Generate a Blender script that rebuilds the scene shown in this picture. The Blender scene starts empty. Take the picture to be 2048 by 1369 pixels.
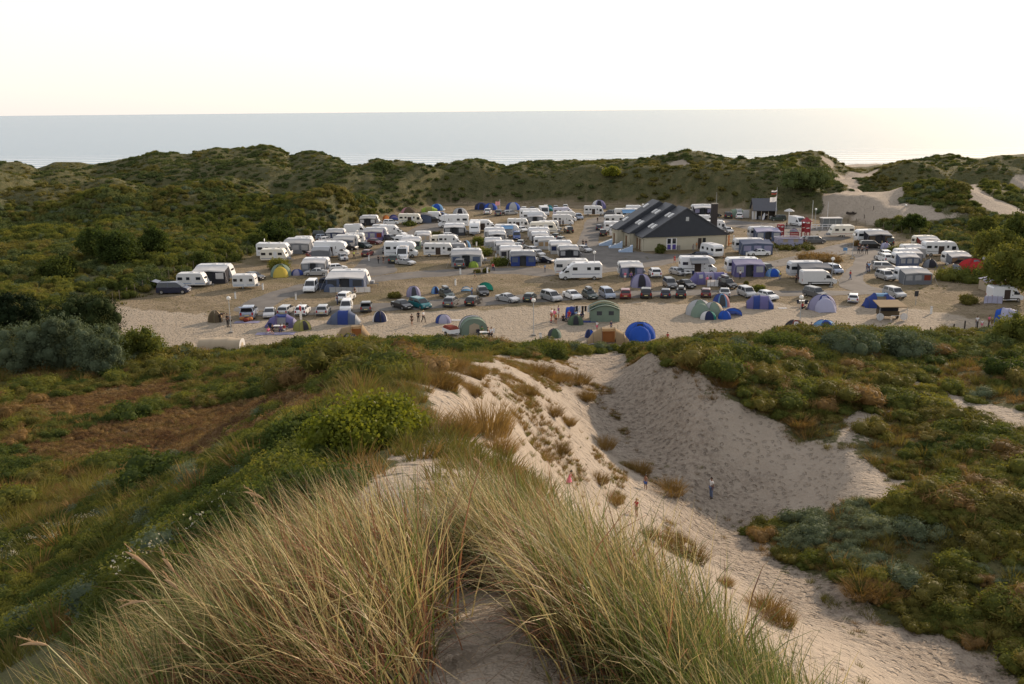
import bpy, bmesh, math, random
import numpy as np
from mathutils import Vector, Matrix
rad = math.radians
S = bpy.context.scene
COL = S.collection
# ------------------------------------------------------------------ camera
CAM_H = 28.0
F = 1900.0                       # focal length in pixels of the 2048 px wide frame
PITCH = math.atan(463.5 / F)
ROLL = rad(0.53)
cd = bpy.data.cameras.new('camera')
cam = bpy.data.objects.new('camera', cd)
COL.objects.link(cam)
cd.sensor_width = 36.0
cd.lens = 36.0 * F / 2048.0
cd.clip_start = 0.05
cd.clip_end = 60000.0
fw = Vector((0, math.cos(PITCH), -math.sin(PITCH)))
r0 = Vector((1, 0, 0))
u0 = Vector((0, math.sin(PITCH), math.cos(PITCH)))
rt = r0 * math.cos(ROLL) - u0 * math.sin(ROLL)
up = r0 * math.sin(ROLL) + u0 * math.cos(ROLL)
M4 = Matrix((( rt.x, up.x, -fw.x, 0), (rt.y, up.y, -fw.y, 0), (rt.z, up.z, -fw.z, CAM_H), (0, 0, 0, 1)))
cam.matrix_world = M4
S.camera = cam
# ------------------------------------------------------------------ sky, sun, exposure
SUN_EL, SUN_AZ = 17.0, 40.0      # degrees above the horizon; degrees right of the view direction (+Y)
world = bpy.data.worlds.new('World')
S.world = world
world.use_nodes = True
wn = world.node_tree
for n in list(wn.nodes): wn.nodes.remove(n)
wo = wn.nodes.new('ShaderNodeOutputWorld')
wb = wn.nodes.new('ShaderNodeBackground')
sk = wn.nodes.new('ShaderNodeTexSky')
sk.sky_type = 'NISHITA'
sk.sun_disc = False
sk.sun_elevation = rad(SUN_EL)
sk.sun_rotation = rad(SUN_AZ)
sk.altitude = 0
sk.air_density = 1.0
sk.dust_density = 1.2
sk.ozone_density = 1.0
# thin even evening overcast that whitens the whole sky alike
mx = wn.nodes.new('ShaderNodeMix'); mx.data_type = 'RGBA'
mx.inputs[7].default_value = (10.8, 10.2, 9.8, 1)
# the haze is densest towards the horizon and thins overhead, alike all round
tcw = wn.nodes.new('ShaderNodeTexCoord'); sxw = wn.nodes.new('ShaderNodeSeparateXYZ'); mrw = wn.nodes.new('ShaderNodeMapRange'); mrw.interpolation_type = 'SMOOTHERSTEP'
wn.links.new(tcw.outputs['Generated'], sxw.inputs[0]); wn.links.new(sxw.outputs[2], mrw.inputs[0])
mrw.inputs[1].default_value = 0.08; mrw.inputs[2].default_value = 0.75; mrw.inputs[3].default_value = 0.6; mrw.inputs[4].default_value = 0.4
wn.links.new(mrw.outputs[0], mx.inputs[0])
wn.links.new(sk.outputs[0], mx.inputs[6])
wn.links.new(mx.outputs[2], wb.inputs[0])
wb.inputs[1].default_value = 0.1
wn.links.new(wb.outputs[0], wo.inputs[0])
sd = bpy.data.lights.new('sun', 'SUN')
sun = bpy.data.objects.new('sun', sd)
COL.objects.link(sun)
sd.energy = 4.2
sd.angle = rad(0.6)
sd.color = (1.0, 0.78, 0.57)
SUNV = Vector((math.sin(rad(SUN_AZ)) * math.cos(rad(SUN_EL)), math.cos(rad(SUN_AZ)) * math.cos(rad(SUN_EL)), math.sin(rad(SUN_EL))))
sun.rotation_euler = SUNV.to_track_quat('Z', 'Y').to_euler()
sun.location = (120, 150, 120)
S.view_settings.view_transform = 'Standard'
S.view_settings.look = 'None'
S.view_settings.exposure = 0.4
S.view_settings.gamma = 1.0
S.view_settings.use_curve_mapping = False
S.render.engine = 'CYCLES'
S.cycles.max_bounces = 6
S.cycles.diffuse_bounces = 3
S.cycles.glossy_bounces = 2
S.cycles.transmission_bounces = 3
S.cycles.transparent_max_bounces = 6
S.cycles.use_denoising = True
rng = np.random.default_rng(11)
random.seed(5)

# ------------------------------------------------------------------ helpers
def ray(px, py):
    u, v = (px - 1024.0) / F, (684.5 - py) / F
    return fw + rt * u + up * v
def at_z(px, py, z=0.0):
    d = ray(px, py); t = (z - CAM_H) / d.z
    return Vector((d.x * t, d.y * t, z))
def at_d(px, py, D):
    """world point on the pixel's ray at horizontal depth y = D"""
    d = ray(px, py); t = D / d.y
    return Vector((d.x * t, D, CAM_H + d.z * t))

def tag(o, label=None, cat=None, group=None, kind=None):
    if label: o['label'] = label
    if cat: o['category'] = cat
    if group: o['group'] = group
    if kind: o['kind'] = kind
    return o
def link(name, me, parent=None, mat=None):
    o = bpy.data.objects.new(name, me)
    COL.objects.link(o)
    if parent is not None: o.parent = parent
    if mat is not None and me is not None and len(me.materials) == 0:
        me.materials.append(mat)
    return o
def empty(name, loc=(0, 0, 0), rz=0.0, sc=1.0):
    o = bpy.data.objects.new(name, None)
    COL.objects.link(o)
    o.empty_display_size = 0.3
    o.location = loc; o.rotation_euler = (0, 0, rz); o.scale = (sc, sc, sc)
    return o
def np_mesh(name, verts, faces, smooth=False, nper=None):
    """verts (n,3), faces (m,k) arrays"""
    me = bpy.data.meshes.new(name)
    verts = np.asarray(verts, np.float32); faces = np.asarray(faces, np.int32)
    m, k = faces.shape
    me.vertices.add(len(verts)); me.vertices.foreach_set('co', verts.ravel())
    me.loops.add(m * k); me.loops.foreach_set('vertex_index', faces.ravel())
    me.polygons.add(m)
    me.polygons.foreach_set('loop_start', np.arange(m, dtype=np.int32) * k)
    me.polygons.foreach_set('loop_total', np.full(m, k, np.int32))
    if smooth: me.polygons.foreach_set('use_smooth', np.ones(m, bool))
    me.update(calc_edges=True)
    return me
def add_attr(me, name, vals, typ='FLOAT'):
    a = me.attributes.new(name, typ, 'POINT')
    vals = np.asarray(vals, np.float32)
    if typ == 'FLOAT': a.data.foreach_set('value', vals.ravel())
    elif typ == 'FLOAT_VECTOR': a.data.foreach_set('vector', vals.ravel())
    elif typ == 'FLOAT_COLOR': a.data.foreach_set('color', vals.ravel())

class MB:
    """collects boxes, prisms, tubes ... and builds ONE mesh object"""
    def __init__(s): s.v = []; s.f = []
    def add(s, vs, fs):
        n = len(s.v); s.v += [tuple(v) for v in vs]; s.f += [tuple(i + n for i in f) for f in fs]; return s
    def box(s, x0, x1, y0, y1, z0, z1, bev=0.0):
        if bev <= 0:
            return s.add([(x0,y0,z0),(x1,y0,z0),(x1,y1,z0),(x0,y1,z0),(x0,y0,z1),(x1,y0,z1),(x1,y1,z1),(x0,y1,z1)],
                  [(3,2,1,0),(4,5,6,7),(0,1,5,4),(1,2,6,5),(2,3,7,6),(3,0,4,7)])
        b = bev
        return s.prism([(x0,z0),(x1,z0),(x1,z1-b),(x1-b,z1),(x0+b,z1),(x0,z1-b)], y0, y1)
    def prism(s, prof, y0, y1, ins=0.0):
        """profile in (x,z), counter-clockwise, extruded along y"""
        n = len(prof)
        vs = [(x, y0, z) for x, z in prof] + [(x, y1, z) for x, z in prof]
        fs = [tuple(range(n)), tuple(range(2*n-1, n-1, -1))]
        fs += [((i+1) % n, i, i+n, (i+1) % n + n) for i in range(n)]
        return s.add(vs, fs)
    def loft(s, rings, cap=True, closed=True):
        """rings: lists of equal-length point loops"""
        n = len(rings[0]); vs = [p for r in rings for p in r]; fs = []
        for k in range(len(rings) - 1):
            for i in range(n if closed else n - 1):
                a = k*n + i; b = k*n + (i+1) % n
                fs.append((a, b, b + n, a + n))
        if cap and closed:
            fs.append(tuple(range(n-1, -1, -1))); fs.append(tuple(range((len(rings)-1)*n, len(rings)*n)))
        return s.add(vs, fs)
    def tube(s, pts, r, n=6, r1=None):
        pts = [Vector(p) for p in pts]; rings = []
        for i, p in enumerate(pts):
            d = (pts[min(i+1, len(pts)-1)] - pts[max(i-1, 0)])
            if d.length < 1e-9: d = Vector((0,0,1))
            d.normalize()
            a = d.orthogonal().normalized() if i == 0 else (pa - d * pa.dot(d)).normalized()
            pa = a; b = d.cross(a)
            rr = r if r1 is None else r + (r1 - r) * i / max(1, len(pts)-1)
            rings.append([p + a*(rr*math.cos(2*math.pi*k/n)) + b*(rr*math.sin(2*math.pi*k/n)) for k in range(n)])
        return s.loft(rings)
    def disc(s, c, r, axis='y', h=0.1, n=14):
        c = Vector(c)
        ax = {'x': Vector((1,0,0)), 'y': Vector((0,1,0)), 'z': Vector((0,0,1))}[axis]
        return s.tube([c - ax*h/2, c + ax*h/2], r, n)
    def ball(s, c, r, n=10, m=6, sz=1.0):
        c = Vector(c); rings = []
        for j in range(1, m):
            t = math.pi * j / m
            rings.append([c + Vector((r*math.sin(t)*math.cos(2*math.pi*k/n), r*math.sin(t)*math.sin(2*math.pi*k/n), -r*sz*math.cos(t))) for k in range(n)])
        return s.loft(rings)
    def quad(s, a, b, c, d): return s.add([a, b, c, d], [(0,1,2,3)])
    def mesh(s, name, mat=None, smooth=False):
        me = bpy.data.meshes.new(name); me.from_pydata(s.v, [], s.f)
        if smooth:
            me.polygons.foreach_set('use_smooth', [True]*len(me.polygons))
        if mat: me.materials.append(mat)
        me.update(); return me
    def build(s, name, mat=None, parent=None, smooth=False, bevel=0.0):
        o = link(name, s.mesh(name, mat, smooth), parent)
        return o

# ------------------------------------------------------------------ materials
MATS = {}
def nodes_of(name):
    m = bpy.data.materials.new(name); m.use_nodes = True
    nt = m.node_tree; b = nt.nodes['Principled BSDF']
    return m, nt, b
def mat(name, col, rough=0.6, metal=0.0, spec=0.4, noise=0.12, nscale=3.0, coat=0.0, trans=0.0, bump=0.0):
    """plain surface with a little procedural unevenness"""
    if name in MATS: return MATS[name]
    m, nt, b = nodes_of(name)
    b.inputs['Roughness'].default_value = rough
    b.inputs['Metallic'].default_value = metal
    b.inputs['Specular IOR Level'].default_value = spec
    b.inputs['Coat Weight'].default_value = coat
    tc = nt.nodes.new('ShaderNodeTexCoord')
    nz = nt.nodes.new('ShaderNodeTexNoise'); nz.inputs['Scale'].default_value = nscale; nz.inputs['Detail'].default_value = 4
    nt.links.new(tc.outputs['Object'], nz.inputs['Vector'])
    cr = nt.nodes.new('ShaderNodeMix'); cr.data_type = 'RGBA'
    c = list(col) + [1] if len(col) == 3 else list(col)
    lo = [max(0, x * (1 - noise)) for x in c[:3]] + [1]; hi = [min(1, x * (1 + noise)) for x in c[:3]] + [1]
    cr.inputs[6].default_value = lo; cr.inputs[7].default_value = hi
    nt.links.new(nz.outputs['Fac'], cr.inputs[0]); nt.links.new(cr.outputs[2], b.inputs['Base Color'])
    if bump:
        bp = nt.nodes.new('ShaderNodeBump'); bp.inputs['Strength'].default_value = bump; bp.inputs['Distance'].default_value = 0.05
        nt.links.new(nz.outputs['Fac'], bp.inputs['Height']); nt.links.new(bp.outputs[0], b.inputs['Normal'])
    if trans:
        tr = nt.nodes.new('ShaderNodeBsdfTranslucent'); ms = nt.nodes.new('ShaderNodeMixShader')
        nt.links.new(cr.outputs[2], tr.inputs[0]); ms.inputs[0].default_value = trans
        nt.links.new(b.outputs[0], ms.inputs[1]); nt.links.new(tr.outputs[0], ms.inputs[2])
        nt.links.new(ms.outputs[0], nt.nodes['Material Output'].inputs[0])
    MATS[name] = m
    return m
# ------------------------------------------------------------------ terrain height
def vnoise(x, y, seed=0):
    """value noise, vectorised"""
    xi = np.floor(x).astype(np.int64); yi = np.floor(y).astype(np.int64)
    xf = x - xi; yf = y - yi
    u = xf*xf*xf*(xf*(xf*6-15)+10); v = yf*yf*yf*(yf*(yf*6-15)+10)
    def h(a, b):
        n = (a * 374761393 + b * 668265263 + seed * 974634777) & 0xFFFFFFFF
        n = ((n ^ (n >> 13)) * 1274126177) & 0xFFFFFFFF
        return ((n ^ (n >> 16)) & 0xFFFF) / 65535.0
    a = h(xi, yi); b = h(xi+1, yi); c = h(xi, yi+1); d = h(xi+1, yi+1)
    return (a*(1-u)+b*u)*(1-v) + (c*(1-u)+d*u)*v
def fbm(x, y, oct=4, seed=0, gain=0.5):
    s = 0.0; a = 1.0; t = 0.0
    for i in range(oct):
        s = s + a * (vnoise(x, y, seed+i) - 0.5); t += a
        x = x*2.03 + 17.1; y = y*2.03 + 5.7; a *= gain
    return s / t * 2.0
def sstep(a, b, x):
    t = np.clip((x - a) / (b - a), 0, 1); return t*t*(3-2*t)

# control points of the near dunes: pixel + either depth ('d') or height ('z')
CP = []
def cpd(px, py, D): p = at_d(px, py, D); CP.append(tuple(p))
def cpz(px, py, z): p = at_z(px, py, z); CP.append(tuple(p))
def cpw(x, y, z): CP.append((x, y, z))
for a in [(950,1345,2.9),(870,1150,4.6),(840,960,9.5),(900,880,15),(970,850,19),(880,765,37),(890,735,60),(940,716,80)]: cpd(*a)
cpw(0,0,26.4); cpw(0,-4,26.2); cpw(-0.8,3,26.0); cpw(-1.6,3.0,25.5); cpw(-3.4,3.6,24.2); cpw(0.6,3,26.0); cpw(1.3,3,25.5); cpw(3.2,3.8,23.6)
cpw(-1.2,5,25.1); cpw(-2.2,8.5,23.6); cpw(0.9,5,25.2); cpw(2.0,7,23.4); cpw(5,6,22.0); cpw(4.2,9,21.0); cpw(-5,5,23.0); cpw(-8,4,21.4)
cpw(0,-12,24); cpw(20,-15,15); cpw(-20,-15,16); cpw(0,-45,12); cpw(50,-40,5); cpw(-50,-40,6); cpw(12,-3,20); cpw(-12,-3,21)
# left slope and valley
for a in [(750,860,26),(650,905,21),(560,960,16),(600,790,46),(700,760,52),(480,900,31),(300,1010,31),(100,1110,29),(0,1290,19),(200,1180,21),(380,1060,20)]: cpd(*a)
for a in [(300,850,5.4),(300,900,5.8),(100,810,4.4),(0,950,6.5),(450,820,5.2),(150,760,3.4),(550,745,4.2),(400,745,3.0),(300,725,2.4),(100,705,2.2),(0,740,2.8),(620,705,2.4),(750,703,2.2),(480,712,0.7)]: cpz(*a)
# ridge spur, lit slope and blow-out
for a in [(1137,975,50),(1050,900,41),(1100,810,64),(1000,775,58),(960,820,38),(1020,850,45)]: cpd(*a)
for a in [(1150,745,3.6),(1060,715,3.2),(1000,706,2.4),(1200,850,2.6),(1250,930,2.6),(1350,1020,2.0),(1272,1038,4.6),(1210,700,0.5),(1225,760,1.4),
          (1421,998,0.1),(1500,960,0.9),(1350,900,2.2),(1500,1060,0.5),(1650,1000,1.3),(1580,930,1.7),(1290,830,2.6),(1420,900,3.2),(1560,900,3.0),(1690,960,3.0),(1790,1000,3.2)]: cpz(*a)
for a in [(1300,701,85.1),(1420,740,76.1),(1360,718,81),(1370,702,92),(1440,706,90),(1480,770,75),(1560,806,74.1),(1690,880,67.7),(1800,950,63.7)]: cpd(*a)
cpz(1860,1010,3.4)
for a in [(1400,1200,38),(1400,1300,29),(1560,1330,31),(1700,1320,37),(1460,1345,21),(1250,1130,40),(1330,1110,45),(1500,1180,45),(1200,1060,42),(1600,1362,20)]: cpd(*a)
for a in [(1650,1200,2.0),(1800,1300,2.4),(1950,1366,2.0),(1560,1120,1.3),(1700,1130,2.6),(1900,1090,3.2),(2040,1150,3.4),(2040,1290,2.6)]: cpz(*a)
# right hinterland
for a in [(1700,690,2.8),(1600,680,2.4),(1500,690,2.6),(1850,680,2.2),(2000,690,2.2),(1850,760,3.6),(1700,770,4.0),(1600,740,4.2),(1950,830,3.2),(1720,835,3.4),(2040,760,3.6),(2040,900,4.0),(1900,900,3.8),(1950,985,4.2)]: cpz(*a)
for a in [(55,40,3.5),(70,20,4),(62,75,4.5),(78,100,3.5),(40,15,8),(30,28,4.0),(25,10,9),(-62,55,6),(-45,22,11),(-75,85,4),(-90,100,3),(-75,30,9),(24,35,3.4),(14,26,8)]: cpw(*a)
# foot of the bank along the camp's near edge
for a in [(280,700),(420,700),(560,690),(700,683),(850,680),(1000,688),(1120,690),(1260,690),(1400,680),(1550,668),(1700,655),(1850,668),(2040,655)]: cpz(a[0], a[1] - 12, 0.0)
CPA = np.array(CP)
# near coords are compressed with distance so that close detail and far detail weigh alike
def warp(x, y):
    r = np.sqrt(x*x + y*y); k = np.log1p(r / 10.0) * 10.0 / np.maximum(r, 1e-6)
    return x * k, y * k
wx, wy = warp(CPA[:, 0], CPA[:, 1])
RC = 0.7
def kern(d2): return -np.sqrt(d2 + RC*RC)
A = kern((wx[:, None] - wx)**2 + (wy[:, None] - wy)**2)
n_ = len(wx)
Pm = np.c_[np.ones(n_), wx, wy]
A2 = np.zeros((n_+3, n_+3)); A2[:n_, :n_] = A + np.eye(n_)*0.10; A2[:n_, n_:] = Pm; A2[n_:, :n_] = Pm.T
W_ = np.linalg.solve(A2, np.r_[CPA[:, 2], np.zeros(3)])
def z_near(x, y):
    sh = x.shape; a, b = warp(x.ravel(), y.ravel()); out = np.empty(a.size)
    for i in range(0, a.size, 40000):
        aa, bb = a[i:i+40000], b[i:i+40000]
        out[i:i+40000] = kern((aa[:, None]-wx)**2 + (bb[:, None]-wy)**2) @ W_[:n_] + W_[n_] + W_[n_+1]*aa + W_[n_+2]*bb
    return out.reshape(sh)

# camp outline on the plane z=0 (pixels on the photo)
CAMP_PX = [(215,612),(330,578),(410,545),(520,507),(640,468),(740,440),(800,424),(900,407),(1000,403),(1200,405),(1340,408),(1480,418),(1600,425),(1700,440),(1800,468),
           (1900,500),(1985,545),(2060,580),(2200,640),(2200,672),(2040,664),(1850,676),(1700,666),(1550,676),(1400,688),(1260,698),(1120,699),(1000,695),(850,688),(700,690),(560,698),(420,707),(280,706),(225,670)]
CAMP = np.array([tuple(at_z(a, b))[:2] for a, b in CAMP_PX])
def in_poly(x, y, P):
    r = np.zeros(x.shape, bool); j = len(P) - 1
    for i in range(len(P)):
        xi, yi = P[i]; xj, yj = P[j]
        c = ((yi > y) != (yj > y)) & (x < (xj - xi) * (y - yi) / (yj - yi + 1e-12) + xi)
        r ^= c; j = i
    return r
def poly_dist(x, y, P, closed=True):
    d = np.full(x.shape, 1e9); n = len(P)
    for i in range(n if closed else n-1):
        a = P[i]; b = P[(i+1) % n]; e = b - a; L = e @ e
        t = np.clip(((x-a[0])*e[0] + (y-a[1])*e[1]) / max(L, 1e-9), 0, 1)
        d = np.minimum(d, np.hypot(x - a[0] - t*e[0], y - a[1] - t*e[1]))
    return d
def sd_poly(x, y, P):
    """signed distance, positive inside"""
    return np.where(in_poly(x, y, P), 1, -1) * poly_dist(x, y, P)

# far dune ridges: crest line in pixels at a given depth, front and back half-width, in metres
RIDGES = [
 (385, 34, 45, [(-300,330),(-150,345),(0,352),(60,349),(110,329),(160,330),(185,336),(230,328),(280,318),(310,308),(350,312),(375,311),(390,303),(430,295),(460,299),(490,297),(530,290),(560,298),(583,317),(600,306),(640,308),(680,325),(700,334),(730,330),(755,321),(790,332),(830,336),(900,337),(960,333),(1000,336),(1090,334),(1110,326),(1140,322),(1200,326),(1290,325),(1330,316),(1355,311),(1385,321),(1420,326),(1490,326),(1560,316),(1600,308),(1640,306),(1665,318),(1685,333),(1700,341),(1730,342),(1750,336),(1790,327),(1850,319),(1900,312),(1960,322),(2000,316),(2048,309),(2200,305),(2350,315)]),
 (330, 30, 34, [(-200,340),(-60,346),(0,350),(40,358),(75,378),(110,398),(200,392),(300,378),(380,352),(430,340),(480,343),(540,352),(590,371),(640,388),(700,372),(760,350),(800,360),(860,366),(910,350),(960,344),(1020,352),(1100,348),(1180,352),(1260,349),(1330,352),(1420,347),(1500,350),(1560,340),(1620,334),(1650,350),(1668,380),(1684,402),(1722,402),(1742,384),(1762,362),(1790,354),(1850,352),(1900,362),(1940,372),(1980,360),(2048,350),(2200,345)]),
 (285, 20, 26, [(-100,372),(0,378),(60,392),(130,418),(330,414),(420,398),(480,394),(560,402),(620,384),(665,371),(700,388),(745,410),(800,398),(850,392),(920,396),(1000,390),(1060,378),(1120,377),(1200,384),(1290,398),(1360,392),(1440,375),(1500,366),(1560,352),(1625,365),(1650,400),(1670,432),(1760,434),(1850,434),(1900,425),(1960,420),(1990,422),(2048,420),(2200,400)]),
]
def ridge_eval(x, y):
    out = np.zeros(x.shape)
    for D, wf, wb_, pts in RIDGES:
        q = [at_d(a, b, D) for a, b in pts]
        sx = np.array([p.x / D for p in q]); sz = np.array([p.z for p in q])
        s = x / np.maximum(y, 1.0)
        Dl = D + 18 * fbm(s * 7.0, s*0 + D, 3, int(D))       # the crest wanders in depth
        zc = np.interp(s, sx, sz)
        zs = np.interp(s - 0.005, sx, sz)*0.25 + np.interp(s + 0.005, sx, sz)*0.25 + zc*0.5
        dd = y - Dl
        gul = 1 + 0.55 * fbm(x/13, y/40, 3, int(D)+5)        # spurs and gullies on the flanks
        w = np.where(dd < 0, wf, wb_) * gul
        prof = np.exp(-np.abs(dd / w)**1.7)
        h = np.where(prof > 0.93, zc, zs) * prof
        h = zc * prof**1.0 * 0.5 + zs * prof * 0.5
        out = np.where(h > out, h, out)
    return out
_rb = np.random.default_rng(3)
BUMPS = []
for _k in range(190):
    by = _rb.uniform(236, 372); bx = _rb.uniform(-0.66, 0.66)*by; br = _rb.uniform(7, 17)
    if -0.1 < (bx/by - 0.357) < 0.06 and by > 225: continue          # keep the beach path open
    BUMPS.append((bx, by, br*_rb.uniform(.8, 1.5), br, br*_rb.uniform(.34, .56)))
def bumps(x, y):
    """rounded hummocks with steeper crowns"""
    out = np.zeros(x.shape)
    for bx, by, rx, ry, bh in BUMPS:
        m = (np.abs(x-bx) < 2.4*rx) & (np.abs(y-by) < 2.4*ry)
        if not m.any(): continue
        d2 = ((x[m]-bx)/rx)**2 + ((y[m]-by)/ry)**2
        out[m] = np.maximum(out[m], bh*np.exp(-d2**0.85*1.2))
    return out
def height(x, y):
    x = np.asarray(x, float); y = np.asarray(y, float)
    sd = sd_poly(x, y, CAMP)
    camp_w = sstep(-7.0, 0.5, sd)                       # 1 inside the camp
    zn = z_near(x, y)
    near_w = 1 - sstep(104, 135, y)
    fr = ridge_eval(x, y)
    left_th = 1.4 + 2.2 * fbm(x/26, y/26, 3, 40)        # rolling ground under the thicket
    rr = np.hypot(x, y)
    base_far = np.clip(left_th, -1, 4)
    hum = fbm(x/9, y/9, 4, 7) * 0.5 + fbm(x/34, y/34, 3, 9) * 0.9
    farz = np.maximum(base_far, fr) + hum * sstep(225, 290, y) * (1.5 - 0.9*sstep(330, 375, y)) + (0.42-np.abs(fbm(x/30, y/36, 4, 77)))*8.0*sstep(215, 265, y)*(1-sstep(330,372,y)*0.75)
    farz = np.maximum(base_far*0.6, farz)
    bk = bumps(x, y) if (y > 230).any() else 0
    farz = farz + bk*(1 - sstep(318, 372, y)*0.85)*np.clip(1.15 - farz/16, 0.25, 1)
    z = zn * near_w + farz * (1 - near_w)
    # small hummocks on the near dunes (not on the standing spot)
    z = z + (fbm(x/3.2, y/3.2, 4, 21) * 0.28 + fbm(x/11, y/11, 3, 23) * 0.4) * sstep(10, 30, rr) * near_w
    z = z * (1 - camp_w)
    # the shore
    shore = sstep(440, 600, y)
    z = z * (1 - shore) + (-9.5) * shore
    return z

print('fit', np.abs(z_near(CPA[:,0],CPA[:,1])-CPA[:,2]).round(2).max(), [(tuple(CPA[i].round(1)), round(float(z_near(CPA[i:i+1,0],CPA[i:i+1,1])[0]-CPA[i,2]),2)) for i in np.argsort(-np.abs(z_near(CPA[:,0],CPA[:,1])-CPA[:,2]))[:12]])
# ------------------------------------------------------------------ polar height grid
AZ = np.r_[np.arange(-180, -40, 3.0), np.arange(-40, -33, 0.5), np.arange(-33, 33.01, 0.115), np.arange(33.5, 40, 0.5), np.arange(40, 180, 3.0)]
AZ = np.radians(np.unique(np.round(AZ, 4)))
LR = np.arange(math.log(0.5), math.log(650.0), 0.0108)
RR = np.exp(LR)
AA, RG = np.meshgrid(AZ, RR)
GX, GY = RG*np.sin(AA), RG*np.cos(AA)
GZ = height(GX, GY)
def hgt(x, y):
    """bilinear look-up of the built ground"""
    x = np.asarray(x, float); y = np.asarray(y, float)
    r = np.clip(np.hypot(x, y), RR[0], RR[-1]*0.999); a = np.clip(np.arctan2(x, y), AZ[0], AZ[-1] - 1e-6)
    fr = (np.log(r) - LR[0]) / 0.0108; i = np.clip(fr.astype(int), 0, len(LR)-2); fr = fr - i
    j = np.clip(np.searchsorted(AZ, a, 'right') - 1, 0, len(AZ)-2); fa = (a - AZ[j]) / (AZ[j+1] - AZ[j])
    return (GZ[i, j]*(1-fa) + GZ[i, j+1]*fa)*(1-fr) + (GZ[i+1, j]*(1-fa) + GZ[i+1, j+1]*fa)*fr
_TS = np.exp(np.linspace(math.log(1.0), math.log(640.0), 1800))
def hit(px, py):
    """where the pixel's ray meets the ground"""
    d = ray(px, py); dd = np.array([d.x, d.y, d.z]) / d.y
    P = _TS[:, None] * dd
    g = hgt(P[:, 0], P[:, 1]); z = CAM_H + P[:, 2]
    k = np.argmax(z < g)
    if not (z < g).any(): k = len(_TS) - 1
    if k > 0:
        f0 = z[k-1] - g[k-1]; f1 = z[k] - g[k]; t = f0 / (f0 - f1 + 1e-9)
        p = P[k-1] + (P[k] - P[k-1]) * t
    else: p = P[0]
    return Vector((p[0], p[1], float(hgt(p[0], p[1]))))
def hits(pts): return np.array([tuple(hit(a, b))[:2] for a, b in pts])

# ------------------------------------------------------------------ what covers the ground (outlines on the ground plan)
def px_poly(pts): return hits(pts)
SAND_POLYS = [
 hits([(872,800),(905,738),(950,722),(1000,708),(1060,722),(1110,722),(1180,708),(1240,702),(1300,710),(1340,735),(1400,770),(1450,790),(1500,815),(1570,860),(1640,885),(1720,908),(1790,960),(1800,1000),(1700,1012),(1560,1040),(1500,1062),(1560,1120),(1640,1170),(1720,1205),(1800,1245),(1900,1290),(2040,1345)]).tolist()
   + [(22,30),(14,22),(9.5,17),(7.0,12),(5.0,8.5),(2.4,7.4),(0.6,8.4),(-0.5,10.5),(-1.1,14),(-1.5,19),(-1.95,24),(-2.7,32),(-3.5,42)],
 [(-0.6,1.2),(1.0,1.2),(0.75,2.6),(0.5,3.6),(0.1,4.6),(-0.45,5.6),(-0.55,7.2),(-0.35,8.4),(-0.2,10.5),(-0.5,13),(-1.4,14),(-2.0,11),(-1.9,8),(-1.2,6.2),(-0.8,5),(-0.75,3.6),(-0.55,2.4)],
 hits([(1680,830),(1730,825),(1728,880),(1700,900),(1685,880)]).tolist(),
 hits([(1930,812),(1990,806),(2060,822),(2060,862),(1990,850)]).tolist(),
 hits([(1668,350),(1690,340),(1752,338),(1735,360),(1722,378),(1795,402),(1925,436),(1905,452),(1700,450),(1620,448),(1650,420),(1680,385)]).tolist(),
 hits([(1950,360),(1985,372),(2010,398),(2048,412),(2048,432),(2000,436),(1965,428),(1935,404),(1945,380)]).tolist(), hits([(2010,352),(2048,350),(2060,372),(2020,368)]).tolist(),
 hits([(1330,320),(1370,318),(1375,330),(1330,334)]).tolist(),
 hits([(1640,310),(1672,330),(1655,335),(1630,318)]).tolist(),
]
SAND_POLYS = [np.array(p) for p in SAND_POLYS]
PATHS = [(hits([(1725,832),(1800,832),(1890,838),(1940,850),(2030,868)]), 0.7), (hits([(1905,838),(1925,800),(1890,780),(1840,770)]), 0.5)]
HEATH = [hits([(60,900),(250,850),(420,820),(520,800),(560,840),(480,870),(380,900),(300,905),(200,905)]), hits([(80,815),(200,790),(330,775),(300,800),(160,830)])]
CAMP_SAND = np.array([tuple(at_z(a, b))[:2] for a, b in [(200,612),(330,622),(470,640),(640,640),(780,628),(900,622),(1200,608),(1500,606),(1720,612),(1850,620),(1960,640),(2100,660),(2100,700),(200,720)]])
def cover(x, y):
    wxx = x + fbm(x/1.7, y/1.7, 3, 61)*0.9*np.clip(np.hypot(x,y)/25, 0.12, 1.6); wyy = y + fbm(x/1.7, y/1.7, 3, 65)*0.9*np.clip(np.hypot(x,y)/25, 0.12, 1.6)
    wf = fbm(x/14, y/20, 4, 71)*7; wg = fbm(x/14, y/20, 4, 73)*9
    sand = np.zeros(x.shape)
    for i, P in enumerate(SAND_POLYS):
        sof = 0.25 if i == 1 else (1.5 if i < 4 else 3.0)
        sand = np.maximum(sand, sstep(-sof, sof, sd_poly(wxx, wyy, P) if i < 4 else sd_poly(wxx + wf, wyy + wg, P)))
    for P, w in PATHS:
        sand = np.maximum(sand, 1 - sstep(w*0.5, w*1.4, poly_dist(wxx, wyy, P, False)))
    camp = sstep(-1.2, 0.8, sd_poly(wxx, wyy, CAMP))
    csand = camp * sstep(-2.5, 2.5, sd_poly(wxx, wyy, CAMP_SAND))
    heath = np.zeros(x.shape)
    for P in HEATH: heath = np.maximum(heath, sstep(-5, 4, sd_poly(wxx, wyy, P)))
    beach = sstep(410, 440, y)
    return sand, camp, csand, heath, beach
c_sand, c_camp, c_csand, c_heath, c_beach = cover(GX, GY)
TROD = hits([(1215,705),(1235,780),(1270,860),(1340,940),(1440,1030),(1530,1110),(1660,1190),(1800,1262),(1960,1340)])
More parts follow.
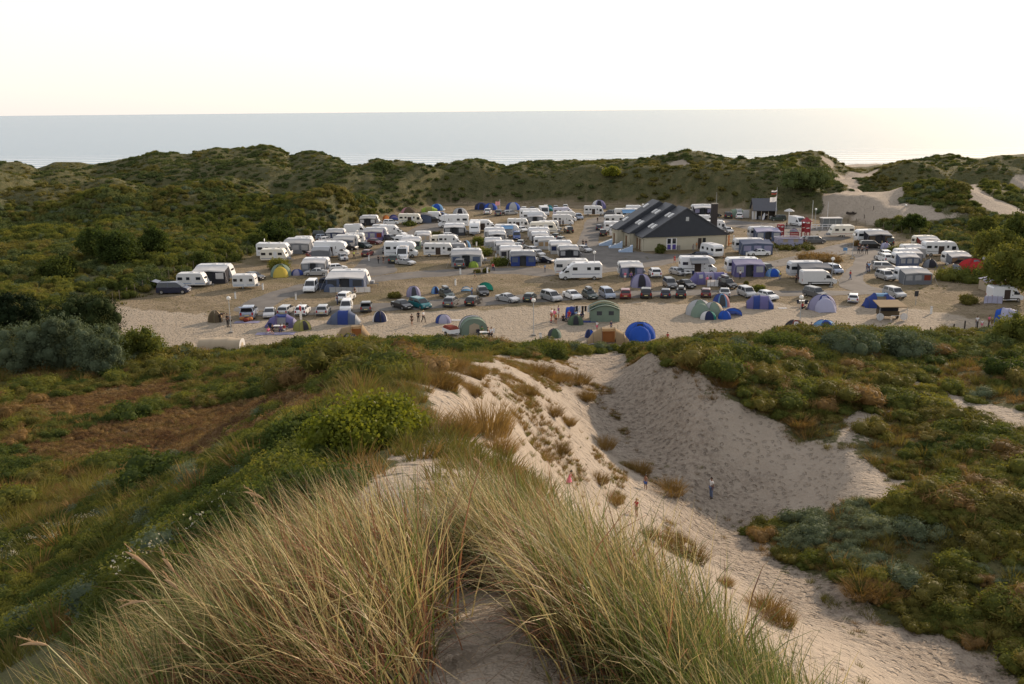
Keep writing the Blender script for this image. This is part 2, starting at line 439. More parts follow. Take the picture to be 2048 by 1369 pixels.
c_trod = 1 - sstep(2.0, 6.5, poly_dist(GX, GY, TROD, False) + fbm(GX/2, GY/2, 3, 55)*2.5)
# ------------------------------------------------------------------ ground sheet
nr, na = GX.shape
ii, jj = np.meshgrid(np.arange(nr-1), np.arange(na-1), indexing='ij')
v0 = (ii*na + jj).ravel()
F4 = np.c_[v0, v0+1, v0+na+1, v0+na]
# close the ring behind the camera
jl = np.arange(nr-1)
F4 = np.r_[F4, np.c_[jl*na+na-1, jl*na, (jl+1)*na, (jl+1)*na+na-1]]
me = np_mesh('ground', np.c_[GX.ravel(), GY.ravel(), GZ.ravel()], F4[:, ::-1] if False else F4, smooth=True)
add_attr(me, 'sand', np.maximum(c_sand, c_beach)); add_attr(me, 'camp', c_camp); add_attr(me, 'camp_sand', c_csand); add_attr(me, 'heath', c_heath); add_attr(me, 'trod', c_trod)
ground = tag(link('ground', me), kind='structure')

def N(nt, t, **kw):
    n = nt.nodes.new('ShaderNode' + t)
    for k, v in kw.items(): setattr(n, k, v)
    return n
def noise(nt, vec, scale, detail=4, rough=0.55, dist=0.0):
    n = N(nt, 'TexNoise'); n.inputs['Scale'].default_value = scale; n.inputs['Detail'].default_value = detail
    n.inputs['Roughness'].default_value = rough; n.inputs['Distortion'].default_value = dist
    nt.links.new(vec, n.inputs['Vector']); return n.outputs['Fac']
def mixc(nt, f, a, b, blend='MIX'):
    m = N(nt, 'Mix'); m.data_type = 'RGBA'; m.blend_type = blend
    for s, v in ((0, f), (6, a), (7, b)):
        if hasattr(v, 'links'): nt.links.new(v, m.inputs[s])
        elif s == 0: m.inputs[0].default_value = v
        else: m.inputs[s].default_value = list(v) + [1]
    return m.outputs[2]
def mth(nt, op, a, b=0.0, c=0.0, clamp=False):
    m = N(nt, 'Math', operation=op); m.use_clamp = clamp
    for s, v in ((0, a), (1, b), (2, c)):
        if hasattr(v, 'links'): nt.links.new(v, m.inputs[s])
        else: m.inputs[s].default_value = v
    return m.outputs[0]
def ramp(nt, f, stops):
    r = N(nt, 'ValToRGB'); e = r.color_ramp.elements
    while len(e) < len(stops): e.new(0.5)
    for k, (p, c) in enumerate(stops):
        e[k].position = p; e[k].color = list(c) + [1] if len(c) == 3 else c
    nt.links.new(f, r.inputs[0]); return r.outputs[0]
def mrange(nt, f, a, b, lo=0.0, hi=1.0):
    m = N(nt, 'MapRange'); m.interpolation_type = 'SMOOTHSTEP'
    nt.links.new(f, m.inputs[0]); m.inputs[1].default_value = a; m.inputs[2].default_value = b
    m.inputs[3].default_value = lo; m.inputs[4].default_value = hi
    return m.outputs[0]
SAND_C = (0.52, 0.43, 0.335)
gm, nt, b = nodes_of('ground_cover')
geo = N(nt, 'NewGeometry'); pos = geo.outputs['Position']
def attr(name):
    a = N(nt, 'Attribute'); a.attribute_name = name; return a.outputs['Fac']
n_big = noise(nt, pos, 0.05, 4); n_mid = noise(nt, pos, 0.4, 5); n_fin = noise(nt, pos, 3.2, 5, 0.65); n_grain = noise(nt, pos, 22, 3, 0.7)
sandc = mixc(nt, n_mid, (0.34, 0.288, 0.228), (0.44, 0.378, 0.308))
sandc = mixc(nt, mth(nt, 'MULTIPLY', mrange(nt, n_fin, 0.62, 0.76), 0.4), sandc, (0.25, 0.2, 0.14))
veg = ramp(nt, n_mid, [(0.3, (0.045, 0.055, 0.018)), (0.5, (0.075, 0.08, 0.03)), (0.7, (0.12, 0.108, 0.046))])
heathc = mixc(nt, mrange(nt, n_fin, 0.35, 0.65), (0.13, 0.07, 0.034), (0.23, 0.145, 0.072))
dry = mixc(nt, mrange(nt, noise(nt, pos, 0.16, 5, 0.6), 0.35, 0.65), (0.165, 0.13, 0.078), (0.265, 0.212, 0.142))
dry = mixc(nt, mth(nt, 'MULTIPLY', mrange(nt, noise(nt, pos, 0.07, 5, 0.65), 0.5, 0.62), 0.6), dry, (0.125, 0.108, 0.05))
dry = mixc(nt, mth(nt, 'MULTIPLY', mrange(nt, noise(nt, pos, 0.9, 6, 0.7), 0.5, 0.66), 0.65), dry, (0.12, 0.105, 0.045))
csand = mixc(nt, n_mid, (0.31, 0.262, 0.20), (0.41, 0.35, 0.275))
csand = mixc(nt, mth(nt, 'MULTIPLY', mrange(nt, noise(nt, pos, 1.6, 6, 0.75), 0.52, 0.68), 0.55), csand, (0.16, 0.14, 0.08))
sandc = mixc(nt, mth(nt, 'MULTIPLY', attr('trod'), mrange(nt, noise(nt, pos, 2.6, 5, 0.7), 0.42, 0.62)), sandc, (0.27, 0.225, 0.18))
col = mixc(nt, attr('heath'), veg, heathc)
col = mixc(nt, mrange(nt, mth(nt, 'ADD', attr('sand'), mth(nt, 'MULTIPLY', mth(nt, 'SUBTRACT', n_fin, 0.5), 0.9)), 0.4, 0.6), col, sandc)
col = mixc(nt, attr('camp'), col, dry)
col = mixc(nt, mrange(nt, mth(nt, 'ADD', attr('camp_sand'), mth(nt, 'MULTIPLY', mth(nt, 'SUBTRACT', n_mid, 0.5), 1.2)), 0.35, 0.65), col, csand)
col = mixc(nt, mth(nt, 'MULTIPLY', n_grain, 0.25), col, (0.2, 0.16, 0.12))
nt.links.new(col, b.inputs['Base Color'])
b.inputs['Roughness'].default_value = 0.95; b.inputs['Specular IOR Level'].default_value = 0.1
# footprints: dimples of trodden sand
vo = N(nt, 'TexVoronoi'); vo.inputs['Scale'].default_value = 2.1; vo.inputs['Randomness'].default_value = 1.0
wv = N(nt, 'VectorMath', operation='ADD'); nzc = N(nt, 'TexNoise'); nzc.inputs['Scale'].default_value = 2.5
nt.links.new(pos, nzc.inputs['Vector']); nt.links.new(pos, wv.inputs[0])
sc_ = N(nt, 'VectorMath', operation='SCALE'); sc_.inputs[3].default_value = 0.45; nt.links.new(nzc.outputs['Color'], sc_.inputs[0]); nt.links.new(sc_.outputs[0], wv.inputs[1])
nt.links.new(wv.outputs[0], vo.inputs['Vector'])
dim = mrange(nt, vo.outputs['Distance'], 0.08, 0.42)
hsum = mth(nt, 'ADD', mth(nt, 'MULTIPLY', dim, 0.17), mth(nt, 'MULTIPLY', n_fin, 0.20))
hsum = mth(nt, 'ADD', hsum, mth(nt, 'MULTIPLY', noise(nt, pos, 1.1, 3), 0.30))
hsum = mth(nt, 'MULTIPLY', hsum, mth(nt, 'ADD', 1.0, mth(nt, 'MULTIPLY', attr('trod'), 0.8)))
bp = N(nt, 'Bump'); bp.inputs['Strength'].default_value = 1.0; bp.inputs['Distance'].default_value = 1.0
nt.links.new(hsum, bp.inputs['Height']); nt.links.new(bp.outputs[0], b.inputs['Normal'])
me.materials.append(gm)

# ------------------------------------------------------------------ sea
ang = np.radians(np.arange(0, 360, 3.0)); rs = np.array([300, 420, 500, 560, 640, 800, 1200, 2500, 6000, 14000, 40000.0])
A_, R_ = np.meshgrid(ang, rs)
ns = len(ang)
vv = np.c_[(R_*np.sin(A_)).ravel(), (R_*np.cos(A_)).ravel(), np.full(A_.size, -6.0)]
i_, j_ = np.meshgrid(np.arange(len(rs)-1), np.arange(ns), indexing='ij')
fs = np.c_[(i_*ns+j_).ravel(), (i_*ns+(j_+1) % ns).ravel(), ((i_+1)*ns+(j_+1) % ns).ravel(), ((i_+1)*ns+j_).ravel()]
sea = tag(link('sea', np_mesh('sea', vv, fs[:, ::-1])), kind='structure')
sm, nt, b = nodes_of('sea_water')
geo = N(nt, 'NewGeometry'); pos = geo.outputs['Position']
mp = N(nt, 'Mapping'); mp.inputs['Scale'].default_value = (0.35, 1.0, 1.0); nt.links.new(pos, mp.inputs[0])
w1 = noise(nt, mp.outputs[0], 0.09, 6, 0.6); w2 = noise(nt, mp.outputs[0], 0.7, 4, 0.6)
sw = N(nt, 'SeparateXYZ'); nt.links.new(pos, sw.inputs[0])
# surf lines on the shallow shore
wave = N(nt, 'TexWave', wave_type='BANDS', bands_direction='Y'); wave.inputs['Scale'].default_value = 0.011; wave.inputs['Distortion'].default_value = 2.6; wave.inputs['Detail'].default_value = 3; wave.inputs['Detail Scale'].default_value = 0.35
nt.links.new(pos, wave.inputs[0])
foam = mth(nt, 'MULTIPLY', mrange(nt, wave.outputs['Fac'], 0.80, 0.93), mrange(nt, sw.outputs[1], 900, 600))
foam = mth(nt, 'MULTIPLY', foam, mrange(nt, w1, 0.36, 0.52))
nt.links.new(mixc(nt, foam, (0.115, 0.205, 0.285), (0.85, 0.85, 0.84)), b.inputs['Base Color'])
b.inputs['Roughness'].default_value = 0.2; b.inputs['IOR'].default_value = 1.33; b.inputs['Specular IOR Level'].default_value = 0.33
bp = N(nt, 'Bump'); bp.inputs['Strength'].default_value = 0.6; bp.inputs['Distance'].default_value = 1.2
nt.links.new(mth(nt, 'ADD', w1, mth(nt, 'MULTIPLY', w2, 0.25)), bp.inputs['Height']); nt.links.new(bp.outputs[0], b.inputs['Normal'])
sea.data.materials.append(sm)
# ------------------------------------------------------------------ plant materials
def leaf_mat(name, lo, mid, hi, trans=0.45, rough=0.75, patch=0.06, spec=0.04):
    m, nt, b = nodes_of(name)
    geo = N(nt, 'NewGeometry'); oi = N(nt, 'ObjectInfo')
    f1 = noise(nt, geo.outputs['Position'], patch, 4, 0.6); f2 = noise(nt, geo.outputs['Position'], 1.9, 3, 0.7)
    f = mth(nt, 'ADD', mth(nt, 'MULTIPLY', f1, 0.8), mth(nt, 'MULTIPLY', oi.outputs['Random'], 0.25))
    f = mth(nt, 'ADD', f, mth(nt, 'MULTIPLY', mth(nt, 'SUBTRACT', f2, 0.5), 0.5))
    c = ramp(nt, f, [(0.3, lo), (0.55, mid), (0.8, hi)])
    b.inputs['Roughness'].default_value = rough; b.inputs['Specular IOR Level'].default_value = spec
    nt.links.new(c, b.inputs['Base Color'])
    tr = N(nt, 'BsdfTranslucent'); ms = N(nt, 'MixShader'); ms.inputs[0].default_value = trans
    nt.links.new(mixc(nt, 1.0, c, (1.0, 0.95, 0.5), 'MULTIPLY'), tr.inputs[0])
    nt.links.new(b.outputs[0], ms.inputs[1]); nt.links.new(tr.outputs[0], ms.inputs[2])
    nt.links.new(ms.outputs[0], nt.nodes['Material Output'].inputs[0])
    return m
L_SCRUB = leaf_mat('scrub_leaves', (0.052, 0.073, 0.021), (0.124, 0.143, 0.036), (0.241, 0.221, 0.052))
L_GREY = leaf_mat('willow_leaves', (0.064, 0.088, 0.054), (0.112, 0.141, 0.083), (0.184, 0.208, 0.112), 0.25)
L_PINE = leaf_mat('pine_needles', (0.013, 0.022, 0.010), (0.023, 0.036, 0.014), (0.046, 0.058, 0.019), 0.12)
L_GREEN = leaf_mat('green_leaves', (0.036, 0.056, 0.017), (0.072, 0.10, 0.028), (0.14, 0.148, 0.04), 0.4)
L_BRIGHT = leaf_mat('bright_leaves', (0.10, 0.13, 0.022), (0.19, 0.205, 0.03), (0.33, 0.29, 0.045), 0.45, 0.4)
L_FAR = leaf_mat('dune_scrub', (0.054, 0.076, 0.030), (0.105, 0.129, 0.045), (0.178, 0.182, 0.067), 0.2, 0.8, 0.03)
L_FARG = leaf_mat('dune_grass', (0.089, 0.098, 0.036), (0.144, 0.146, 0.058), (0.232, 0.201, 0.082), 0.35, 0.8, 0.05)
L_BROWN = leaf_mat('dry_grass', (0.143, 0.094, 0.037), (0.231, 0.149, 0.061), (0.330, 0.220, 0.099), 0.35, 0.6, 0.3)
L_HEATH = leaf_mat('red_heath', (0.11, 0.062, 0.032), (0.18, 0.11, 0.055), (0.26, 0.185, 0.09), 0.3, 0.8, 0.2)
L_OLIVE = leaf_mat('olive_grass', (0.090, 0.095, 0.024), (0.150, 0.139, 0.038), (0.240, 0.195, 0.066), 0.35, 0.6, 0.2)
WOOD = mat('bark', (0.07, 0.05, 0.035), 0.9, nscale=8)

def leaf_quads(P, Nn, size, r, asp=0.5):
    """one pointed quad per point, facing roughly along Nn"""
    n = len(P)
    t = r.normal(size=(n, 3)); a = t - Nn * (t*Nn).sum(1, keepdims=True); a /= np.linalg.norm(a, axis=1, keepdims=True) + 1e-9
    b = np.cross(Nn, a); s = (size * r.uniform(0.6, 1.3, n))[:, None]
    V = np.stack([P - a*s*0.5, P + b*s*asp*0.5 + Nn*s*0.08, P + a*s*0.5, P - b*s*asp*0.5 + Nn*s*0.08], 1).reshape(-1, 3)
    return V, np.arange(4*n).reshape(n, 4)
def unit(r, n):
    v = r.normal(size=(n, 3)); return v / np.linalg.norm(v, axis=1, keepdims=True)
def core_mesh(lob):
    """dark woody inside of a bush: low-poly lumps"""
    V = []; Fq = []
    for c, R in lob:
        n0 = len(V)
        for k in range(1, 4):
            for j in range(7):
                t = math.pi*k/4; V.append((c[0]+R*.72*math.sin(t)*math.cos(j*2*math.pi/7), c[1]+R*.72*math.sin(t)*math.sin(j*2*math.pi/7), max(-0.1, c[2]+R*.72*math.cos(t))))
        for k in range(2):
            for j in range(7):
                Fq.append((n0+k*7+j, n0+(k+1)*7+j, n0+(k+1)*7+(j+1) % 7, n0+k*7+(j+1) % 7))
        V.append((c[0], c[1], c[2]+R*.72)); 
        for j in range(7): Fq.append((len(V)-1, n0+j, n0+(j+1) % 7, n0+(j+1) % 7))
    return np.array(V), np.array(Fq)
def bush_mesh(name, m, seed, n=900, size=0.09, R=1.0, flat=0.75, lobes=9, asp=0.5, out=0.6):
    r = np.random.default_rng(seed); lob = []
    for i in range(lobes):
        a = r.uniform(0, 2*math.pi); d = R * 0.62 * math.sqrt(r.uniform(0, 1)); q = R * r.uniform(0.28, 0.5)
        lob.append(((d*math.cos(a), d*math.sin(a), R*flat*r.uniform(0.25, 0.75) * (1 - 0.5*(d/R)**2)), q))
    w = np.array([q*q for _, q in lob]); w /= w.sum(); V = []; Fq = []; k0 = 0
    for (c, q), ww in zip(lob, w):
        k = int(n*ww) + 3; u = unit(r, k); u[:, 2] = np.abs(u[:, 2]) * np.where(r.uniform(size=k) < 0.75, 1, -0.6)
        rad_ = q * (0.8 + 0.35*r.uniform(size=k)**2)
        P = np.array(c) + u * rad_[:, None]; P = P[P[:, 2] > -0.05]; u = u[:len(P)]
        nn = u*out + unit(r, len(P))*(1-out*0.4); nn /= np.linalg.norm(nn, axis=1, keepdims=True)
        v, f = leaf_quads(P, nn, size, r, asp); V.append(v); Fq.append(f + k0); k0 += len(v)
    cv, cf = core_mesh(lob); V.append(cv); Fq.append(cf + k0)
    me = np_mesh(name, np.concatenate(V), np.concatenate(Fq)); me.materials.append(m); return me
def blades(P, L, W, az, th0, th1, r, seg=4, curl=1.5):
    """curved grass blades as strips; th = angle from the vertical at base and tip, bending towards azimuth az"""
    n = len(P); s = np.linspace(0, 1, seg+1)
    pts = np.zeros((n, seg+1, 3)); pts[:, 0] = P; d = None
    for k in range(seg):
        sm_ = (k + 0.5) / seg; th = th0 + (th1 - th0) * sm_**curl
        d = np.stack([np.sin(th)*np.cos(az), np.sin(th)*np.sin(az), np.cos(th)], 1)
        pts[:, k+1] = pts[:, k] + d * (L/seg)[:, None]
    sa = az + math.pi/2 + r.normal(size=n)*0.7
    side = np.stack([np.cos(sa), np.sin(sa), np.zeros(n)], 1)
    wd = W[:, None] * np.maximum(0.0, 1 - s**1.6)[None, :] * 0.5
    V = np.stack([pts - side[:, None]*wd[..., None], pts + side[:, None]*wd[..., None]], 2).reshape(-1, 3)   # n,(seg+1),2
    base = (np.arange(n)*(seg+1)*2)[:, None]; k = np.arange(seg)*2
    q = np.stack([base+k, base+k+1, base+k+3, base+k+2], 2).reshape(-1, 4)
    return V, q
def tuft_mesh(name, m, seed, n=60, L=0.5, W=0.03, R=0.25, spread=0.6, lean=(-0.9, 0.2), leanw=0.35, seg=3):
    r = np.random.default_rng(seed); a = r.uniform(0, 2*math.pi, n); d = R*np.sqrt(r.uniform(0, 1, n))
    P = np.stack([d*np.cos(a), d*np.sin(a), -0.03*np.ones(n)], 1)
    vx = np.cos(a)*spread*(0.3+d/R) + lean[0]*leanw; vy = np.sin(a)*spread*(0.3+d/R) + lean[1]*leanw
    az = np.arctan2(vy, vx); t = np.hypot(vx, vy)
    V, q = blades(P, L*r.uniform(0.55, 1.15, n), W*r.uniform(0.6, 1.2, n), az + r.normal(size=n)*0.4, 0.1 + 0.4*t, 0.5 + 1.3*t*r.uniform(0.4, 1.2, n), r, seg)
    me = np_mesh(name, V, q); me.materials.append(m); return me

# ------------------------------------------------------------------ scatter: one object of points that carries the plants
def scatter(name, protos, P, rot, scl, idx):
    c = bpy.data.collections.new(name + '_kinds')
    for k, pm in enumerate(protos):
        o = bpy.data.objects.new('%s_kind_%02d' % (name, k), pm); c.objects.link(o)
    me = bpy.data.meshes.new(name); me.vertices.add(len(P)); me.vertices.foreach_set('co', np.asarray(P, np.float32).ravel())
    add_attr(me, 'rot', rot, 'FLOAT_VECTOR'); add_attr(me, 'scl', scl, 'FLOAT_VECTOR')
    a = me.attributes.new('idx', 'INT', 'POINT'); a.data.foreach_set('value', np.asarray(idx, np.int32))
    o = tag(link(name, me), kind='stuff')
    ng = bpy.data.node_groups.new(name + '_scatter', 'GeometryNodeTree')
    ng.interface.new_socket('Geometry', in_out='INPUT', socket_type='NodeSocketGeometry')
    ng.interface.new_socket('Geometry', in_out='OUTPUT', socket_type='NodeSocketGeometry')
    gi = ng.nodes.new('NodeGroupInput'); go = ng.nodes.new('NodeGroupOutput')
    ci = ng.nodes.new('GeometryNodeCollectionInfo'); ci.inputs[0].default_value = c; ci.inputs[1].default_value = True; ci.inputs[2].default_value = True
    ip = ng.nodes.new('GeometryNodeInstanceOnPoints'); ip.inputs['Pick Instance'].default_value = True
    def na_(nm, t):
        x = ng.nodes.new('GeometryNodeInputNamedAttribute'); x.data_type = t; x.inputs[0].default_value = nm; return x.outputs[0]
    ng.links.new(gi.outputs[0], ip.inputs['Points']); ng.links.new(ci.outputs[0], ip.inputs['Instance'])
    ng.links.new(na_('idx', 'INT'), ip.inputs['Instance Index'])
    e2r = ng.nodes.new('FunctionNodeEulerToRotation'); ng.links.new(na_('rot', 'FLOAT_VECTOR'), e2r.inputs[0])
    ng.links.new(e2r.outputs[0], ip.inputs['Rotation']); ng.links.new(na_('scl', 'FLOAT_VECTOR'), ip.inputs['Scale'])
    ng.links.new(ip.outputs[0], go.inputs[0])
    md = o.modifiers.new('scatter', 'NODES'); md.node_group = ng
    return o
def area_points(n, y0, y1, seed, amax=34.0):
    """random points spread evenly on the ground between two distances inside the fan of view"""
    r = np.random.default_rng(seed)
    rr = np.sqrt(r.uniform(y0*y0, y1*y1, n)); a = np.radians(r.uniform(-amax, amax, n))
    return rr*np.sin(a), rr*np.cos(a), r
def place(x, y, r, smin, smax, sink=0.05, flat=(0.7, 1.1)):
    n = len(x); s = r.uniform(smin, smax, n)
    z = hgt(x, y) - sink*s
    rot = np.stack([r.normal(size=n)*0.08, r.normal(size=n)*0.08, r.uniform(0, 6.28, n)], 1)
    return np.c_[x, y, z], rot, np.stack([s, s, s*r.uniform(*flat, n)], 1)
scat = {}
def put(key, P, rot, scl, idx):
    scat.setdefault(key, []).append((P, rot, scl, idx))

# near scrub
K_NEAR = [bush_mesh('scrub_near_%d' % i, [L_SCRUB, L_SCRUB, L_GREEN, L_SCRUB, L_GREY][i], 100+i, 2200, 0.055, 0.62, 0.8, 10) for i in range(5)]
K_MID = [bush_mesh('scrub_mid_%d' % i, [L_SCRUB, L_SCRUB, L_GREEN, L_GREY, L_OLIVE, L_SCRUB][i], 120+i, 1300, 0.11, 1.0, 0.75, 10) for i in range(6)]
K_MID.append(bush_mesh('twiggy_scrub', L_BROWN, 137, 900, 0.30, 0.95, 0.85, 9, 0.09, 0.9)); K_MID.append(bush_mesh('twiggy_scrub_green', L_OLIVE, 138, 1100, 0.22, 0.9, 0.95, 7, 0.14, 0.8))
K_FAR = [bush_mesh('scrub_far_%d' % i, [L_FAR, L_FAR, L_SCRUB, L_OLIVE][i], 140+i, 650, 0.26, 1.5, 0.62, 10) for i in range(4)]
K_TUFT = [tuft_mesh('tuft_%d' % i, [L_OLIVE, L_BROWN, L_OLIVE, L_BROWN][i], 160+i, 55, 0.5, 0.022, 0.22) for i in range(4)]
K_TUFTFAR = [tuft_mesh('tuft_far_%d' % i, [L_FARG, L_OLIVE, L_FARG][i], 170+i, 36, 0.75, 0.10, 0.6, seg=2) for i in range(3)]
K_HEATH = [bush_mesh('heath_%d' % i, [L_HEATH, L_HEATH, L_BROWN][i], 180+i, 420, 0.07, 0.6, 0.3, 8) for i in range(3)]

# --- near dunes
x, y, r = area_points(26000, 9, 118, 301)
sand, camp, csand, heath, beach = cover(x, y)
rr = np.hypot(x, y)
patch = fbm(x/7, y/7, 4, 88) + 0.5*fbm(x/2.2, y/2.2, 2, 89)
ridge_dry = (x > -6) & (x < 8) & (y > 22) & (y < 95)
rightside = x > 12
free = (sand < 0.3) & (camp < 0.05)
shrub = free & (heath < 0.35) & (patch + np.where(rightside, 0.2, 0.02) - np.where(ridge_dry, 0.42, 0) > -0.12) & (rr > 13)
keep = shrub & (r.uniform(size=len(x)) < np.clip((rr/50)**0.2, 0.3, 1))
k = keep & (rr < 36)
P, ro, sc = place(x[k], y[k], r, 0.6, 1.25, 0.12); idx = np.where(fbm(P[:,0]/5, P[:,1]/5, 3, 91) > 0.18, 2, r.choice([0, 1, 3, 3, 1], len(P)))
put('near_scrub', P, ro, sc, idx)
xn, yn, rn = area_points(7000, 9, 40, 331)
sn = cover(xn, yn)[0]; rn_ = np.hypot(xn, yn); kn = (sn < 0.2) & (rn_ > 9.5) & ((xn < -0.22*yn) | (xn > 0.3*yn)) & (fbm(xn/4, yn/4, 3, 333) > -0.2)
P, ro, sc = place(xn[kn], yn[kn], rn, 0.6, 1.5, 0.15, (0.6, 0.9)); idx = np.where(fbm(P[:,0]/5, P[:,1]/5, 3, 91) > 0.34, 2, rn.choice([0, 1, 3, 0, 1, 4], len(P)))
put('near_scrub', P, ro, sc, idx)
# pale seed tufts of the clematis on the near scrub
kf = kn & (rn.uniform(size=len(xn)) < 0.16) & (fbm(xn/6, yn/6, 3, 335) > 0.0)
P, ro, sc = place(xn[kf], yn[kf], rn, 0.6, 1.2, 0.0); P[:, 2] += 0.5; put('pale_flowers', P, ro, sc, np.zeros(len(P)))
k = keep & (rr >= 36) & (r.uniform(size=len(x)) < 0.8)
P, ro, sc = place(x[k], y[k], r, 0.4, 1.1, 0.12); big_ = np.where(r.uniform(size=len(P)) < 0.16, r.uniform(1.3, 2.1, len(P)), 1.0)*(1 + 0.5*fbm(P[:,0]/6, P[:,1]/6, 2, 96)); sc = sc*big_[:, None]; f = fbm(P[:,0]/11, P[:,1]/11, 3, 93)
sc[:, 2] *= 0.78; idx = np.where(f > 0.28, 2, np.where(f < -0.42, 3, r.choice([0, 1, 5, 5, 0, 4, 6, 7, 7], len(P))))
put('mid_scrub', P, ro, sc, idx)
# dry grass between
x, y, r = area_points(52000, 8, 115, 303)
sand, camp, csand, heath, beach = cover(x, y); rr = np.hypot(x, y)
patch = fbm(x/5, y/5, 4, 98)
k = ((sand < 0.25) | ((sand < 0.85) & (r.uniform(size=len(x)) < 0.55) & (patch > 0.0)) | ((y > 8.5) & (y < 16) & (x > -2.2) & (x < 0.9) & (patch > -0.1))) & (camp < 0.3) & (r.uniform(size=len(x)) < np.where((x > -8) & (x < 9) & (y > 15), 1.0, 0.72)) & (patch > -0.35) & ((heath < 0.35) | (r.uniform(size=len(x)) < 0.12)) & ((x > -0.2*y) | (rr > 42) | (r.uniform(size=len(x)) < 0.3))
P, ro, sc = place(x[k], y[k], r, 0.6, 1.3, 0.05); idx = np.where(fbm(P[:,0]/9, P[:,1]/9, 3, 95) + 0.25*r.normal(size=len(P)) > 0.0, 1, 0) + 2*r.integers(0, 2, len(P))
put('dry_grass', P, ro, sc, idx)
k = (sand < 0.2) & (camp < 0.05) & (r.uniform(size=len(x)) < 0.07) & (rr > 25) & (heath < 0.15)
P, ro, sc = place(x[k], y[k], r, 1.3, 2.3, 0.02, (0.9, 1.3)); put('dry_grass', P, ro, sc, r.choice([0, 1, 2, 2], len(P)))
k = (sand < 0.3) & (camp < 0.05) & (heath > 0.2) & (r.uniform(size=len(x)) < 0.9)
P, ro, sc = place(x[k], y[k], r, 0.5, 1.2, 0.1); put('red_heath', P, ro, sc, r.choice([0, 1, 1, 2], len(P)))
xs_ = rng.uniform(-2.0, 0.5, 260); ys_ = rng.uniform(8.8, 16.5, 260); ks = fbm(xs_/1.3, ys_/1.8, 3, 402) > -0.02
P, ro, sc = place(xs_[ks], ys_[ks], rng, 0.35, 0.95, 0.04); put('dry_grass', P, ro, sc, rng.choice([0, 1, 2, 2, 0], len(P)))
KIDS = [tuple(hit(a, b_))[:2] for a, b_ in ((1138, 976), (1273, 1034), (1291, 980))]
# sparse tufts on the bare sand
x, y, r = area_points(5200, 25, 100, 305)
sand, camp, csand, heath, beach = cover(x, y)
pt = fbm(x/6, y/6, 3, 99)
upper = (x < 7) & (y > 50)
k = (sand > 0.5) & (pt > np.where(upper, -0.12, np.where(x > 5, 0.3, 0.08))) & (r.uniform(size=len(x)) < np.where(upper, 0.9, 0.5))
for kx, ky in KIDS: k &= ~((np.abs(x - kx*y/ky) < 1.2) & (y < ky + 1) & (y > ky - 7))
P, ro, sc = place(x[k], y[k], r, 0.3, 0.85, 0.05); put('dry_grass', P, ro, sc, r.integers(0, 4, len(P)))
x, y, r = area_points(16000, 44, 98, 341, 14)
sand = cover(x, y)[0]; cl_ = fbm(x/3.2 + y/9, y/5.5, 4, 343) + 0.25*fbm(x/1.2, y/1.2, 2, 345)
k = (sand > 0.4) & (x > -7) & (x < 11 - (y - 48)*0.06) & (cl_ > np.where(x < 4, 0.12, 0.24))
for kx, ky in KIDS: k &= ~((np.abs(x - kx*y/ky) < 1.3) & (y < ky + 1.2) & (y > ky - 7))
P, ro, sc = place(x[k], y[k], r, 0.45, 1.0, 0.05); put('dry_grass', P, ro, sc, r.choice([0, 1, 1, 3, 3], len(P)))
# --- thicket left of the camp, and the country right of it
x, y, r = area_points(24000, 104, 270, 307, 36)
sand, camp, csand, heath, beach = cover(x, y)
k = (camp < 0.02) & (sand < 0.4)
thick = sstep(-0.1, 0.25, fbm(x/17, y/17, 3, 111) + np.where((x < -35) & (y > 150), 0.3, -0.05))
big = k & (r.uniform(size=len(x)) < 0.10 + 0.42*thick)
P, ro, sc = place(x[big], y[big], r, 0.6, 1.3, 0.15, (0.8, 1.3)); f = fbm(P[:,0]/16, P[:,1]/16, 3, 115)
idx = np.where(f > 0.15, 3, np.where(f < -0.2, 2, r.choice([0, 1], len(P))))
put('far_scrub', P, ro, sc, idx)
sm_ = k & ~big & (r.uniform(size=len(x)) < 0.55)
P, ro, sc = place(x[sm_], y[sm_], r, 0.8, 1.7, 0.1); put('mid_scrub', P, ro, sc, r.choice([0, 1, 4, 3, 5, 4], len(P)))
# --- far dunes
x, y, r = area_points(52000, 205, 420, 309, 34)
sand, camp, csand, heath, beach = cover(x, y)
k = (camp < 0.02) & (sand < 0.4) & (y > 215)
z = hgt(x, y)
dens = 0.25 + 0.45*fbm(x/25, y/25, 4, 121) - 0.005*np.clip(z - 8, 0, 20)
b1 = k & (r.uniform(size=len(x)) < np.clip(dens, 0.05, 0.9))
P, ro, sc = place(x[b1], y[b1], r, 0.35, 1.15, 0.25, (0.6, 1.0)); f = fbm(P[:,0]/30, P[:,1]/30, 3, 125)
put('far_scrub', P, ro, sc, np.where(f > 0.3, 3, np.where(f < -0.3, 2, r.choice([0, 1], len(P)))))
b2 = k & ~b1
P, ro, sc = place(x[b2], y[b2], r, 0.8, 1.7, 0.05); sel = r.uniform(size=len(P)) < 0.6; P, ro, sc = P[sel], ro[sel], sc[sel]*0.62
put('far_grass', P, ro, sc, np.where(fbm(P[:,0]/22, P[:,1]/22, 3, 127) > 0.1, 1, r.choice([0, 2], len(P))))
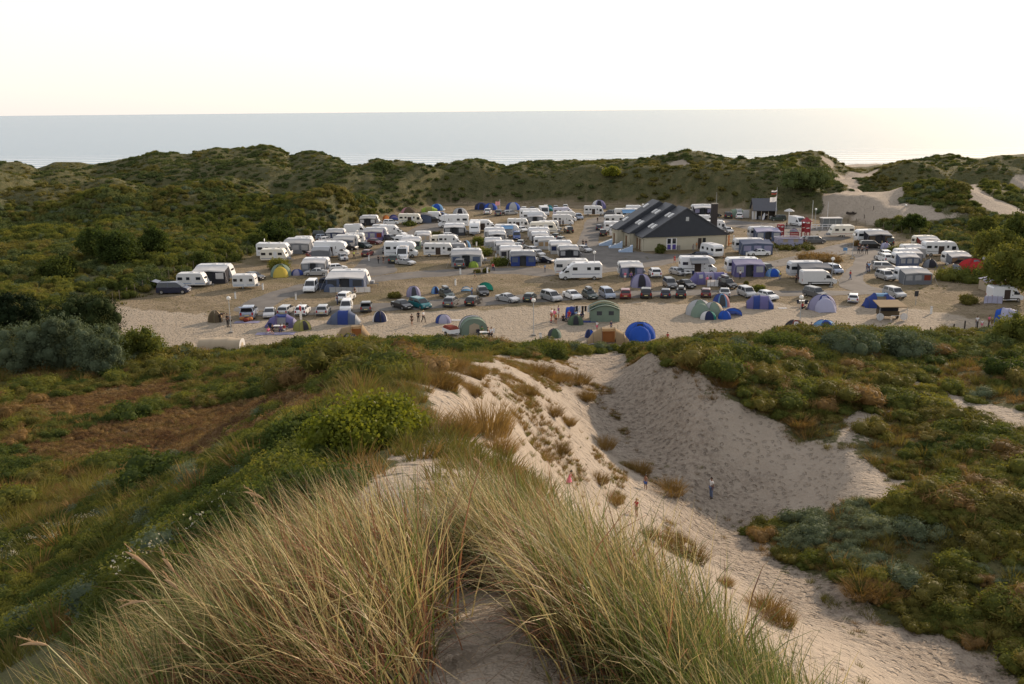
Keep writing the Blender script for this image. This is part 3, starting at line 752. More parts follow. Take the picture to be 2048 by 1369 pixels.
# rough grass along edges inside the camp
x, y, r = area_points(9000, 118, 300, 311)
sand, camp, csand, heath, beach = cover(x, y)
k = (camp > 0.9) & (csand < 0.3) & (fbm(x/8, y/8, 4, 131) > 0.34)
P, ro, sc = place(x[k], y[k], r, 0.15, 0.4, 0.02); put('camp_grass', P, ro, sc, r.choice([0, 1, 2], len(P)))
x, y, r = area_points(9000, 110, 240, 312, 36)
sdc = sd_poly(x, y, CAMP); k = (sdc < 1.5) & (sdc > -5) & (y > 118)
P, ro, sc = place(x[k], y[k], r, 0.4, 0.9, 0.02); put('camp_grass', P, ro, sc, r.choice([0, 1, 2], len(P)))
L_PALE = leaf_mat('pale_seed_tufts', (0.45, 0.42, 0.34), (0.55, 0.52, 0.44), (0.62, 0.6, 0.52), 0.3)
K_FLOW = [np_mesh('pale_tufts', *leaf_quads(np.random.default_rng(7).normal(size=(40, 3))*np.array([.16, .16, .07]), unit(np.random.default_rng(8), 40), 0.045, np.random.default_rng(9), .8))]
K_FLOW[0].materials.append(L_PALE)
PROT = {'pale_flowers': K_FLOW, 'near_scrub': K_NEAR, 'mid_scrub': K_MID, 'far_scrub': K_FAR, 'dry_grass': K_TUFT, 'far_grass': K_TUFTFAR, 'red_heath': K_HEATH, 'camp_grass': K_TUFTFAR}
for kk, lst in scat.items():
    scatter(kk, PROT[kk], *[np.concatenate([a[q] for a in lst]) for q in range(4)])
    print(kk, sum(len(a[0]) for a in lst))

# ------------------------------------------------------------------ marram grass at the photographer's feet
m_, nt, b = nodes_of('marram_blades')
at = N(nt, 'Attribute'); at.attribute_name = 'tint'
b.inputs['Roughness'].default_value = 0.5; b.inputs['Specular IOR Level'].default_value = 0.3
nt.links.new(at.outputs['Color'], b.inputs['Base Color'])
tr = N(nt, 'BsdfTranslucent'); ms = N(nt, 'MixShader'); ms.inputs[0].default_value = 0.35
nt.links.new(at.outputs['Color'], tr.inputs[0]); nt.links.new(b.outputs[0], ms.inputs[1]); nt.links.new(tr.outputs[0], ms.inputs[2])
nt.links.new(ms.outputs[0], nt.nodes['Material Output'].inputs[0])
MARRAM = m_
SEED_M = mat('seed_head', (0.50, 0.34, 0.19), 0.8, nscale=60, noise=0.3, trans=0.3)
def marram(cx, cy, rx, ry, n, seed, L=(0.55, 1.05), lean=math.pi*0.93, th1=(0.35, 1.9), green=0.45, dens_edge=0.5, z_off=0.0, seg=5, W=0.0066):
    r = np.random.default_rng(seed)
    a = r.uniform(0, 6.283, n); d = np.sqrt(r.uniform(0, 1, n))**dens_edge if dens_edge != 0.5 else np.sqrt(r.uniform(0, 1, n))
    # stems grow in many small bunches
    nb = max(6, n // 45); ba = r.uniform(0, 6.283, nb); bd = np.sqrt(r.uniform(0, 1, nb)); k = r.integers(0, nb, n)
    X = cx + rx*bd[k]*np.cos(ba[k]) + r.normal(size=n)*0.05; Y = cy + ry*bd[k]*np.sin(ba[k]) + r.normal(size=n)*0.05
    P = np.c_[X, Y, hgt(X, Y) - 0.02 + z_off]
    az = lean + r.normal(size=n)*0.62 + (r.normal(size=nb)*0.2)[k]
    dead = r.uniform(size=n) < 0.28
    Ln = r.uniform(*L, n) * np.where(dead, 0.75, 1.0)
    az = np.where(dead, lean + r.normal(size=n)*1.2, az); odd = r.uniform(size=n) < 0.12; az = np.where(odd, r.uniform(0, 6.283, n), az)
    t1 = np.where(dead, r.uniform(1.2, 2.7, n), np.where(r.uniform(size=n) < 0.18, r.uniform(1.5, 2.4, n), r.uniform(th1[0], th1[1]*0.72, n)))
    t0 = np.where(dead, r.uniform(0.2, 0.9, n), r.uniform(0.02, 0.45, n))
    V, q = blades(P, Ln, W*r.uniform(0.55, 1.2, n), az, t0, np.maximum(t1, t0), r, seg, 1.4)
    u = r.uniform(size=(n, 1)); g = np.array([0.125, 0.158, 0.034]); st = np.array([0.56, 0.44, 0.19]); br = np.array([0.25, 0.115, 0.055]); gr = np.array([0.17, 0.14, 0.095])
    c = np.where(u < green - 0.06, g * r.uniform(0.6, 1.35, (n, 1)), np.where(u < green + 0.36, st * r.uniform(0.55, 1.1, (n, 1)), br * r.uniform(0.6, 1.3, (n, 1))))
    c = np.where(dead[:, None], np.where(u < 0.5, gr, br) * r.uniform(0.5, 1.2, (n, 1)), c)
    cc = np.repeat(np.c_[c, np.ones(n)], (seg+1)*2, 0)
    return V, q, cc
def marram_clump(name, label, group, parts, heads):
    root = tag(empty(name, (parts[0][0], parts[0][1], float(hgt(parts[0][0], parts[0][1])))), label, 'grass clump', group)
    Vs, Qs, Cs, k0 = [], [], [], 0
    for a in parts:
        V, q, c = marram(*a[:6], **(a[6] if len(a) > 6 else {})); Vs.append(V); Qs.append(q + k0); Cs.append(c); k0 += len(V)
    me = np_mesh('blades', np.concatenate(Vs), np.concatenate(Qs)); add_attr(me, 'tint', np.concatenate(Cs), 'FLOAT_COLOR'); me.materials.append(MARRAM)
    o = tag(link('blades', me, root), kind='stuff'); o.location = -root.location
    for (hx, hy, D, L, dx, dz) in heads:
        L *= 0.8; tip = at_d(hx, hy, D); v = Vector((dx, 0.05, dz)).normalized(); p0 = tip - v*L
        mb = MB(); pts = [p0 + v*L*t + Vector((0, 0, -0.03*t*t)) for t in (0, .12, .3, .5, .7, .88, 1)]; rs_ = [.0015, .004, .006, .0062, .005, .0032, .0008]
        rings = [[p + Vector((rr_*math.cos(2*math.pi*k/6)*0.7, rr_*math.sin(2*math.pi*k/6), rr_*math.cos(2*math.pi*k/6)*0.7)) for k in range(6)] for p, rr_ in zip(pts, rs_)]
        mb.loft(rings)
        # a few awns for a rough outline
        rd = random.Random(int(hx))
        for q_ in range(26):
            p = p0 + v*L*rd.uniform(0.05, .95); w = Vector((rd.uniform(-1, 1), rd.uniform(-1, 1), rd.uniform(-1, 1)))*0.008 + v*0.014
            s_ = w.cross(v).normalized()*0.0018 if w.cross(v).length > 1e-6 else Vector((0.001, 0, 0))
            mb.add([p - s_, p + s_, p + w], [(0, 1, 2)])
        # its stem runs down into the clump
        st = MB(); base = Vector((p0.x + 0.30*(-dx), p0.y, p0.z - 0.55)); st.tube([base, (base + p0)/2 + Vector((0, 0, .06)) - Vector((dx*.03, 0, 0)), p0], 0.0024, 4, 0.0016)
        so = st.build('stem', MARRAM_STEM, root); so.location = -root.location
        mb.build('seed_head', SEED_M, so, True)
    return root
MARRAM_STEM = mat('marram_stem', (0.30, 0.27, 0.10), 0.5, trans=0.2)
marram_clump('marram_clump', 'big marram grass clump left of the sandy gap in the foreground', 'foreground marram clumps',
  [(-0.68, 3.25, 0.36, 0.62, 5200, 501, dict(L=(0.42, 0.82))), (-0.62, 3.3, 0.34, 0.55, 420, 507, dict(L=(0.6, 0.92), th1=(1.5, 3.2), green=0.08, W=0.0095)), (-0.50, 2.85, 0.17, 0.35, 1700, 502, dict(green=0.25, L=(0.3, 0.6), th1=(0.8, 2.2))), (-1.15, 2.95, 0.36, 0.5, 2700, 503, dict(green=0.55, L=(0.35, 0.72))), (-1.55, 2.7, 0.35, 0.4, 1000, 505, dict(green=0.85, L=(0.35, 0.7))),
   (-0.62, 4.4, 0.42, 0.6, 2600, 504, dict(green=0.4, L=(0.4, 0.75))), (-1.2, 3.9, 0.4, 0.5, 1600, 506, dict(green=0.5, L=(0.35, 0.65)))],
  [(248, 1085, 2.6, 0.15, -0.62, 0.75), (322, 1100, 2.8, 0.11, -0.4, 0.85), (326, 1143, 2.8, 0.10, -0.55, 0.8), (35, 1273, 2.4, 0.11, -0.93, 0.3), (232, 1200, 2.6, 0.11, -0.95, 0.05), (485, 970, 3.5, 0.13, -0.75, 0.55), (502, 990, 3.4, 0.12, -0.5, 0.8), (752, 945, 4.3, 0.11, -0.05, 0.98), (698, 1012, 3.9, 0.11, -0.3, 0.9)])
marram_clump('marram_clump', 'big marram grass clump right of the sandy gap, spilling down the lit slope', 'foreground marram clumps',
  [(0.47, 3.25, 0.32, 0.6, 4600, 511, dict(green=0.5, L=(0.38, 0.72))), (0.5, 3.2, 0.32, 0.55, 380, 517, dict(L=(0.5, 0.8), th1=(1.5, 3.2), green=0.08, W=0.0095)), (0.78, 2.85, 0.30, 0.4, 3000, 512, dict(green=0.75, L=(0.3, 0.58))), (0.08, 4.5, 0.28, 0.6, 3000, 513, dict(green=0.5, L=(0.42, 0.76))), (1.05, 3.2, 0.25, 0.4, 1400, 514, dict(green=0.85, L=(0.3, 0.5))), (0.22, 3.5, 0.12, 0.5, 1100, 515, dict(green=0.2, L=(0.25, 0.45), th1=(0.8, 2.3)))],
  [(945, 905, 5.0, 0.15, -0.55, 0.8), (1366, 1118, 3.6, 0.11, 0.15, 0.98)])
marram_clump('marram_clump', 'thin marram grass clump on the sand behind the two big clumps', 'foreground marram clumps',
  [(-0.1, 6.2, 0.32, 0.7, 1700, 521, dict(L=(0.3, 0.6), green=0.4)), (0.3, 7.4, 0.35, 0.8, 900, 522, dict(L=(0.25, 0.5), green=0.5)), (-0.75, 6.6, 0.3, 0.6, 700, 523, dict(L=(0.3, 0.55), green=0.5))], [])

_r = np.random.default_rng(77); _n = 420
_x = _r.uniform(-0.55, 0.6, _n); _y = _r.uniform(1.9, 6.0, _n)
V, q = blades(np.c_[_x, _y, hgt(_x, _y) + 0.008], _r.uniform(.06, .34, _n), 0.004*_r.uniform(.5, 1.2, _n), _r.uniform(0, 6.28, _n), np.full(_n, 1.45), _r.uniform(1.45, 1.75, _n), _r, 4)
me = np_mesh('grass_litter', V, q); _c = np.array([.26, .19, .11])*_r.uniform(.4, 1.3, (_n, 1)); add_attr(me, 'tint', np.repeat(np.c_[_c, np.ones(_n)], 10, 0), 'FLOAT_COLOR'); me.materials.append(MARRAM)
tag(link('grass_litter', me), kind='stuff')
# ------------------------------------------------------------------ roads and tracks inside the camp
asph, nt, b = nodes_of('worn_asphalt')
geo = N(nt, 'NewGeometry'); pos = geo.outputs['Position']
c = mixc(nt, mrange(nt, noise(nt, pos, 0.25, 5, 0.65), 0.35, 0.65), (0.115, 0.108, 0.10), (0.165, 0.155, 0.143))
c = mixc(nt, mrange(nt, noise(nt, pos, 0.6, 6, 0.7), 0.58, 0.72), c, (0.22, 0.18, 0.13))
nt.links.new(c, b.inputs['Base Color']); b.inputs['Roughness'].default_value = 0.9; b.inputs['Specular IOR Level'].default_value = 0.15
ROADS = [
 [(462,622),(486,606),(530,588),(575,575),(612,566),(650,562),(700,562),(745,553),(830,543),(900,539),(1000,536),(1075,535),(1110,540),(1115,556),(1000,546),(900,553),(800,559),(745,565),(672,575),(610,587),(560,602),(535,620),(500,626)],
 [(700,553),(716,524),(752,500),(785,482),(812,466),(836,452),(868,442),(905,436),(925,444),(885,456),(862,470),(822,488),(795,510),(785,530),(800,543),(760,552)],
 [(1098,536),(1130,518),(1148,500),(1158,480),(1166,462),(1168,446),(1180,436),(1240,428),(1330,426),(1336,434),(1250,438),(1218,448),(1200,468),(1194,488),(1216,496),(1270,503),(1320,510),(1392,507),(1440,503),(1440,512),(1380,520),(1330,530),(1250,542),(1190,548)],
 [(500,626),(640,614),(780,606),(900,598),(1050,590),(1250,583),(1400,580),(1550,582),(1740,582),(1795,588),(1600,594),(1400,591),(1250,596),(1050,606),(900,616),(780,622),(620,630),(520,634)],
 [(1690,584),(1672,566),(1686,546),(1714,522),(1704,508),(1652,512),(1570,534),(1490,541),(1440,540),(1445,532),(1540,524),(1610,508),(1660,492),(1700,484),(1765,494),(1756,510),(1744,538),(1724,558),(1738,574),(1790,582)],
 [(1405,432),(1470,442),(1560,448),(1610,446),(1650,458),(1720,466),(1712,478),(1650,482),(1596,486),(1570,470),(1480,456),(1410,448)],
]
for k, R in enumerate(ROADS):
    # smooth outline (Chaikin), then a flat sheet a few millimetres above the ground
    pts = [at_z(a, b_)[:2] for a, b_ in R]
    for _ in range(3):
        pts = [q for i in range(len(pts)) for q in ((0.75*pts[i][0]+0.25*pts[(i+1) % len(pts)][0], 0.75*pts[i][1]+0.25*pts[(i+1) % len(pts)][1]), (0.25*pts[i][0]+0.75*pts[(i+1) % len(pts)][0], 0.25*pts[i][1]+0.75*pts[(i+1) % len(pts)][1]))]
    pts = [(x + 0.35*float(fbm(np.array([x/2]), np.array([y/2]), 3, 9)[0]), y + 0.8*float(fbm(np.array([x/2]), np.array([y/2]), 3, 19)[0])) for x, y in pts]
    bm = bmesh.new()
    es = []
    vs = [bm.verts.new((x, y, 0.006 + 0.004*k)) for x, y in pts]
    for i in range(len(vs)): es.append(bm.edges.new((vs[i], vs[(i+1) % len(vs)])))
    bmesh.ops.triangle_fill(bm, edges=es, use_beauty=True)
    for f in bm.faces:
        if f.normal.z < 0: f.normal_flip()
    rm = bpy.data.meshes.new('road'); bm.to_mesh(rm); bm.free(); rm.materials.append(asph)
    tag(link('road', rm), kind='structure')

# ------------------------------------------------------------------ shared vehicle materials
GLASS = mat('dark_glass', (0.018, 0.022, 0.027), 0.08, spec=0.6, noise=0.05)
TYRE = mat('tyre', (0.018, 0.018, 0.018), 0.85)
RIM = mat('wheel_rim', (0.42, 0.42, 0.42), 0.35, 0.7)
PLASTIC = mat('dark_plastic', (0.03, 0.03, 0.032), 0.6)
LAMP_W = mat('headlight_lens', (0.62, 0.63, 0.64), 0.15)
LAMP_R = mat('tail_lamp_lens', (0.35, 0.015, 0.012), 0.2)
PLATE = mat('number_plate', (0.72, 0.72, 0.68), 0.4)
PLATE_Y = mat('number_plate_rear', (0.7, 0.62, 0.3), 0.4)
WHITE = mat('white_paint', (0.68, 0.695, 0.71), 0.32, spec=0.5, noise=0.04)
OFFW = mat('offwhite_paint', (0.60, 0.605, 0.60), 0.4, spec=0.45, noise=0.07); PALEG = mat('pale_grey_paint', (0.50, 0.515, 0.535), 0.4, spec=0.45, noise=0.06)
STRIPES = [mat('stripe_' + k, c, 0.5) for k, c in (('grey', (.25, .26, .28)), ('navy', (.03, .05, .16)), ('brown', (.16, .09, .05)), ('blue', (.08, .2, .4)), ('red', (.3, .04, .04)), ('black', (.03, .03, .03)))]
rv = random.Random(21)
CREAM = mat('cream_paint', (0.68, 0.65, 0.56), 0.35, spec=0.5, noise=0.05)
PAINTS = {k: mat('paint_' + k, c, 0.28, m_, 0.5, 0.04, coat=0.4) for k, c, m_ in [
  ('black', (0.012, 0.012, 0.014), 0), ('navy', (0.016, 0.022, 0.05), 0), ('silver', (0.42, 0.43, 0.44), 0.35), ('grey', (0.13, 0.135, 0.14), 0.3), ('white', (0.74, 0.75, 0.75), 0),
  ('red', (0.20, 0.018, 0.02), 0), ('teal', (0.015, 0.14, 0.16), 0.1), ('blue', (0.03, 0.07, 0.24), 0), ('dgreen', (0.03, 0.05, 0.045), 0.2), ('maroon', (0.09, 0.02, 0.025), 0), ('lblue', (0.28, 0.33, 0.42), 0.3)]}
GREYP = mat('grey_trim', (0.25, 0.26, 0.28), 0.5)
BLUEWIN = mat('blue_blind', (0.05, 0.22, 0.5), 0.3)

class Proto:
    def __init__(s): s.p = []
    def add(s, name, me, loc=(0, 0, 0), parent=None): s.p.append((name, me, loc, parent)); return len(s.p) - 1
def inst(proto, name, loc, rz, scale, label, cat, group=None, mats=None, skip=(), only=None):
    """one thing: its Empty and a copy of each part"""
    r = tag(empty(name, loc, rz), label, cat, group); r.scale = scale if hasattr(scale, '__len__') else (scale,)*3
    objs = []
    for nm, me, lc, par in proto.p:
        if nm in skip or (only and nm not in only): objs.append(None); continue
        o = bpy.data.objects.new(nm, me); COL.objects.link(o); o.location = lc
        o.parent = objs[par] if par is not None and objs[par] is not None else r
        if mats and nm in mats:
            o.material_slots[0].link = 'OBJECT'; o.material_slots[0].material = mats[nm]
        objs.append(o)
    return r
def wheel_mesh(R, w=0.21):
    mb = MB(); mb.disc((0, 0, 0), R, 'y', w, 16)
    me = mb.mesh('wheel', TYRE); n0 = len(me.polygons); 
    mb2 = MB(); mb2.disc((0, 0, 0), R*0.62, 'y', w + 0.012, 12); 
    bm = bmesh.new(); bm.from_mesh(me); k = len(bm.faces)
    t = mb2.mesh('rim_tmp', None); bm.from_mesh(t); bm.faces.ensure_lookup_table()
    for f in bm.faces[k:]: f.material_index = 1
    bm.to_mesh(me); bm.free(); me.materials.append(RIM); bpy.data.meshes.remove(t)
    return me
WHEEL = wheel_mesh(0.32); WHEEL_S = wheel_mesh(0.29, 0.18)
def quad_plate(c, nrm, upv, w, h, name, m, off=0.006, th=0.012):
    """thin plate with thickness facing nrm"""
    n_ = Vector(nrm).normalized(); u = Vector(upv).normalized(); s = u.cross(n_).normalized(); c = Vector(c) + n_*off
    a = [c - s*w/2 - u*h/2, c + s*w/2 - u*h/2, c + s*w/2 + u*h/2, c - s*w/2 + u*h/2]
    mb = MB(); mb.loft([[p - n_*th for p in a], a]); return mb.mesh(name, m)
def pane(corners, name, m, inset=0.08, off=0.008, th=0.015):
    """glass pane on a quad (a,b,c,d): inset, a little proud, with thickness"""
    a, b_, c, d = [Vector(p) for p in corners]; ctr = (a+b_+c+d)/4
    n_ = (b_-a).cross(d-a).normalized()
    q = [p + (ctr-p)*inset + n_*off for p in (a, b_, c, d)]
    mb = MB(); mb.loft([[p - n_*th for p in q], q]); return mb.mesh(name, m)
def car_proto(L, W, H, kind):
    hw = W/2; f = L/2; r_ = -L/2
    K = {'hatch': (f-1.05, r_+0.10, 0.55, 0.30, 0.96), 'sedan': (f-1.15, r_+0.78, 0.75, 0.65, 0.94), 'estate': (f-1.15, r_+0.10, 0.65, 0.28, 0.96),
         'mpv': (f-0.75, r_+0.08, 0.85, 0.22, 1.02), 'suv': (f-1.05, r_+0.10, 0.5, 0.2, 1.08), 'small_van': (f-0.85, r_+0.06, 0.6, 0.06, 1.05)}[kind]
    xw, xr, fs, rs_, zb = K
    lift = 0.08 if kind in ('suv',) else 0.0
    prof = [(r_+0.06, 0.2+lift), (f-0.1, 0.2+lift), (f, 0.34+lift), (f-0.01, 0.58+lift), (f-0.16, zb-0.2), (xw+0.1, zb-0.02), (xr-0.02 if kind != 'sedan' else xr, zb), (r_+0.06, zb-0.02), (r_, zb-0.25), (r_, 0.36+lift)]
    cz = 0.55
    ins = [(x*0.985, cz + (z-cz)*0.93) for x, z in prof]
    P = Proto(); mb = MB()
    mb.loft([[(x, -hw, z) for x, z in ins][::-1], [(x, -hw+0.09, z) for x, z in prof][::-1], [(x, hw-0.09, z) for x, z in prof][::-1], [(x, hw, z) for x, z in ins][::-1]])
    def ring(x0, x1, w, z, ch):
        return [(x0, -w+ch, z), (x0+ch, -w, z), (x1-ch, -w, z), (x1, -w+ch, z), (x1, w-ch, z), (x1-ch, w, z), (x0+ch, w, z), (x0, w-ch, z)]
    b0, w0 = (xr, xw), hw-0.04; b1, w1, z1 = (xr+rs_, xw-fs), hw-0.17, H-0.09
    zg = zb - 0.04
    mb.loft([ring(b0[0], b0[1], w0, zg, 0.05), ring(b1[0], b1[1], w1, z1, 0.05), ring(b1[0]+0.14, b1[1]-0.18, w1-0.1, H-0.02, 0.08), ring(b1[0]+0.4, b1[1]-0.45, w1-0.35, H, 0.08)])
    P.add('body', mb.mesh('body', PAINTS['silver']))
    P.add('windscreen', pane([(b0[1], -w0+.03, zg+.03), (b0[1], w0-.03, zg+.03), (b1[1], w1-.02, z1), (b1[1], -w1+.02, z1)], 'windscreen', GLASS, 0.07))
    P.add('rear_window', pane([(b0[0], w0-.03, zg+.06), (b0[0], -w0+.03, zg+.06), (b1[0], -w1+.02, z1), (b1[0], w1-.02, z1)], 'rear_window', GLASS, 0.09))
    mid = (b1[0]+b1[1])/2 + 0.05
    def lerp(t, lo, hi): return lo + (hi-lo)*t
    for sg in (-1, 1):
        for (xa, xb_, xc, xd) in ((mid+0.05, b0[1]-0.12, b1[1]-0.03, mid+0.05), (b0[0]+0.12+(0.1 if kind == 'sedan' else 0), mid-0.05, mid-0.05, b1[0]+0.1)):
            q = [(xa, sg*w0, zg+0.05), (xb_, sg*w0, zg+0.05), (xc, sg*w1, z1), (xd, sg*w1, z1)]
            if kind == 'small_van' and xb_ < mid: continue
            if sg > 0: q = [q[1], q[0], q[3], q[2]]
            P.add('side_window', pane(q, 'side_window', GLASS, 0.07))
    wl = WHEEL
    for xx in (f-0.82, r_+0.78):
        for sg in (-1, 1): P.add('wheel', wl, (xx, sg*(hw-0.085), 0.32))
    hl = quad_plate((f-0.04, 0, 0), (1, 0, 0.25), (0, 0, 1), 0.36, 0.16, 'headlight', LAMP_W, 0.0, 0.03)
    tl = quad_plate((r_, 0, 0), (-1, 0, 0), (0, 0, 1), 0.2, 0.34 if kind in ('mpv', 'estate', 'hatch', 'suv', 'small_van') else 0.2, 'tail_light', LAMP_R, 0.01, 0.03)
    for sg in (-1, 1):
        P.add('headlight', hl, (0.0, sg*(hw-0.3), 0.64+lift)); P.add('tail_light', tl, (0, sg*(hw-0.18), 0.74+lift))
    P.add('number_plate', quad_plate((f, 0, 0.42+lift), (1, 0, 0), (0, 0, 1), 0.5, 0.11, 'number_plate', PLATE, 0.01))
    P.add('number_plate', quad_plate((r_, 0, 0.55+lift), (-1, 0, 0), (0, 0, 1), 0.5, 0.11, 'number_plate', PLATE_Y, 0.01))
    mb = MB()
    mb.box(f-0.03, f+0.02, -hw+0.15, hw-0.15, 0.24+lift, 0.36+lift); mb.box(r_-0.02, r_+0.03, -hw+0.1, hw-0.1, 0.26+lift, 0.4+lift)
    P.add('bumper', mb.mesh('bumper', PLASTIC))
    mb = MB()
    for sg in (-1, 1): mb.box(xw-0.28, xw-0.12, sg*(hw+0.01) - 0.07, sg*(hw+0.01) + 0.07, zb, zb+0.13)
    P.add('wing_mirror', mb.mesh('wing_mirror', PLASTIC))
    P.dims = (L, W, H); P.xr, P.zb, P.b1 = xr, zb, b1
    mb = MB(); mb.prism([(-0.9, 0), (0.75, 0), (0.85, 0.12), (0.6, 0.34), (-0.8, 0.36), (-0.95, 0.2)], -0.38, 0.38)
    for xx in (-0.5, 0.5): mb.box(xx-0.03, xx+0.03, -0.5, 0.5, -0.08, 0.0)
    P.add('roof_box', mb.mesh('roof_box', PAINTS['silver']), ((b1[0]+b1[1])/2, 0, H+0.08))
    mb = MB(); mb.loft([[(0, -w0, -0.03), (0, w0, -0.03), (0, w0, 0.03), (0, -w0, 0.03)], [(-0.8, -w0, 0.22), (-0.8, w0, 0.22), (-0.8, w0, 0.28), (-0.8, -w0, 0.28)], [(-1.05, -w0+.1, 0.15), (-1.05, w0-.1, 0.15), (-1.05, w0-.1, 0.21), (-1.05, -w0+.1, 0.21)]])
    P.add('tailgate', mb.mesh('tailgate', PAINTS['silver']), (b1[0]+0.05, 0, H-0.04))
    mb = MB(); mb.box(-0.95, 0, -0.03, 0.03, 0, 0.62)
    P.add('open_door', mb.mesh('open_door', PAINTS['silver']), (xw-0.25, -hw-0.02, 0.34))
    return P
CARS = {'hatch': car_proto(3.9, 1.68, 1.46, 'hatch'), 'sedan': car_proto(4.5, 1.74, 1.42, 'sedan'), 'estate': car_proto(4.6, 1.75, 1.48, 'estate'),
        'mpv': car_proto(4.6, 1.8, 1.70, 'mpv'), 'suv': car_proto(4.4, 1.82, 1.76, 'suv'), 'small_van': car_proto(4.3, 1.8, 1.85, 'small_van')}
def spot(x0, x1, yb, L, W, yaw):
    """ground centre of a thing whose nearest lower edge shows at (x0..x1, yb), and its size factor"""
    cx = (x0 + x1)/2; p = at_z(cx, yb); c_, s_ = abs(math.cos(yaw)), abs(math.sin(yaw))
    slant = math.hypot(p.y, CAM_H) * math.hypot(1, p.x/p.y)
    ex = L*c_ + W*s_; ey = L*s_ + W*c_
    k = (x1 - x0) * slant / F / ex
    dirv = Vector((p.x, p.y, 0)).normalized()
    return p + dirv*(ey*0.5), k, p
def car(kind, colr, x0, x1, yb, yaw, label, extra=(), group='cars parked on the campsite'):
    P = CARS[kind]; ya = rad(yaw); c, k, _ = spot(x0, x1, yb, P.dims[0], P.dims[1], ya)
    k = min(1.18, max(0.88, k)); opt = {'roof_box', 'tailgate', 'open_door'} - set(extra)
    pm = PAINTS[colr]
    return inst(P, 'parked_car', c, ya, k, label, 'car', group, {'body': pm, 'tailgate': pm, 'open_door': pm, **({'roof_box': PAINTS['grey']} if colr in ('black', 'dgreen') else {})}, opt)

# ------------------------------------------------------------------ caravans
def caravan_proto(L=5.2, W=2.15, H=2.55, style=0):
    P = Proto(); f, r_ = L/2, -L/2; hw = W/2; zf = 0.42
    sl = (0.35, 0.55, 0.2)[style % 3]
    prof = [(r_+0.12, zf), (f-0.15, zf), (f, zf+0.45), (f-sl, H-0.35), (f-sl-0.3, H-0.04), (0, H), (r_+0.38, H-0.04), (r_+0.1, H-0.35), (r_, zf+0.5)]
    ins = [(x*0.99, 1.5 + (z-1.5)*0.955) for x, z in prof]
    mb = MB()
    mb.loft([[(x, -hw, z) for x, z in ins][::-1], [(x, -hw+0.1, z) for x, z in prof][::-1], [(x, hw-0.1, z) for x, z in prof][::-1], [(x, hw, z) for x, z in ins][::-1]])
    P.add('body', mb.mesh('body', WHITE))
    for sg in (-1, 1):
        for xx, ww in ((f-sl-0.75, 0.8), (-0.2 if sg > 0 else -0.5, 0.6), (r_+0.7, 0.85)):
            P.add('window', quad_plate((xx, sg*hw, 1.62), (0, sg, 0), (0, 0, 1), ww, 0.5, 'window', GLASS, 0.012, 0.03))
    P.add('window', quad_plate((f-sl*0.5-0.03, 0, 1.58), (1, 0, sl/(H-0.8)), (-sl/(H-0.8), 0, 1), 1.5, 0.5, 'window', GLASS, 0.02, 0.03))
    P.add('window', quad_plate((r_+0.045, 0, 1.62), (-1, 0, 0.05), (0.05, 0, 1), 1.5, 0.52, 'window', GLASS, 0.012, 0.03))
    P.add('door', quad_plate((0.38, -hw, 1.28), (0, -1, 0), (0, 0, 1), 0.62, 1.62, 'door', mat('caravan_door', (0.62, 0.63, 0.64), 0.4), 0.012, 0.03))
    mb = MB(); mb.box(r_+0.25, f-0.3, -hw-0.008, hw+0.008, 0.72, 0.80); P.add('stripe', mb.mesh('stripe', GREYP))
    for sg in (-1, 1): P.add('wheel', WHEEL_S, (-0.25, sg*(hw-0.1), 0.29))
    mb = MB()
    for sg in (-1, 1): mb.tube([(f-0.2, sg*0.6, 0.42), (f+1.05, sg*0.04, 0.42)], 0.04, 5)
    mb.tube([(f+0.95, 0, 0.0), (f+0.95, 0, 0.55)], 0.03, 5); mb.box(f+0.02, f+0.5, -0.55, 0.55, 0.46, 0.85)
    P.add('drawbar', mb.mesh('drawbar', GREYP))
    mb = MB(); mb.box(-0.3, 0.3, -0.3, 0.3, H-0.02, H+0.09); mb.box(1.2, 1.5, -0.2, 0.2, H-0.03, H+0.07); P.add('roof_vent', mb.mesh('roof_vent', mat('vent_plastic', (0.6, 0.6, 0.6), 0.5)))
    P.dims = (L, W, H); return P
CARAVANS = [caravan_proto(style=i) for i in range(3)]
def fabric(name, c, tr=0.25): return mat('fabric_' + name, c, 0.8, 0, 0.15, 0.10, 1.2, trans=tr, bump=0.25)
FAB = {k: fabric(k, c) for k, c in [('grey', (0.20, 0.215, 0.24)), ('lgrey', (0.44, 0.45, 0.46)), ('dgrey', (0.075, 0.08, 0.09)), ('blue', (0.045, 0.075, 0.26)), ('slate', (0.12, 0.15, 0.23)), ('purple', (0.16, 0.15, 0.32)), ('lilac', (0.30, 0.29, 0.42)),
   ('white', (0.66, 0.66, 0.66)), ('cream', (0.50, 0.42, 0.31)), ('tan', (0.34, 0.25, 0.15)), ('brown', (0.13, 0.10, 0.065)), ('orange', (0.55, 0.24, 0.09)), ('red', (0.45, 0.03, 0.035)), ('green', (0.10, 0.15, 0.09)), ('sage', (0.22, 0.29, 0.23)),
   ('lime', (0.30, 0.42, 0.07)), ('olive', (0.27, 0.27, 0.09)), ('royal', (0.03, 0.10, 0.46)), ('sky', (0.16, 0.33, 0.55)), ('teal', (0.02, 0.20, 0.17)), ('navy', (0.03, 0.04, 0.10)), ('charcoal', (0.045, 0.045, 0.055)), ('brick', (0.25, 0.06, 0.04)), ('pink', (0.5, 0.25, 0.27)), ('yellow', (0.55, 0.42, 0.08)), ('violetw', (0.42, 0.42, 0.55)), ('camo', (0.19, 0.16, 0.09))]}
CLEAR = mat('clear_film', (0.30, 0.31, 0.33), 0.2, spec=0.5)
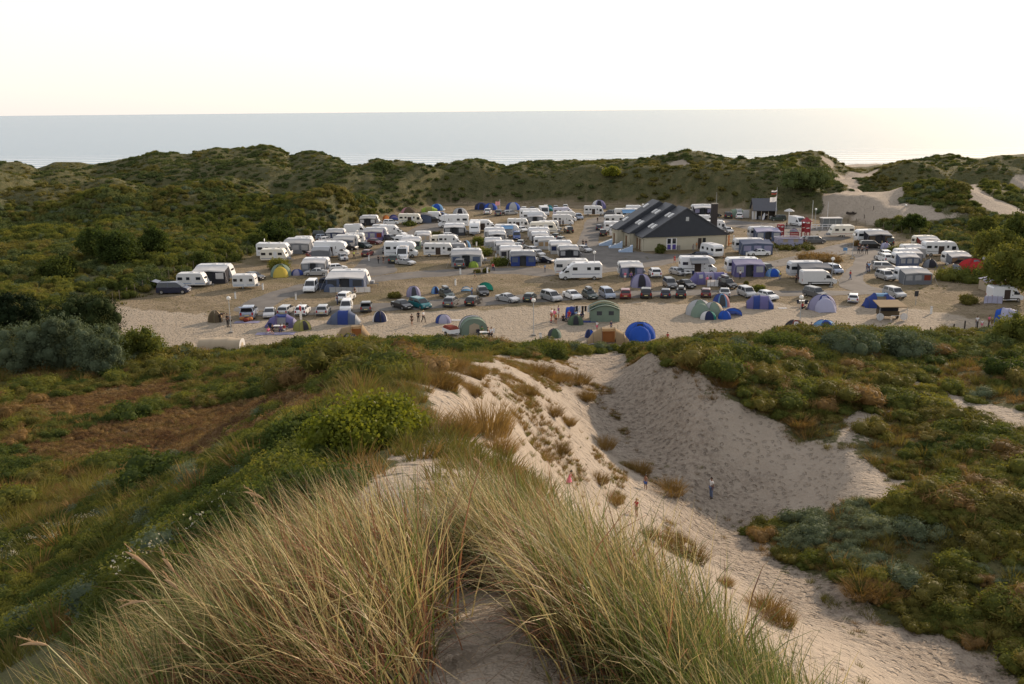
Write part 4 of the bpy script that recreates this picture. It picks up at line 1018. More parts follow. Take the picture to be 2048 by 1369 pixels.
def awning_parts(P0, x0, x1, dep, roof, wall, trim, hw, H=2.42, he=1.95, peak=0.18, open_=False, n_win=3):
    """tent annexe on the camera side (local -y) of a caravan: roof, walls, film windows"""
    A = []; y0, y1 = -hw-0.02, -hw-dep; n = 8; xs = [x0 + (x1-x0)*i/n for i in range(n+1)]
    zf = [he + peak*(1 - abs(2*i/n - 1)) for i in range(n+1)]
    mb = MB()
    top = [[(x, y0, H) for x in xs], [(x, (y0+y1)/2, (H+z)/2 - 0.05) for x, z in zip(xs, zf)], [(x, y1-0.06, z) for x, z in zip(xs, zf)], [(x, y1-0.08, z-0.16) for x, z in zip(xs, zf)]]
    mb.loft(top, closed=False); low = [[(a, b_, c-0.025) for a, b_, c in t] for t in top]; mb.loft(low[::-1], closed=False)
    A.append(('awning_roof', mb.mesh('awning_roof', roof), None))
    mb = MB(); t = 0.03
    for xx in (x0, x1-t): mb.loft([[(xx, y0, 0), (xx, y1, 0), (xx, y1, he-0.02), (xx, (y0+y1)/2, (H+he)/2-0.08), (xx, y0, H-0.04)], [(xx+t, y0, 0), (xx+t, y1, 0), (xx+t, y1, he-0.02), (xx+t, (y0+y1)/2, (H+he)/2-0.08), (xx+t, y0, H-0.04)]])
    A.append(('side_wall', mb.mesh('side_wall', wall), None))
    segs = [(0, 0.36), (0.62, 1.0)] if open_ else [(0, 1.0)]
    for a, b_ in segs: A.append(('front_wall', MB().box(x0+(x1-x0)*a, x0+(x1-x0)*b_, y1, y1+t, 0, he-0.05).mesh('front_wall', wall), None))
    L = x1-x0
    for k in range(n_win):
        xx = x0 + L*(k+0.5)/n_win
        if open_ and 0.34 < (k+0.5)/n_win < 0.64: continue
        mb = MB(); mb.box(xx-L/n_win*0.36, xx+L/n_win*0.36, y1-0.015, y1+0.0, 0.75, he-0.28); A.append(('window_panel', mb.mesh('window_panel', CLEAR if trim == FAB['brick'] and k < n_win-1 else trim), None))
    if open_:
        mb = MB(); mb.box(x0+L*0.36, x0+L*0.62, y1+0.5, y1+0.53, 0, he-0.1); A.append(('inner_curtain', mb.mesh('inner_curtain', FAB['dgrey']), None))
    for xx in (x0, x1):
        mb = MB(); mb.tube([(xx, y1-0.05, he), (xx + (0.7 if xx > 0 else -0.7), y1-1.1, 0)], 0.012, 4); A.append(('guy_rope', mb.mesh('guy_rope', FAB['white']), None))
    return A
_aw_cache = {}
def caravan(x0, x1, yb, label, yaw=0, style=0, body=None, aw=None, group='touring caravans on the campsite', flip=False, kx=None):
    """aw = (roof, wall, trim, depth, open, from, to)"""
    P = CARAVANS[style % 3]; L, W, H = P.dims
    ya = rad(yaw); dep = aw[3] if aw else 0.0
    c, k, p = spot(x0, x1, yb, L, W + 2*dep*0.5, ya)
    dirv = Vector((p.x, p.y, 0)).normalized()
    c = p + dirv*(dep*abs(math.cos(ya)) + 0.5*(W*abs(math.cos(ya)) + L*abs(math.sin(ya))))
    k = min(1.3, max(0.72, k)); sz = min(1.1, max(0.92, k)); r_ = (ya + math.pi) if flip else ya
    root = inst(P, 'touring_caravan', c, ya, (k, sz, sz), label, 'caravan', group, {'body': body or rv.choice([WHITE, OFFW, OFFW, PALEG, WHITE]), 'stripe': rv.choice(STRIPES)}, ('door',) if aw else ())
    if aw:
        key = (aw[0], aw[1], aw[2], aw[3], aw[4], aw[5] if len(aw) > 5 else -0.42, aw[6] if len(aw) > 6 else 0.42)
        if key not in _aw_cache: _aw_cache[key] = awning_parts(None, L*key[5], L*key[6], aw[3], FAB[aw[0]] if aw[0] in FAB else WHITE, FAB[aw[1]], CLEAR if aw[2] == 'clear' else FAB[aw[2]], W/2, open_=aw[4])
        for nm, me_, _ in _aw_cache[key]:
            o = bpy.data.objects.new(nm, me_); COL.objects.link(o); o.parent = root
    return root

# ------------------------------------------------------------------ motorhomes and vans
def mh_proto(kind):
    P = Proto(); W = 2.2; hw = W/2
    if kind == 'overcab': L, H = 6.2, 2.95
    elif kind == 'lowline': L, H = 6.8, 2.75
    elif kind == 'integrated': L, H = 6.8, 2.85
    else: L, H = 5.8, 2.5
    f, r_ = L/2, -L/2; z0 = 0.38
    if kind == 'overcab': prof = [(r_, z0), (f-1.55, z0), (f-1.55, 1.5), (f-0.55, 1.72), (f-0.35, 2.1), (f-0.6, 2.6), (f-1.3, H-0.05), (r_+0.2, H), (r_, H-0.3)]
    elif kind == 'lowline': prof = [(r_, z0), (f-1.7, z0), (f-1.55, 1.6), (f-1.5, 2.0), (f-2.0, 2.5), (f-2.6, H-0.02), (r_+0.3, H), (r_, H-0.3)]
    elif kind == 'integrated': prof = [(r_, z0), (f-0.2, z0), (f, 0.7), (f-0.06, 1.15), (f-0.65, 2.3), (f-1.1, H-0.1), (r_+0.25, H), (r_, H-0.3)]
    else: prof = [(r_, z0-0.08), (f-0.12, z0-0.08), (f, 0.6), (f-0.08, 0.95), (f-0.75, 1.25), (f-1.5, 2.25), (f-1.9, H-0.04), (r_+0.15, H), (r_, H-0.25)]
    ins = [(x*0.992, 1.5 + (z-1.5)*0.96) for x, z in prof]
    mb = MB(); mb.loft([[(x, -hw, z) for x, z in ins][::-1], [(x, -hw+0.1, z) for x, z in prof][::-1], [(x, hw-0.1, z) for x, z in prof][::-1], [(x, hw, z) for x, z in ins][::-1]])
    P.add('body', mb.mesh('body', WHITE))
    if kind in ('overcab', 'lowline'):
        cp = [(f-1.75, 0.3), (f-0.1, 0.3), (f, 0.6), (f-0.08, 1.0), (f-0.55, 1.25), (f-1.3, 2.02), (f-1.75, 2.1)]; cw = hw-0.1
        ci = [(x - 0.04, 1.0 + (z-1.0)*0.93) for x, z in cp]
        mb = MB(); mb.loft([[(x, -cw, z) for x, z in ci][::-1], [(x, -cw+0.12, z) for x, z in cp][::-1], [(x, cw-0.12, z) for x, z in cp][::-1], [(x, cw, z) for x, z in ci][::-1]])
        P.add('cab', mb.mesh('cab', WHITE))
        P.add('windscreen', pane([(f-0.55, -cw+.15, 1.26), (f-0.55, cw-.15, 1.26), (f-1.27, cw-.25, 1.98), (f-1.27, -cw+.25, 1.98)], 'windscreen', GLASS, 0.04, 0.015))
        for sg in (-1, 1):
            q = [(f-1.55, sg*cw, 1.25), (f-0.75, sg*cw, 1.25), (f-1.15, sg*(cw-.03), 1.8), (f-1.55, sg*(cw-.03), 1.85)]
            P.add('side_window', pane(q if sg < 0 else [q[1], q[0], q[3], q[2]], 'side_window', GLASS, 0.05, 0.015))
    elif kind == 'integrated':
        P.add('windscreen', pane([(f-0.06, -hw+.12, 1.17), (f-0.06, hw-.12, 1.17), (f-0.64, hw-.15, 2.27), (f-0.64, -hw+.15, 2.27)], 'windscreen', GLASS, 0.06, 0.02))
        for sg in (-1, 1): P.add('side_window', quad_plate((f-1.15, sg*hw, 1.6), (0, sg, 0), (0, 0, 1), 0.8, 0.7, 'side_window', GLASS, 0.015, 0.03))
    else:
        P.add('windscreen', pane([(f-0.75, -hw+.15, 1.26), (f-0.75, hw-.15, 1.26), (f-1.48, hw-.22, 2.22), (f-1.48, -hw+.22, 2.22)], 'windscreen', GLASS, 0.05, 0.015))
        for sg in (-1, 1):
            q = [(f-1.9, sg*hw, 1.2), (f-1.0, sg*hw, 1.2), (f-1.5, sg*(hw-.02), 1.95), (f-1.9, sg*(hw-.02), 1.98)]
            P.add('side_window', pane(q if sg < 0 else [q[1], q[0], q[3], q[2]], 'side_window', GLASS, 0.05, 0.015))
    if kind != 'panel':
        for sg in (-1, 1):
            for xx, ww, hh, zz in ((r_+0.8, 0.9, 0.5, 1.85), (r_+2.1, 0.6, 0.45, 1.85), (f-2.5, 0.75, 0.5, 1.85)):
                P.add('window', quad_plate((xx, sg*hw, zz), (0, sg, 0), (0, 0, 1), ww, hh, 'window', GLASS, 0.012, 0.03))
        P.add('window', quad_plate((r_, 0, 1.85), (-1, 0, 0), (0, 0, 1), 1.2, 0.45, 'window', GLASS, 0.012, 0.03))
        P.add('door', quad_plate((0.55, -hw, 1.3), (0, -1, 0), (0, 0, 1), 0.62, 1.75, 'door', mat('caravan_door', (0.62, 0.63, 0.64), 0.4), 0.014, 0.03))
        mb = MB(); mb.box(-1.2, -0.7, -0.3, 0.3, H-0.02, H+0.1); mb.box(0.9, 1.3, -0.25, 0.25, H-0.03, H+0.09); P.add('roof_vent', mb.mesh('roof_vent', mat('vent_plastic', (0.6, 0.6, 0.6), 0.5)))
        mb = MB(); mb.box(r_+0.4, f-2.0, -hw-0.006, hw+0.006, 0.95, 1.03); P.add('stripe', mb.mesh('stripe', GREYP))
    else:
        mb = MB(); mb.box(r_+0.9, f-1.0, -hw-0.012, hw+0.012, 0.52, 0.66); P.add('side_trim', mb.mesh('side_trim', PLASTIC))
        for sg in (-1, 1): P.add('door_handle', quad_plate((f-2.1, sg*hw, 1.15), (0, sg, 0), (0, 0, 1), 0.14, 0.2, 'door_handle', PLASTIC, 0.012, 0.03))
    for xx in (f-0.95, r_+1.25):
        for sg in (-1, 1): P.add('wheel', WHEEL, (xx, sg*(hw-0.1), 0.32))
    hl = quad_plate((f-0.03, 0, 0), (1, 0, 0.15), (0, 0, 1), 0.32, 0.26, 'headlight', LAMP_W, 0.01, 0.03); tl = quad_plate((r_, 0, 0), (-1, 0, 0), (0, 0, 1), 0.16, 0.4, 'tail_light', LAMP_R, 0.01, 0.03)
    for sg in (-1, 1): P.add('headlight', hl, (0, sg*0.68, 0.84)); P.add('tail_light', tl, (0, sg*0.95, 0.95))
    mb = MB(); mb.box(f-0.03, f+0.03, -0.85, 0.85, 0.32, 0.52); P.add('bumper', mb.mesh('bumper', PLASTIC))
    mb = MB()
    for sg in (-1, 1): mb.box(f-1.15, f-0.97, sg*(hw+0.12)-0.1, sg*(hw+0.12)+0.1, 1.25, 1.6)
    P.add('wing_mirror', mb.mesh('wing_mirror', PLASTIC))
    mb = MB(); mb.loft([[(-1.6, -hw-0.02, H-0.25), (1.4, -hw-0.02, H-0.25), (1.4, -hw-0.02, H-0.2), (-1.6, -hw-0.02, H-0.2)], [(-1.6, -hw-2.1, H-0.8), (1.4, -hw-2.1, H-0.8), (1.4, -hw-2.1, H-0.76), (-1.6, -hw-2.1, H-0.76)]])
    for xx in (-1.55, 1.35): mb.tube([(xx, -hw-2.05, 0), (xx, -hw-2.05, H-0.8)], 0.025, 5)
    P.add('sun_canopy', mb.mesh('sun_canopy', FAB['sky']))
    mb = MB(); mb.tube([(-2.0, 0.2, H), (-2.0, 0.2, H+0.35)], 0.03, 5); mb.disc((-1.95, 0.2, H+0.5), 0.3, 'x', 0.05, 12); P.add('satellite_dish', mb.mesh('satellite_dish', WHITE))
    mb = MB()
    for k in range(3): mb.box(-0.6 + 0.0*k, 1.3, -0.5+0.45*k, -0.2+0.45*k, H+0.02, H+0.12)
    P.add('luggage', mb.mesh('luggage', FAB['white']))
    mb = MB(); mb.box(-0.75, 0.35, -hw-0.02, -hw+0.02, 0.45, 2.0); P.add('open_doorway', mb.mesh('open_doorway', mat('interior_shade', (0.05, 0.035, 0.028), 0.9)))  # flat panel on the wall; the shade inside is put into its dark colour
    P.dims = (L, W, H); return P
MHS = {k: mh_proto(k) for k in ('overcab', 'lowline', 'integrated', 'panel')}
def motorhome(kind, x0, x1, yb, yaw, label, extra=(), body=None, canopy=None, name='motorhome', cat='motorhome', group='motorhomes on the campsite'):
    P = MHS[kind]; L, W, H = P.dims; ya = rad(yaw); c, k, p = spot(x0, x1, yb, L, W, ya)
    sz = min(1.08, max(0.92, k)); kx = min(1.25, max(0.75, k)) if abs(math.cos(ya)) > 0.7 else sz
    opt = {'sun_canopy', 'satellite_dish', 'luggage', 'open_doorway'} - set(extra); ms_ = {'stripe': rv.choice(STRIPES), 'body': rv.choice([WHITE, OFFW, WHITE])}
    if body: ms_.update({'body': body, 'cab': body})
    if canopy: ms_['sun_canopy'] = FAB[canopy]
    # the canopy and door side faces the viewer: mirror vehicles that face left
    sy = -sz if abs(((yaw + 180) % 360) - 180) > 90 and extra else sz
    return inst(P, name, c, ya, (kx, sy, sz), label, cat, group, ms_, opt)
# ------------------------------------------------------------------ tents
POLE = mat('tent_pole', (0.06, 0.06, 0.065), 0.5)
def put_mesh(name, me, root, loc=(0, 0, 0)):
    o = link(name, me, root); o.location = loc; return o
def tspot(x0, x1, yb, W, D, yaw):
    c, k, p = spot(x0, x1, yb, W, D, yaw); return c, k
def dome(x0, x1, yb, label, cols, door=None, W=2.6, D=2.2, H=1.35, yaw=0, kz=1.0, n=6, group='tents pitched on the campsite', sag=0.07, name='dome_tent', porch=None):
    ya = rad(yaw); c, k = tspot(x0, x1, yb, W, D, ya); k = min(1.5, max(0.6, k))
    root = tag(empty(name, c, ya, 1), label, 'tent', group); root.scale = (k, k, (0.5+0.5*k)*kz)
    def base(t):
        a = 2*math.pi*t; cx, sy = math.cos(a), math.sin(a); q = (abs(cx)**3.2 + abs(sy)**3.2)**(-1/3.2)
        return cx*q*W/2, sy*q*D/2
    for g in range(n):
        mb = MB(); rows = []
        for j in range(7):
            u = j/6 * math.pi/2; row = []
            for i in range(5):
                t = (g + i/4)/n - 0.5/n - 0.25; bx, by = base(t); s = sag*math.sin(math.pi*i/4)*math.sin(2*u*0.9+0.1)
                rr_ = math.cos(u)**0.85 * (1 - s)
                row.append((bx*rr_, by*rr_, H*math.sin(u)**0.92*(1-s*0.6)))
            rows.append(row)
        mb.loft(rows, closed=False)
        put_mesh('panel', mb.mesh('panel', FAB[cols[g % len(cols)]], True), root)
        t = (g + 0.0)/n - 0.5/n - 0.25; bx, by = base(t); mb = MB()
        mb.tube([(bx*math.cos(u)**0.85*1.01, by*math.cos(u)**0.85*1.01, H*1.01*math.sin(u)**0.92) for u in [k_*math.pi/16 for k_ in range(9)]], 0.018, 4)
        put_mesh('tent_pole', mb.mesh('tent_pole', POLE), root)
    if door is None and H > 1.25 and int(x0) % 3: door = ('charcoal', 'dgrey', 'grey')[int(x1) % 3]
    if door:
        mb = MB(); rows = []
        for j in range(5):
            u = (0.04 + 0.72*j/4) * math.pi/2
            w_ = 0.55*math.cos(u*0.95)
            rr_ = math.cos(u)**0.85
            rows.append([(x_*w_*W*0.36/0.55*0.5, -D/2*rr_*(1.0 - 0.0)-0.02, H*math.sin(u)**0.92) for x_ in (-1, -0.5, 0, 0.5, 1)])
        mb.loft(rows, closed=False); put_mesh('door_flap', mb.mesh('door_flap', FAB[door], True), root)
    if porch:
        mb = MB(); rows = []
        for j, (yy, hh, ww) in enumerate(((-D*0.38, 0.86, 0.62), (-D*0.62, 0.8, 0.60), (-D*0.9, 0.02, 0.5))):
            rows.append([(W*0.5*ww*math.cos(a)*1.2, yy, max(0, H*hh*math.sin(a))) for a in [math.pi*q/8 for q in range(9)]])
        mb.loft(rows, closed=False); put_mesh('porch', mb.mesh('porch', FAB[porch], True), root)
    return root
def tunnel(x0, x1, yb, label, stations, cols, end=None, ends=(None, None), opening=None, yaw=0, hoops=True, group='tents pitched on the campsite', name='tunnel_tent', p=0.8, kz=1.0, inner='cream', windows=0, scale_lim=(0.6, 1.5), arc=10):
    """stations: (x, half width, height) along local x; cols: one per span; opening: span index whose camera side stands open"""
    ya = rad(yaw); L = stations[-1][0] - stations[0][0]; Wm = max(s[1] for s in stations)*2
    c, k = tspot(x0, x1, yb, L, Wm, ya); k = min(scale_lim[1], max(scale_lim[0], k))
    root = tag(empty(name, c, ya), label, 'tent', group); root.scale = (k, k, (0.5+0.5*k)*kz)
    xc = (stations[-1][0] + stations[0][0])/2
    def arcpt(s, q, o=0.0):
        a = math.pi*q/arc; x, w, h = s
        return (x-xc, -(w+o)*(1 if math.cos(a) > 0 else -1)*abs(math.cos(a))**p, max(0.0, (h+o)*abs(math.sin(a))**p))
    for g in range(len(stations)-1):
        a, b_ = stations[g], stations[g+1]; rows = []
        lo = 4 if (opening is not None and g == opening) else 0
        for i in range(4):
            t = i/3; sg = 1 - 0.035*math.sin(math.pi*t); s = (a[0]+(b_[0]-a[0])*t, (a[1]+(b_[1]-a[1])*t)*sg, (a[2]+(b_[2]-a[2])*t)*sg)
            rows.append([arcpt(s, q) for q in range(lo, arc+1)])
        mb = MB(); mb.loft(rows, closed=False); put_mesh('panel', mb.mesh('panel', FAB[cols[g % len(cols)]], True), root)
        if lo:
            mb = MB(); mb.box(a[0]-xc, b_[0]-xc, 0.15, 0.2, 0.05, min(a[2], b_[2])*0.72); put_mesh('inner_tent', mb.mesh('inner_tent', FAB[inner]), root)
        elif windows and g in (windows if hasattr(windows, '__len__') else ()):
            rows = []
            for t in (0.25, 0.75):
                s = (a[0]+(b_[0]-a[0])*t, a[1]+(b_[1]-a[1])*t, a[2]+(b_[2]-a[2])*t); rows.append([arcpt(s, q/2, 0.02) for q in range(3, 7)])
            mb = MB(); mb.loft(rows, closed=False); put_mesh('window_panel', mb.mesh('window_panel', CLEAR), root)
    if hoops:
        for s in stations:
            if s[2] < 0.3: continue
            mb = MB(); mb.tube([arcpt(s, q, 0.01) for q in range(arc+1)], 0.022, 4); put_mesh('tent_pole', mb.mesh('tent_pole', POLE), root)
    for e, s in zip(ends, (stations[0], stations[-1])):
        if e is None: continue
        mb = MB(); pts = [arcpt(s, q) for q in range(arc+1)]; mb.loft([pts, [(x*1.0 + (0.01 if x > 0 else -0.01), y, z) for x, y, z in pts]]); put_mesh('end_wall', mb.mesh('end_wall', FAB[e]), root)
        mb = MB(); sg = 1 if s is stations[-1] else -1; x = s[0]-xc
        mb.loft([[(x + sg*0.02, -s[1]*0.4, 0.03), (x + sg*0.02, s[1]*0.4, 0.03), (x + sg*0.02, s[1]*0.36, s[2]*0.6), (x + sg*0.02, 0, s[2]*0.74), (x + sg*0.02, -s[1]*0.36, s[2]*0.6)][::sg], [(x + sg*0.03, -s[1]*0.4, 0.03), (x + sg*0.03, s[1]*0.4, 0.03), (x + sg*0.03, s[1]*0.36, s[2]*0.6), (x + sg*0.03, 0, s[2]*0.74), (x + sg*0.03, -s[1]*0.36, s[2]*0.6)][::sg]])
        put_mesh('door_flap', mb.mesh('door_flap', FAB[inner if end is None else end]), root)
    return root
def vis(x0, x1, yb, label, cw, cc, opening=True, inner='white', yaw=0, h=1.95, group='tents pitched on the campsite', lw=None):
    """centre living space with a sleeping wing at each side"""
    st = [(0, 0.9, 0.35), (0.75, 1.15, 1.3), (1.9, 1.35, h), (3.7, 1.35, h), (4.85, 1.15, 1.3), (5.6, 0.9, 0.35)]
    return tunnel(x0, x1, yb, label, st, [cw, cw, cc, cw, lw or cw], opening=2 if opening else None, inner=inner, ends=(cw, lw or cw), end=cw, yaw=yaw, name='family_tent', group=group)
def frame_tent(x0, x1, yb, label, roof, wall, win='dgrey', W=4.6, D=3.0, H=2.1, arch=0.55, yaw=0, band=None, group='tents pitched on the campsite'):
    """cabin tent: upright walls with film windows under an arched roof"""
    ya = rad(yaw); c, k = tspot(x0, x1, yb, W, D, ya); k = min(1.4, max(0.6, k)); root = tag(empty('frame_tent', c, ya), label, 'tent', group); root.scale = (k, k, 0.5+0.5*k)
    n = 10; e = H*0.72
    prof = [(-W/2 + W*i/n, e + arch*math.sin(math.pi*i/n)) for i in range(n+1)]
    for yy, nm in ((-D/2, 'front_wall'), (D/2, 'back_wall')):
        mb = MB(); ring = [(-W/2+.08, 0), (W/2-.08, 0)] + [(x*0.97, z-0.04) for x, z in prof[::-1]]
        mb.loft([[(x, yy, z) for x, z in ring], [(x, yy+0.03, z) for x, z in ring]]); put_mesh(nm, mb.mesh(nm, FAB[wall]), root)
    for sg in (-1, 1):
        mb = MB(); mb.box(sg*(W/2-.08)-0.015, sg*(W/2-.08)+0.015, -D/2+.04, D/2-.01, 0, e); put_mesh('side_wall', mb.mesh('side_wall', FAB[wall]), root)
    for j in range(3):
        y0, y1 = -D/2-0.25 + (D+0.4)*j/3, -D/2-0.25+(D+0.4)*(j+1)/3; mb = MB(); up_ = 0.10*j
        mb.loft([[(x*1.04, y0, z+0.05+up_) for x, z in prof], [(x*1.04, y1-0.03, z+0.05+up_) for x, z in prof]], closed=False)
        put_mesh('roof_panel', mb.mesh('roof_panel', FAB[(band or roof) if j == 1 else roof], True), root)
        mb = MB(); mb.tube([(x*1.05, y0, z+0.07+up_) for x, z in prof], 0.03, 4); put_mesh('tent_pole', mb.mesh('tent_pole', POLE), root)
    for xx in (-0.2, 0.2):
        mb = MB(); mb.box(xx*W-0.42, xx*W+0.42, -D/2-0.02, -D/2, 1.0, 1.6); put_mesh('window_panel', mb.mesh('window_panel', FAB[win]), root)
    return root
def ridge(x0, x1, yb, label, c1, c2, L=3.0, W=2.0, H=1.4, yaw=0, group='tents pitched on the campsite', end=None):
    ya = rad(yaw); c, k = tspot(x0, x1, yb, L, W, ya); k = min(1.5, max(0.6, k)); root = tag(empty('ridge_tent', c, ya), label, 'tent', group); root.scale = (k, k, 0.5+0.5*k)
    for sg, cc in ((-1, c1), (1, c2)):
        rows = []
        for j in range(5):
            t = j/4; s = 0.08*math.sin(math.pi*t); rows.append([(x*(1 - 0.06*t), sg*W/2*(1-t) + sg*(-s)*0.3, H*t - s*0.3 - 0.05*(1-abs(x)/(L/2))*t) for x in (-L/2, 0, L/2)])
        mb = MB(); mb.loft(rows, closed=False); put_mesh('panel', mb.mesh('panel', FAB[cc], True), root)
    for sg in (-1, 1):
        x = sg*L/2; mb = MB(); mb.loft([[(x, -W/2, 0), (x, W/2, 0), (x*0.95, 0, H)], [(x+0.02*sg, -W/2, 0), (x+0.02*sg, W/2, 0), (x*0.95+0.02*sg, 0, H)]]); put_mesh('end_wall', mb.mesh('end_wall', FAB[end or c1]), root)
        mb = MB(); mb.tube([(x*0.96, 0, 0), (x*0.96, 0, H+0.08)], 0.02, 4); put_mesh('tent_pole', mb.mesh('tent_pole', POLE), root)
    return root
def shelter(x0, x1, yb, label, c1, c2=None, W=2.4, D=1.4, H=1.15, yaw=0, group='beach shelters and small shades', name='beach_shelter'):
    """half shell, open in front"""
    ya = rad(yaw); c, k = tspot(x0, x1, yb, W, D, ya); k = min(1.6, max(0.5, k)); root = tag(empty(name, c, ya), label, 'shelter', group); root.scale = (k, k, k)
    n = 4
    for g in range(n):
        rows = []
        for j in range(5):
            v = (g + j/4)/n*math.pi*0.5
            rows.append([(W/2*math.cos(math.pi*q/10), -D/2 + D*math.sin(v)*math.sin(math.pi*q/10)**0.6, H*math.cos(v)*math.sin(math.pi*q/10)**0.8) for q in range(11)])
        mb = MB(); mb.loft(rows, closed=False); put_mesh('panel', mb.mesh('panel', FAB[(c1, c2 or c1)[g % 2]], True), root)
    mb = MB(); mb.tube([(W/2*math.cos(math.pi*q/10), -D/2-0.01, (H+.01)*math.sin(math.pi*q/10)**0.8) for q in range(11)], 0.02, 4); put_mesh('tent_pole', mb.mesh('tent_pole', POLE), root)
    return root

# ------------------------------------------------------------------ people
def skin_mesh(name, J, E, Rd, rootj, sub=1):
    keys = sorted({k for e in E for k in e}); ix = {k: i for i, k in enumerate(keys)}
    me = bpy.data.meshes.new(name + '_cage'); me.from_pydata([J[k] for k in keys], [(ix[a], ix[b_]) for a, b_ in E], [])
    o = bpy.data.objects.new(name, me); COL.objects.link(o)
    md = o.modifiers.new('skin', 'SKIN'); sv = me.skin_vertices[0].data
    for k in keys: sv[ix[k]].radius = (Rd[k], Rd[k]); sv[ix[k]].use_root = (k == rootj)
    md.use_smooth_shade = True
    if sub: s2 = o.modifiers.new('sub', 'SUBSURF'); s2.levels = sub; s2.render_levels = sub
    dg = bpy.context.evaluated_depsgraph_get(); out = bpy.data.meshes.new_from_object(o.evaluated_get(dg)); out.name = name
    bpy.data.objects.remove(o); bpy.data.meshes.remove(me)
    return out
BASE_R = dict(pelvis=.125, spine=.11, chest=.135, neck=.052, jaw=.07, head=.092, crown=.062, shL=.06, shR=.06, elL=.041, elR=.041, wrL=.028, wrR=.028, haL=.033, haR=.033, hipL=.085, hipR=.085, knL=.056, knR=.056, anL=.038, anR=.038, toL=.034, toR=.034)
BODY_E = [('pelvis','spine'),('spine','chest'),('chest','neck'),('neck','jaw'),('jaw','head'),('head','crown'),('chest','shL'),('shL','elL'),('elL','wrL'),('wrL','haL'),('chest','shR'),('shR','elR'),('elR','wrR'),('wrR','haR'),
          ('pelvis','hipL'),('hipL','knL'),('knL','anL'),('anL','toL'),('pelvis','hipR'),('hipR','knR'),('knR','anR'),('anR','toR')]
STAND = dict(pelvis=(0,0,.93), spine=(0,-.01,1.12), chest=(0,0,1.33), neck=(0,0,1.47), jaw=(0,-.02,1.545), head=(0,-.025,1.625), crown=(0,-.02,1.69), shL=(.17,0,1.39), elL=(.235,.03,1.12), wrL=(.245,-.04,.89), haL=(.24,-.06,.81),
             shR=(-.17,0,1.39), elR=(-.235,.03,1.12), wrR=(-.245,-.04,.89), haR=(-.24,-.06,.81), hipL=(.09,0,.88), knL=(.105,-.02,.49), anL=(.11,.03,.08), toL=(.12,-.12,.035), hipR=(-.09,0,.88), knR=(-.105,-.02,.49), anR=(-.11,.03,.08), toR=(-.12,-.12,.035))
def pose(**kw): d = dict(STAND); d.update(kw); return d
POSES = {
 'stand': STAND,
 'walk': pose(hipL=(.09,-.02,.88), knL=(.10,-.20,.52), anL=(.10,-.24,.10), toL=(.11,-.39,.06), knR=(-.10,.05,.48), anR=(-.10,.30,.14), toR=(-.10,.20,.03), elL=(.23,.12,1.14), wrL=(.23,.10,.91), haL=(.23,.08,.83), elR=(-.23,-.10,1.15), wrR=(-.22,-.25,.99), haR=(-.22,-.31,.95)),
 'sit': pose(pelvis=(0,.05,.50), spine=(0,.07,.70), chest=(0,.08,.92), neck=(0,.07,1.06), jaw=(0,.05,1.13), head=(0,.045,1.21), crown=(0,.05,1.275), shL=(.17,.07,.98), elL=(.24,.0,.72), wrL=(.20,-.20,.62), haL=(.18,-.27,.60), shR=(-.17,.07,.98), elR=(-.24,.0,.72), wrR=(-.20,-.20,.62), haR=(-.18,-.27,.60),
             hipL=(.10,.0,.50), knL=(.12,-.40,.50), anL=(.12,-.40,.09), toL=(.13,-.55,.04), hipR=(-.10,.0,.50), knR=(-.12,-.40,.50), anR=(-.12,-.36,.09), toR=(-.13,-.51,.04)),
 'ground': pose(pelvis=(0,.05,.13), spine=(0,.10,.32), chest=(0,.10,.53), neck=(0,.07,.67), jaw=(0,.04,.74), head=(0,.03,.82), crown=(0,.04,.885), shL=(.17,.09,.59), elL=(.25,.0,.36), wrL=(.18,-.22,.34), haL=(.15,-.29,.34), shR=(-.17,.09,.59), elR=(-.25,.12,.34), wrR=(-.28,.25,.10), haR=(-.29,.30,.05),
             hipL=(.10,.0,.13), knL=(.16,-.38,.36), anL=(.13,-.66,.07), toL=(.14,-.80,.05), hipR=(-.10,.0,.13), knR=(-.18,-.40,.30), anR=(-.12,-.70,.07), toR=(-.12,-.84,.05)),
 'bend': pose(pelvis=(0,.08,.90), spine=(0,-.08,1.06), chest=(0,-.28,1.14), neck=(0,-.42,1.16), jaw=(0,-.50,1.15), head=(0,-.57,1.13), crown=(0,-.63,1.11), shL=(.17,-.32,1.12), elL=(.20,-.38,.86), wrL=(.17,-.46,.66), haL=(.15,-.49,.59), shR=(-.17,-.32,1.12), elR=(-.20,-.38,.86), wrR=(-.17,-.46,.66), haR=(-.15,-.49,.59)),
 'reach': pose(elL=(.26,-.14,1.22), wrL=(.22,-.36,1.28), haL=(.21,-.44,1.30), elR=(-.26,-.10,1.18), wrR=(-.24,-.30,1.08), haR=(-.23,-.37,1.06)),
 'run': pose(pelvis=(0,0,.90), spine=(0,-.06,1.09), chest=(0,-.13,1.30), neck=(0,-.17,1.43), jaw=(0,-.21,1.50), head=(0,-.225,1.58), crown=(0,-.225,1.645), shL=(.17,-.13,1.36), elL=(.27,.06,1.18), wrL=(.33,-.08,1.02), haL=(.34,-.15,1.0), shR=(-.17,-.13,1.36), elR=(-.27,-.25,1.18), wrR=(-.27,-.47,1.20), haR=(-.27,-.55,1.22),
             knL=(.10,-.26,.56), anL=(.10,-.26,.15), toL=(.11,-.42,.10), knR=(-.10,.10,.47), anR=(-.10,.46,.36), toR=(-.10,.50,.22)),
}
SKIN_T = mat('skin', (0.42, 0.24, 0.16), 0.5, noise=0.05, nscale=20); SKIN_D = mat('skin_tanned', (0.24, 0.12, 0.075), 0.5, noise=0.05, nscale=20)
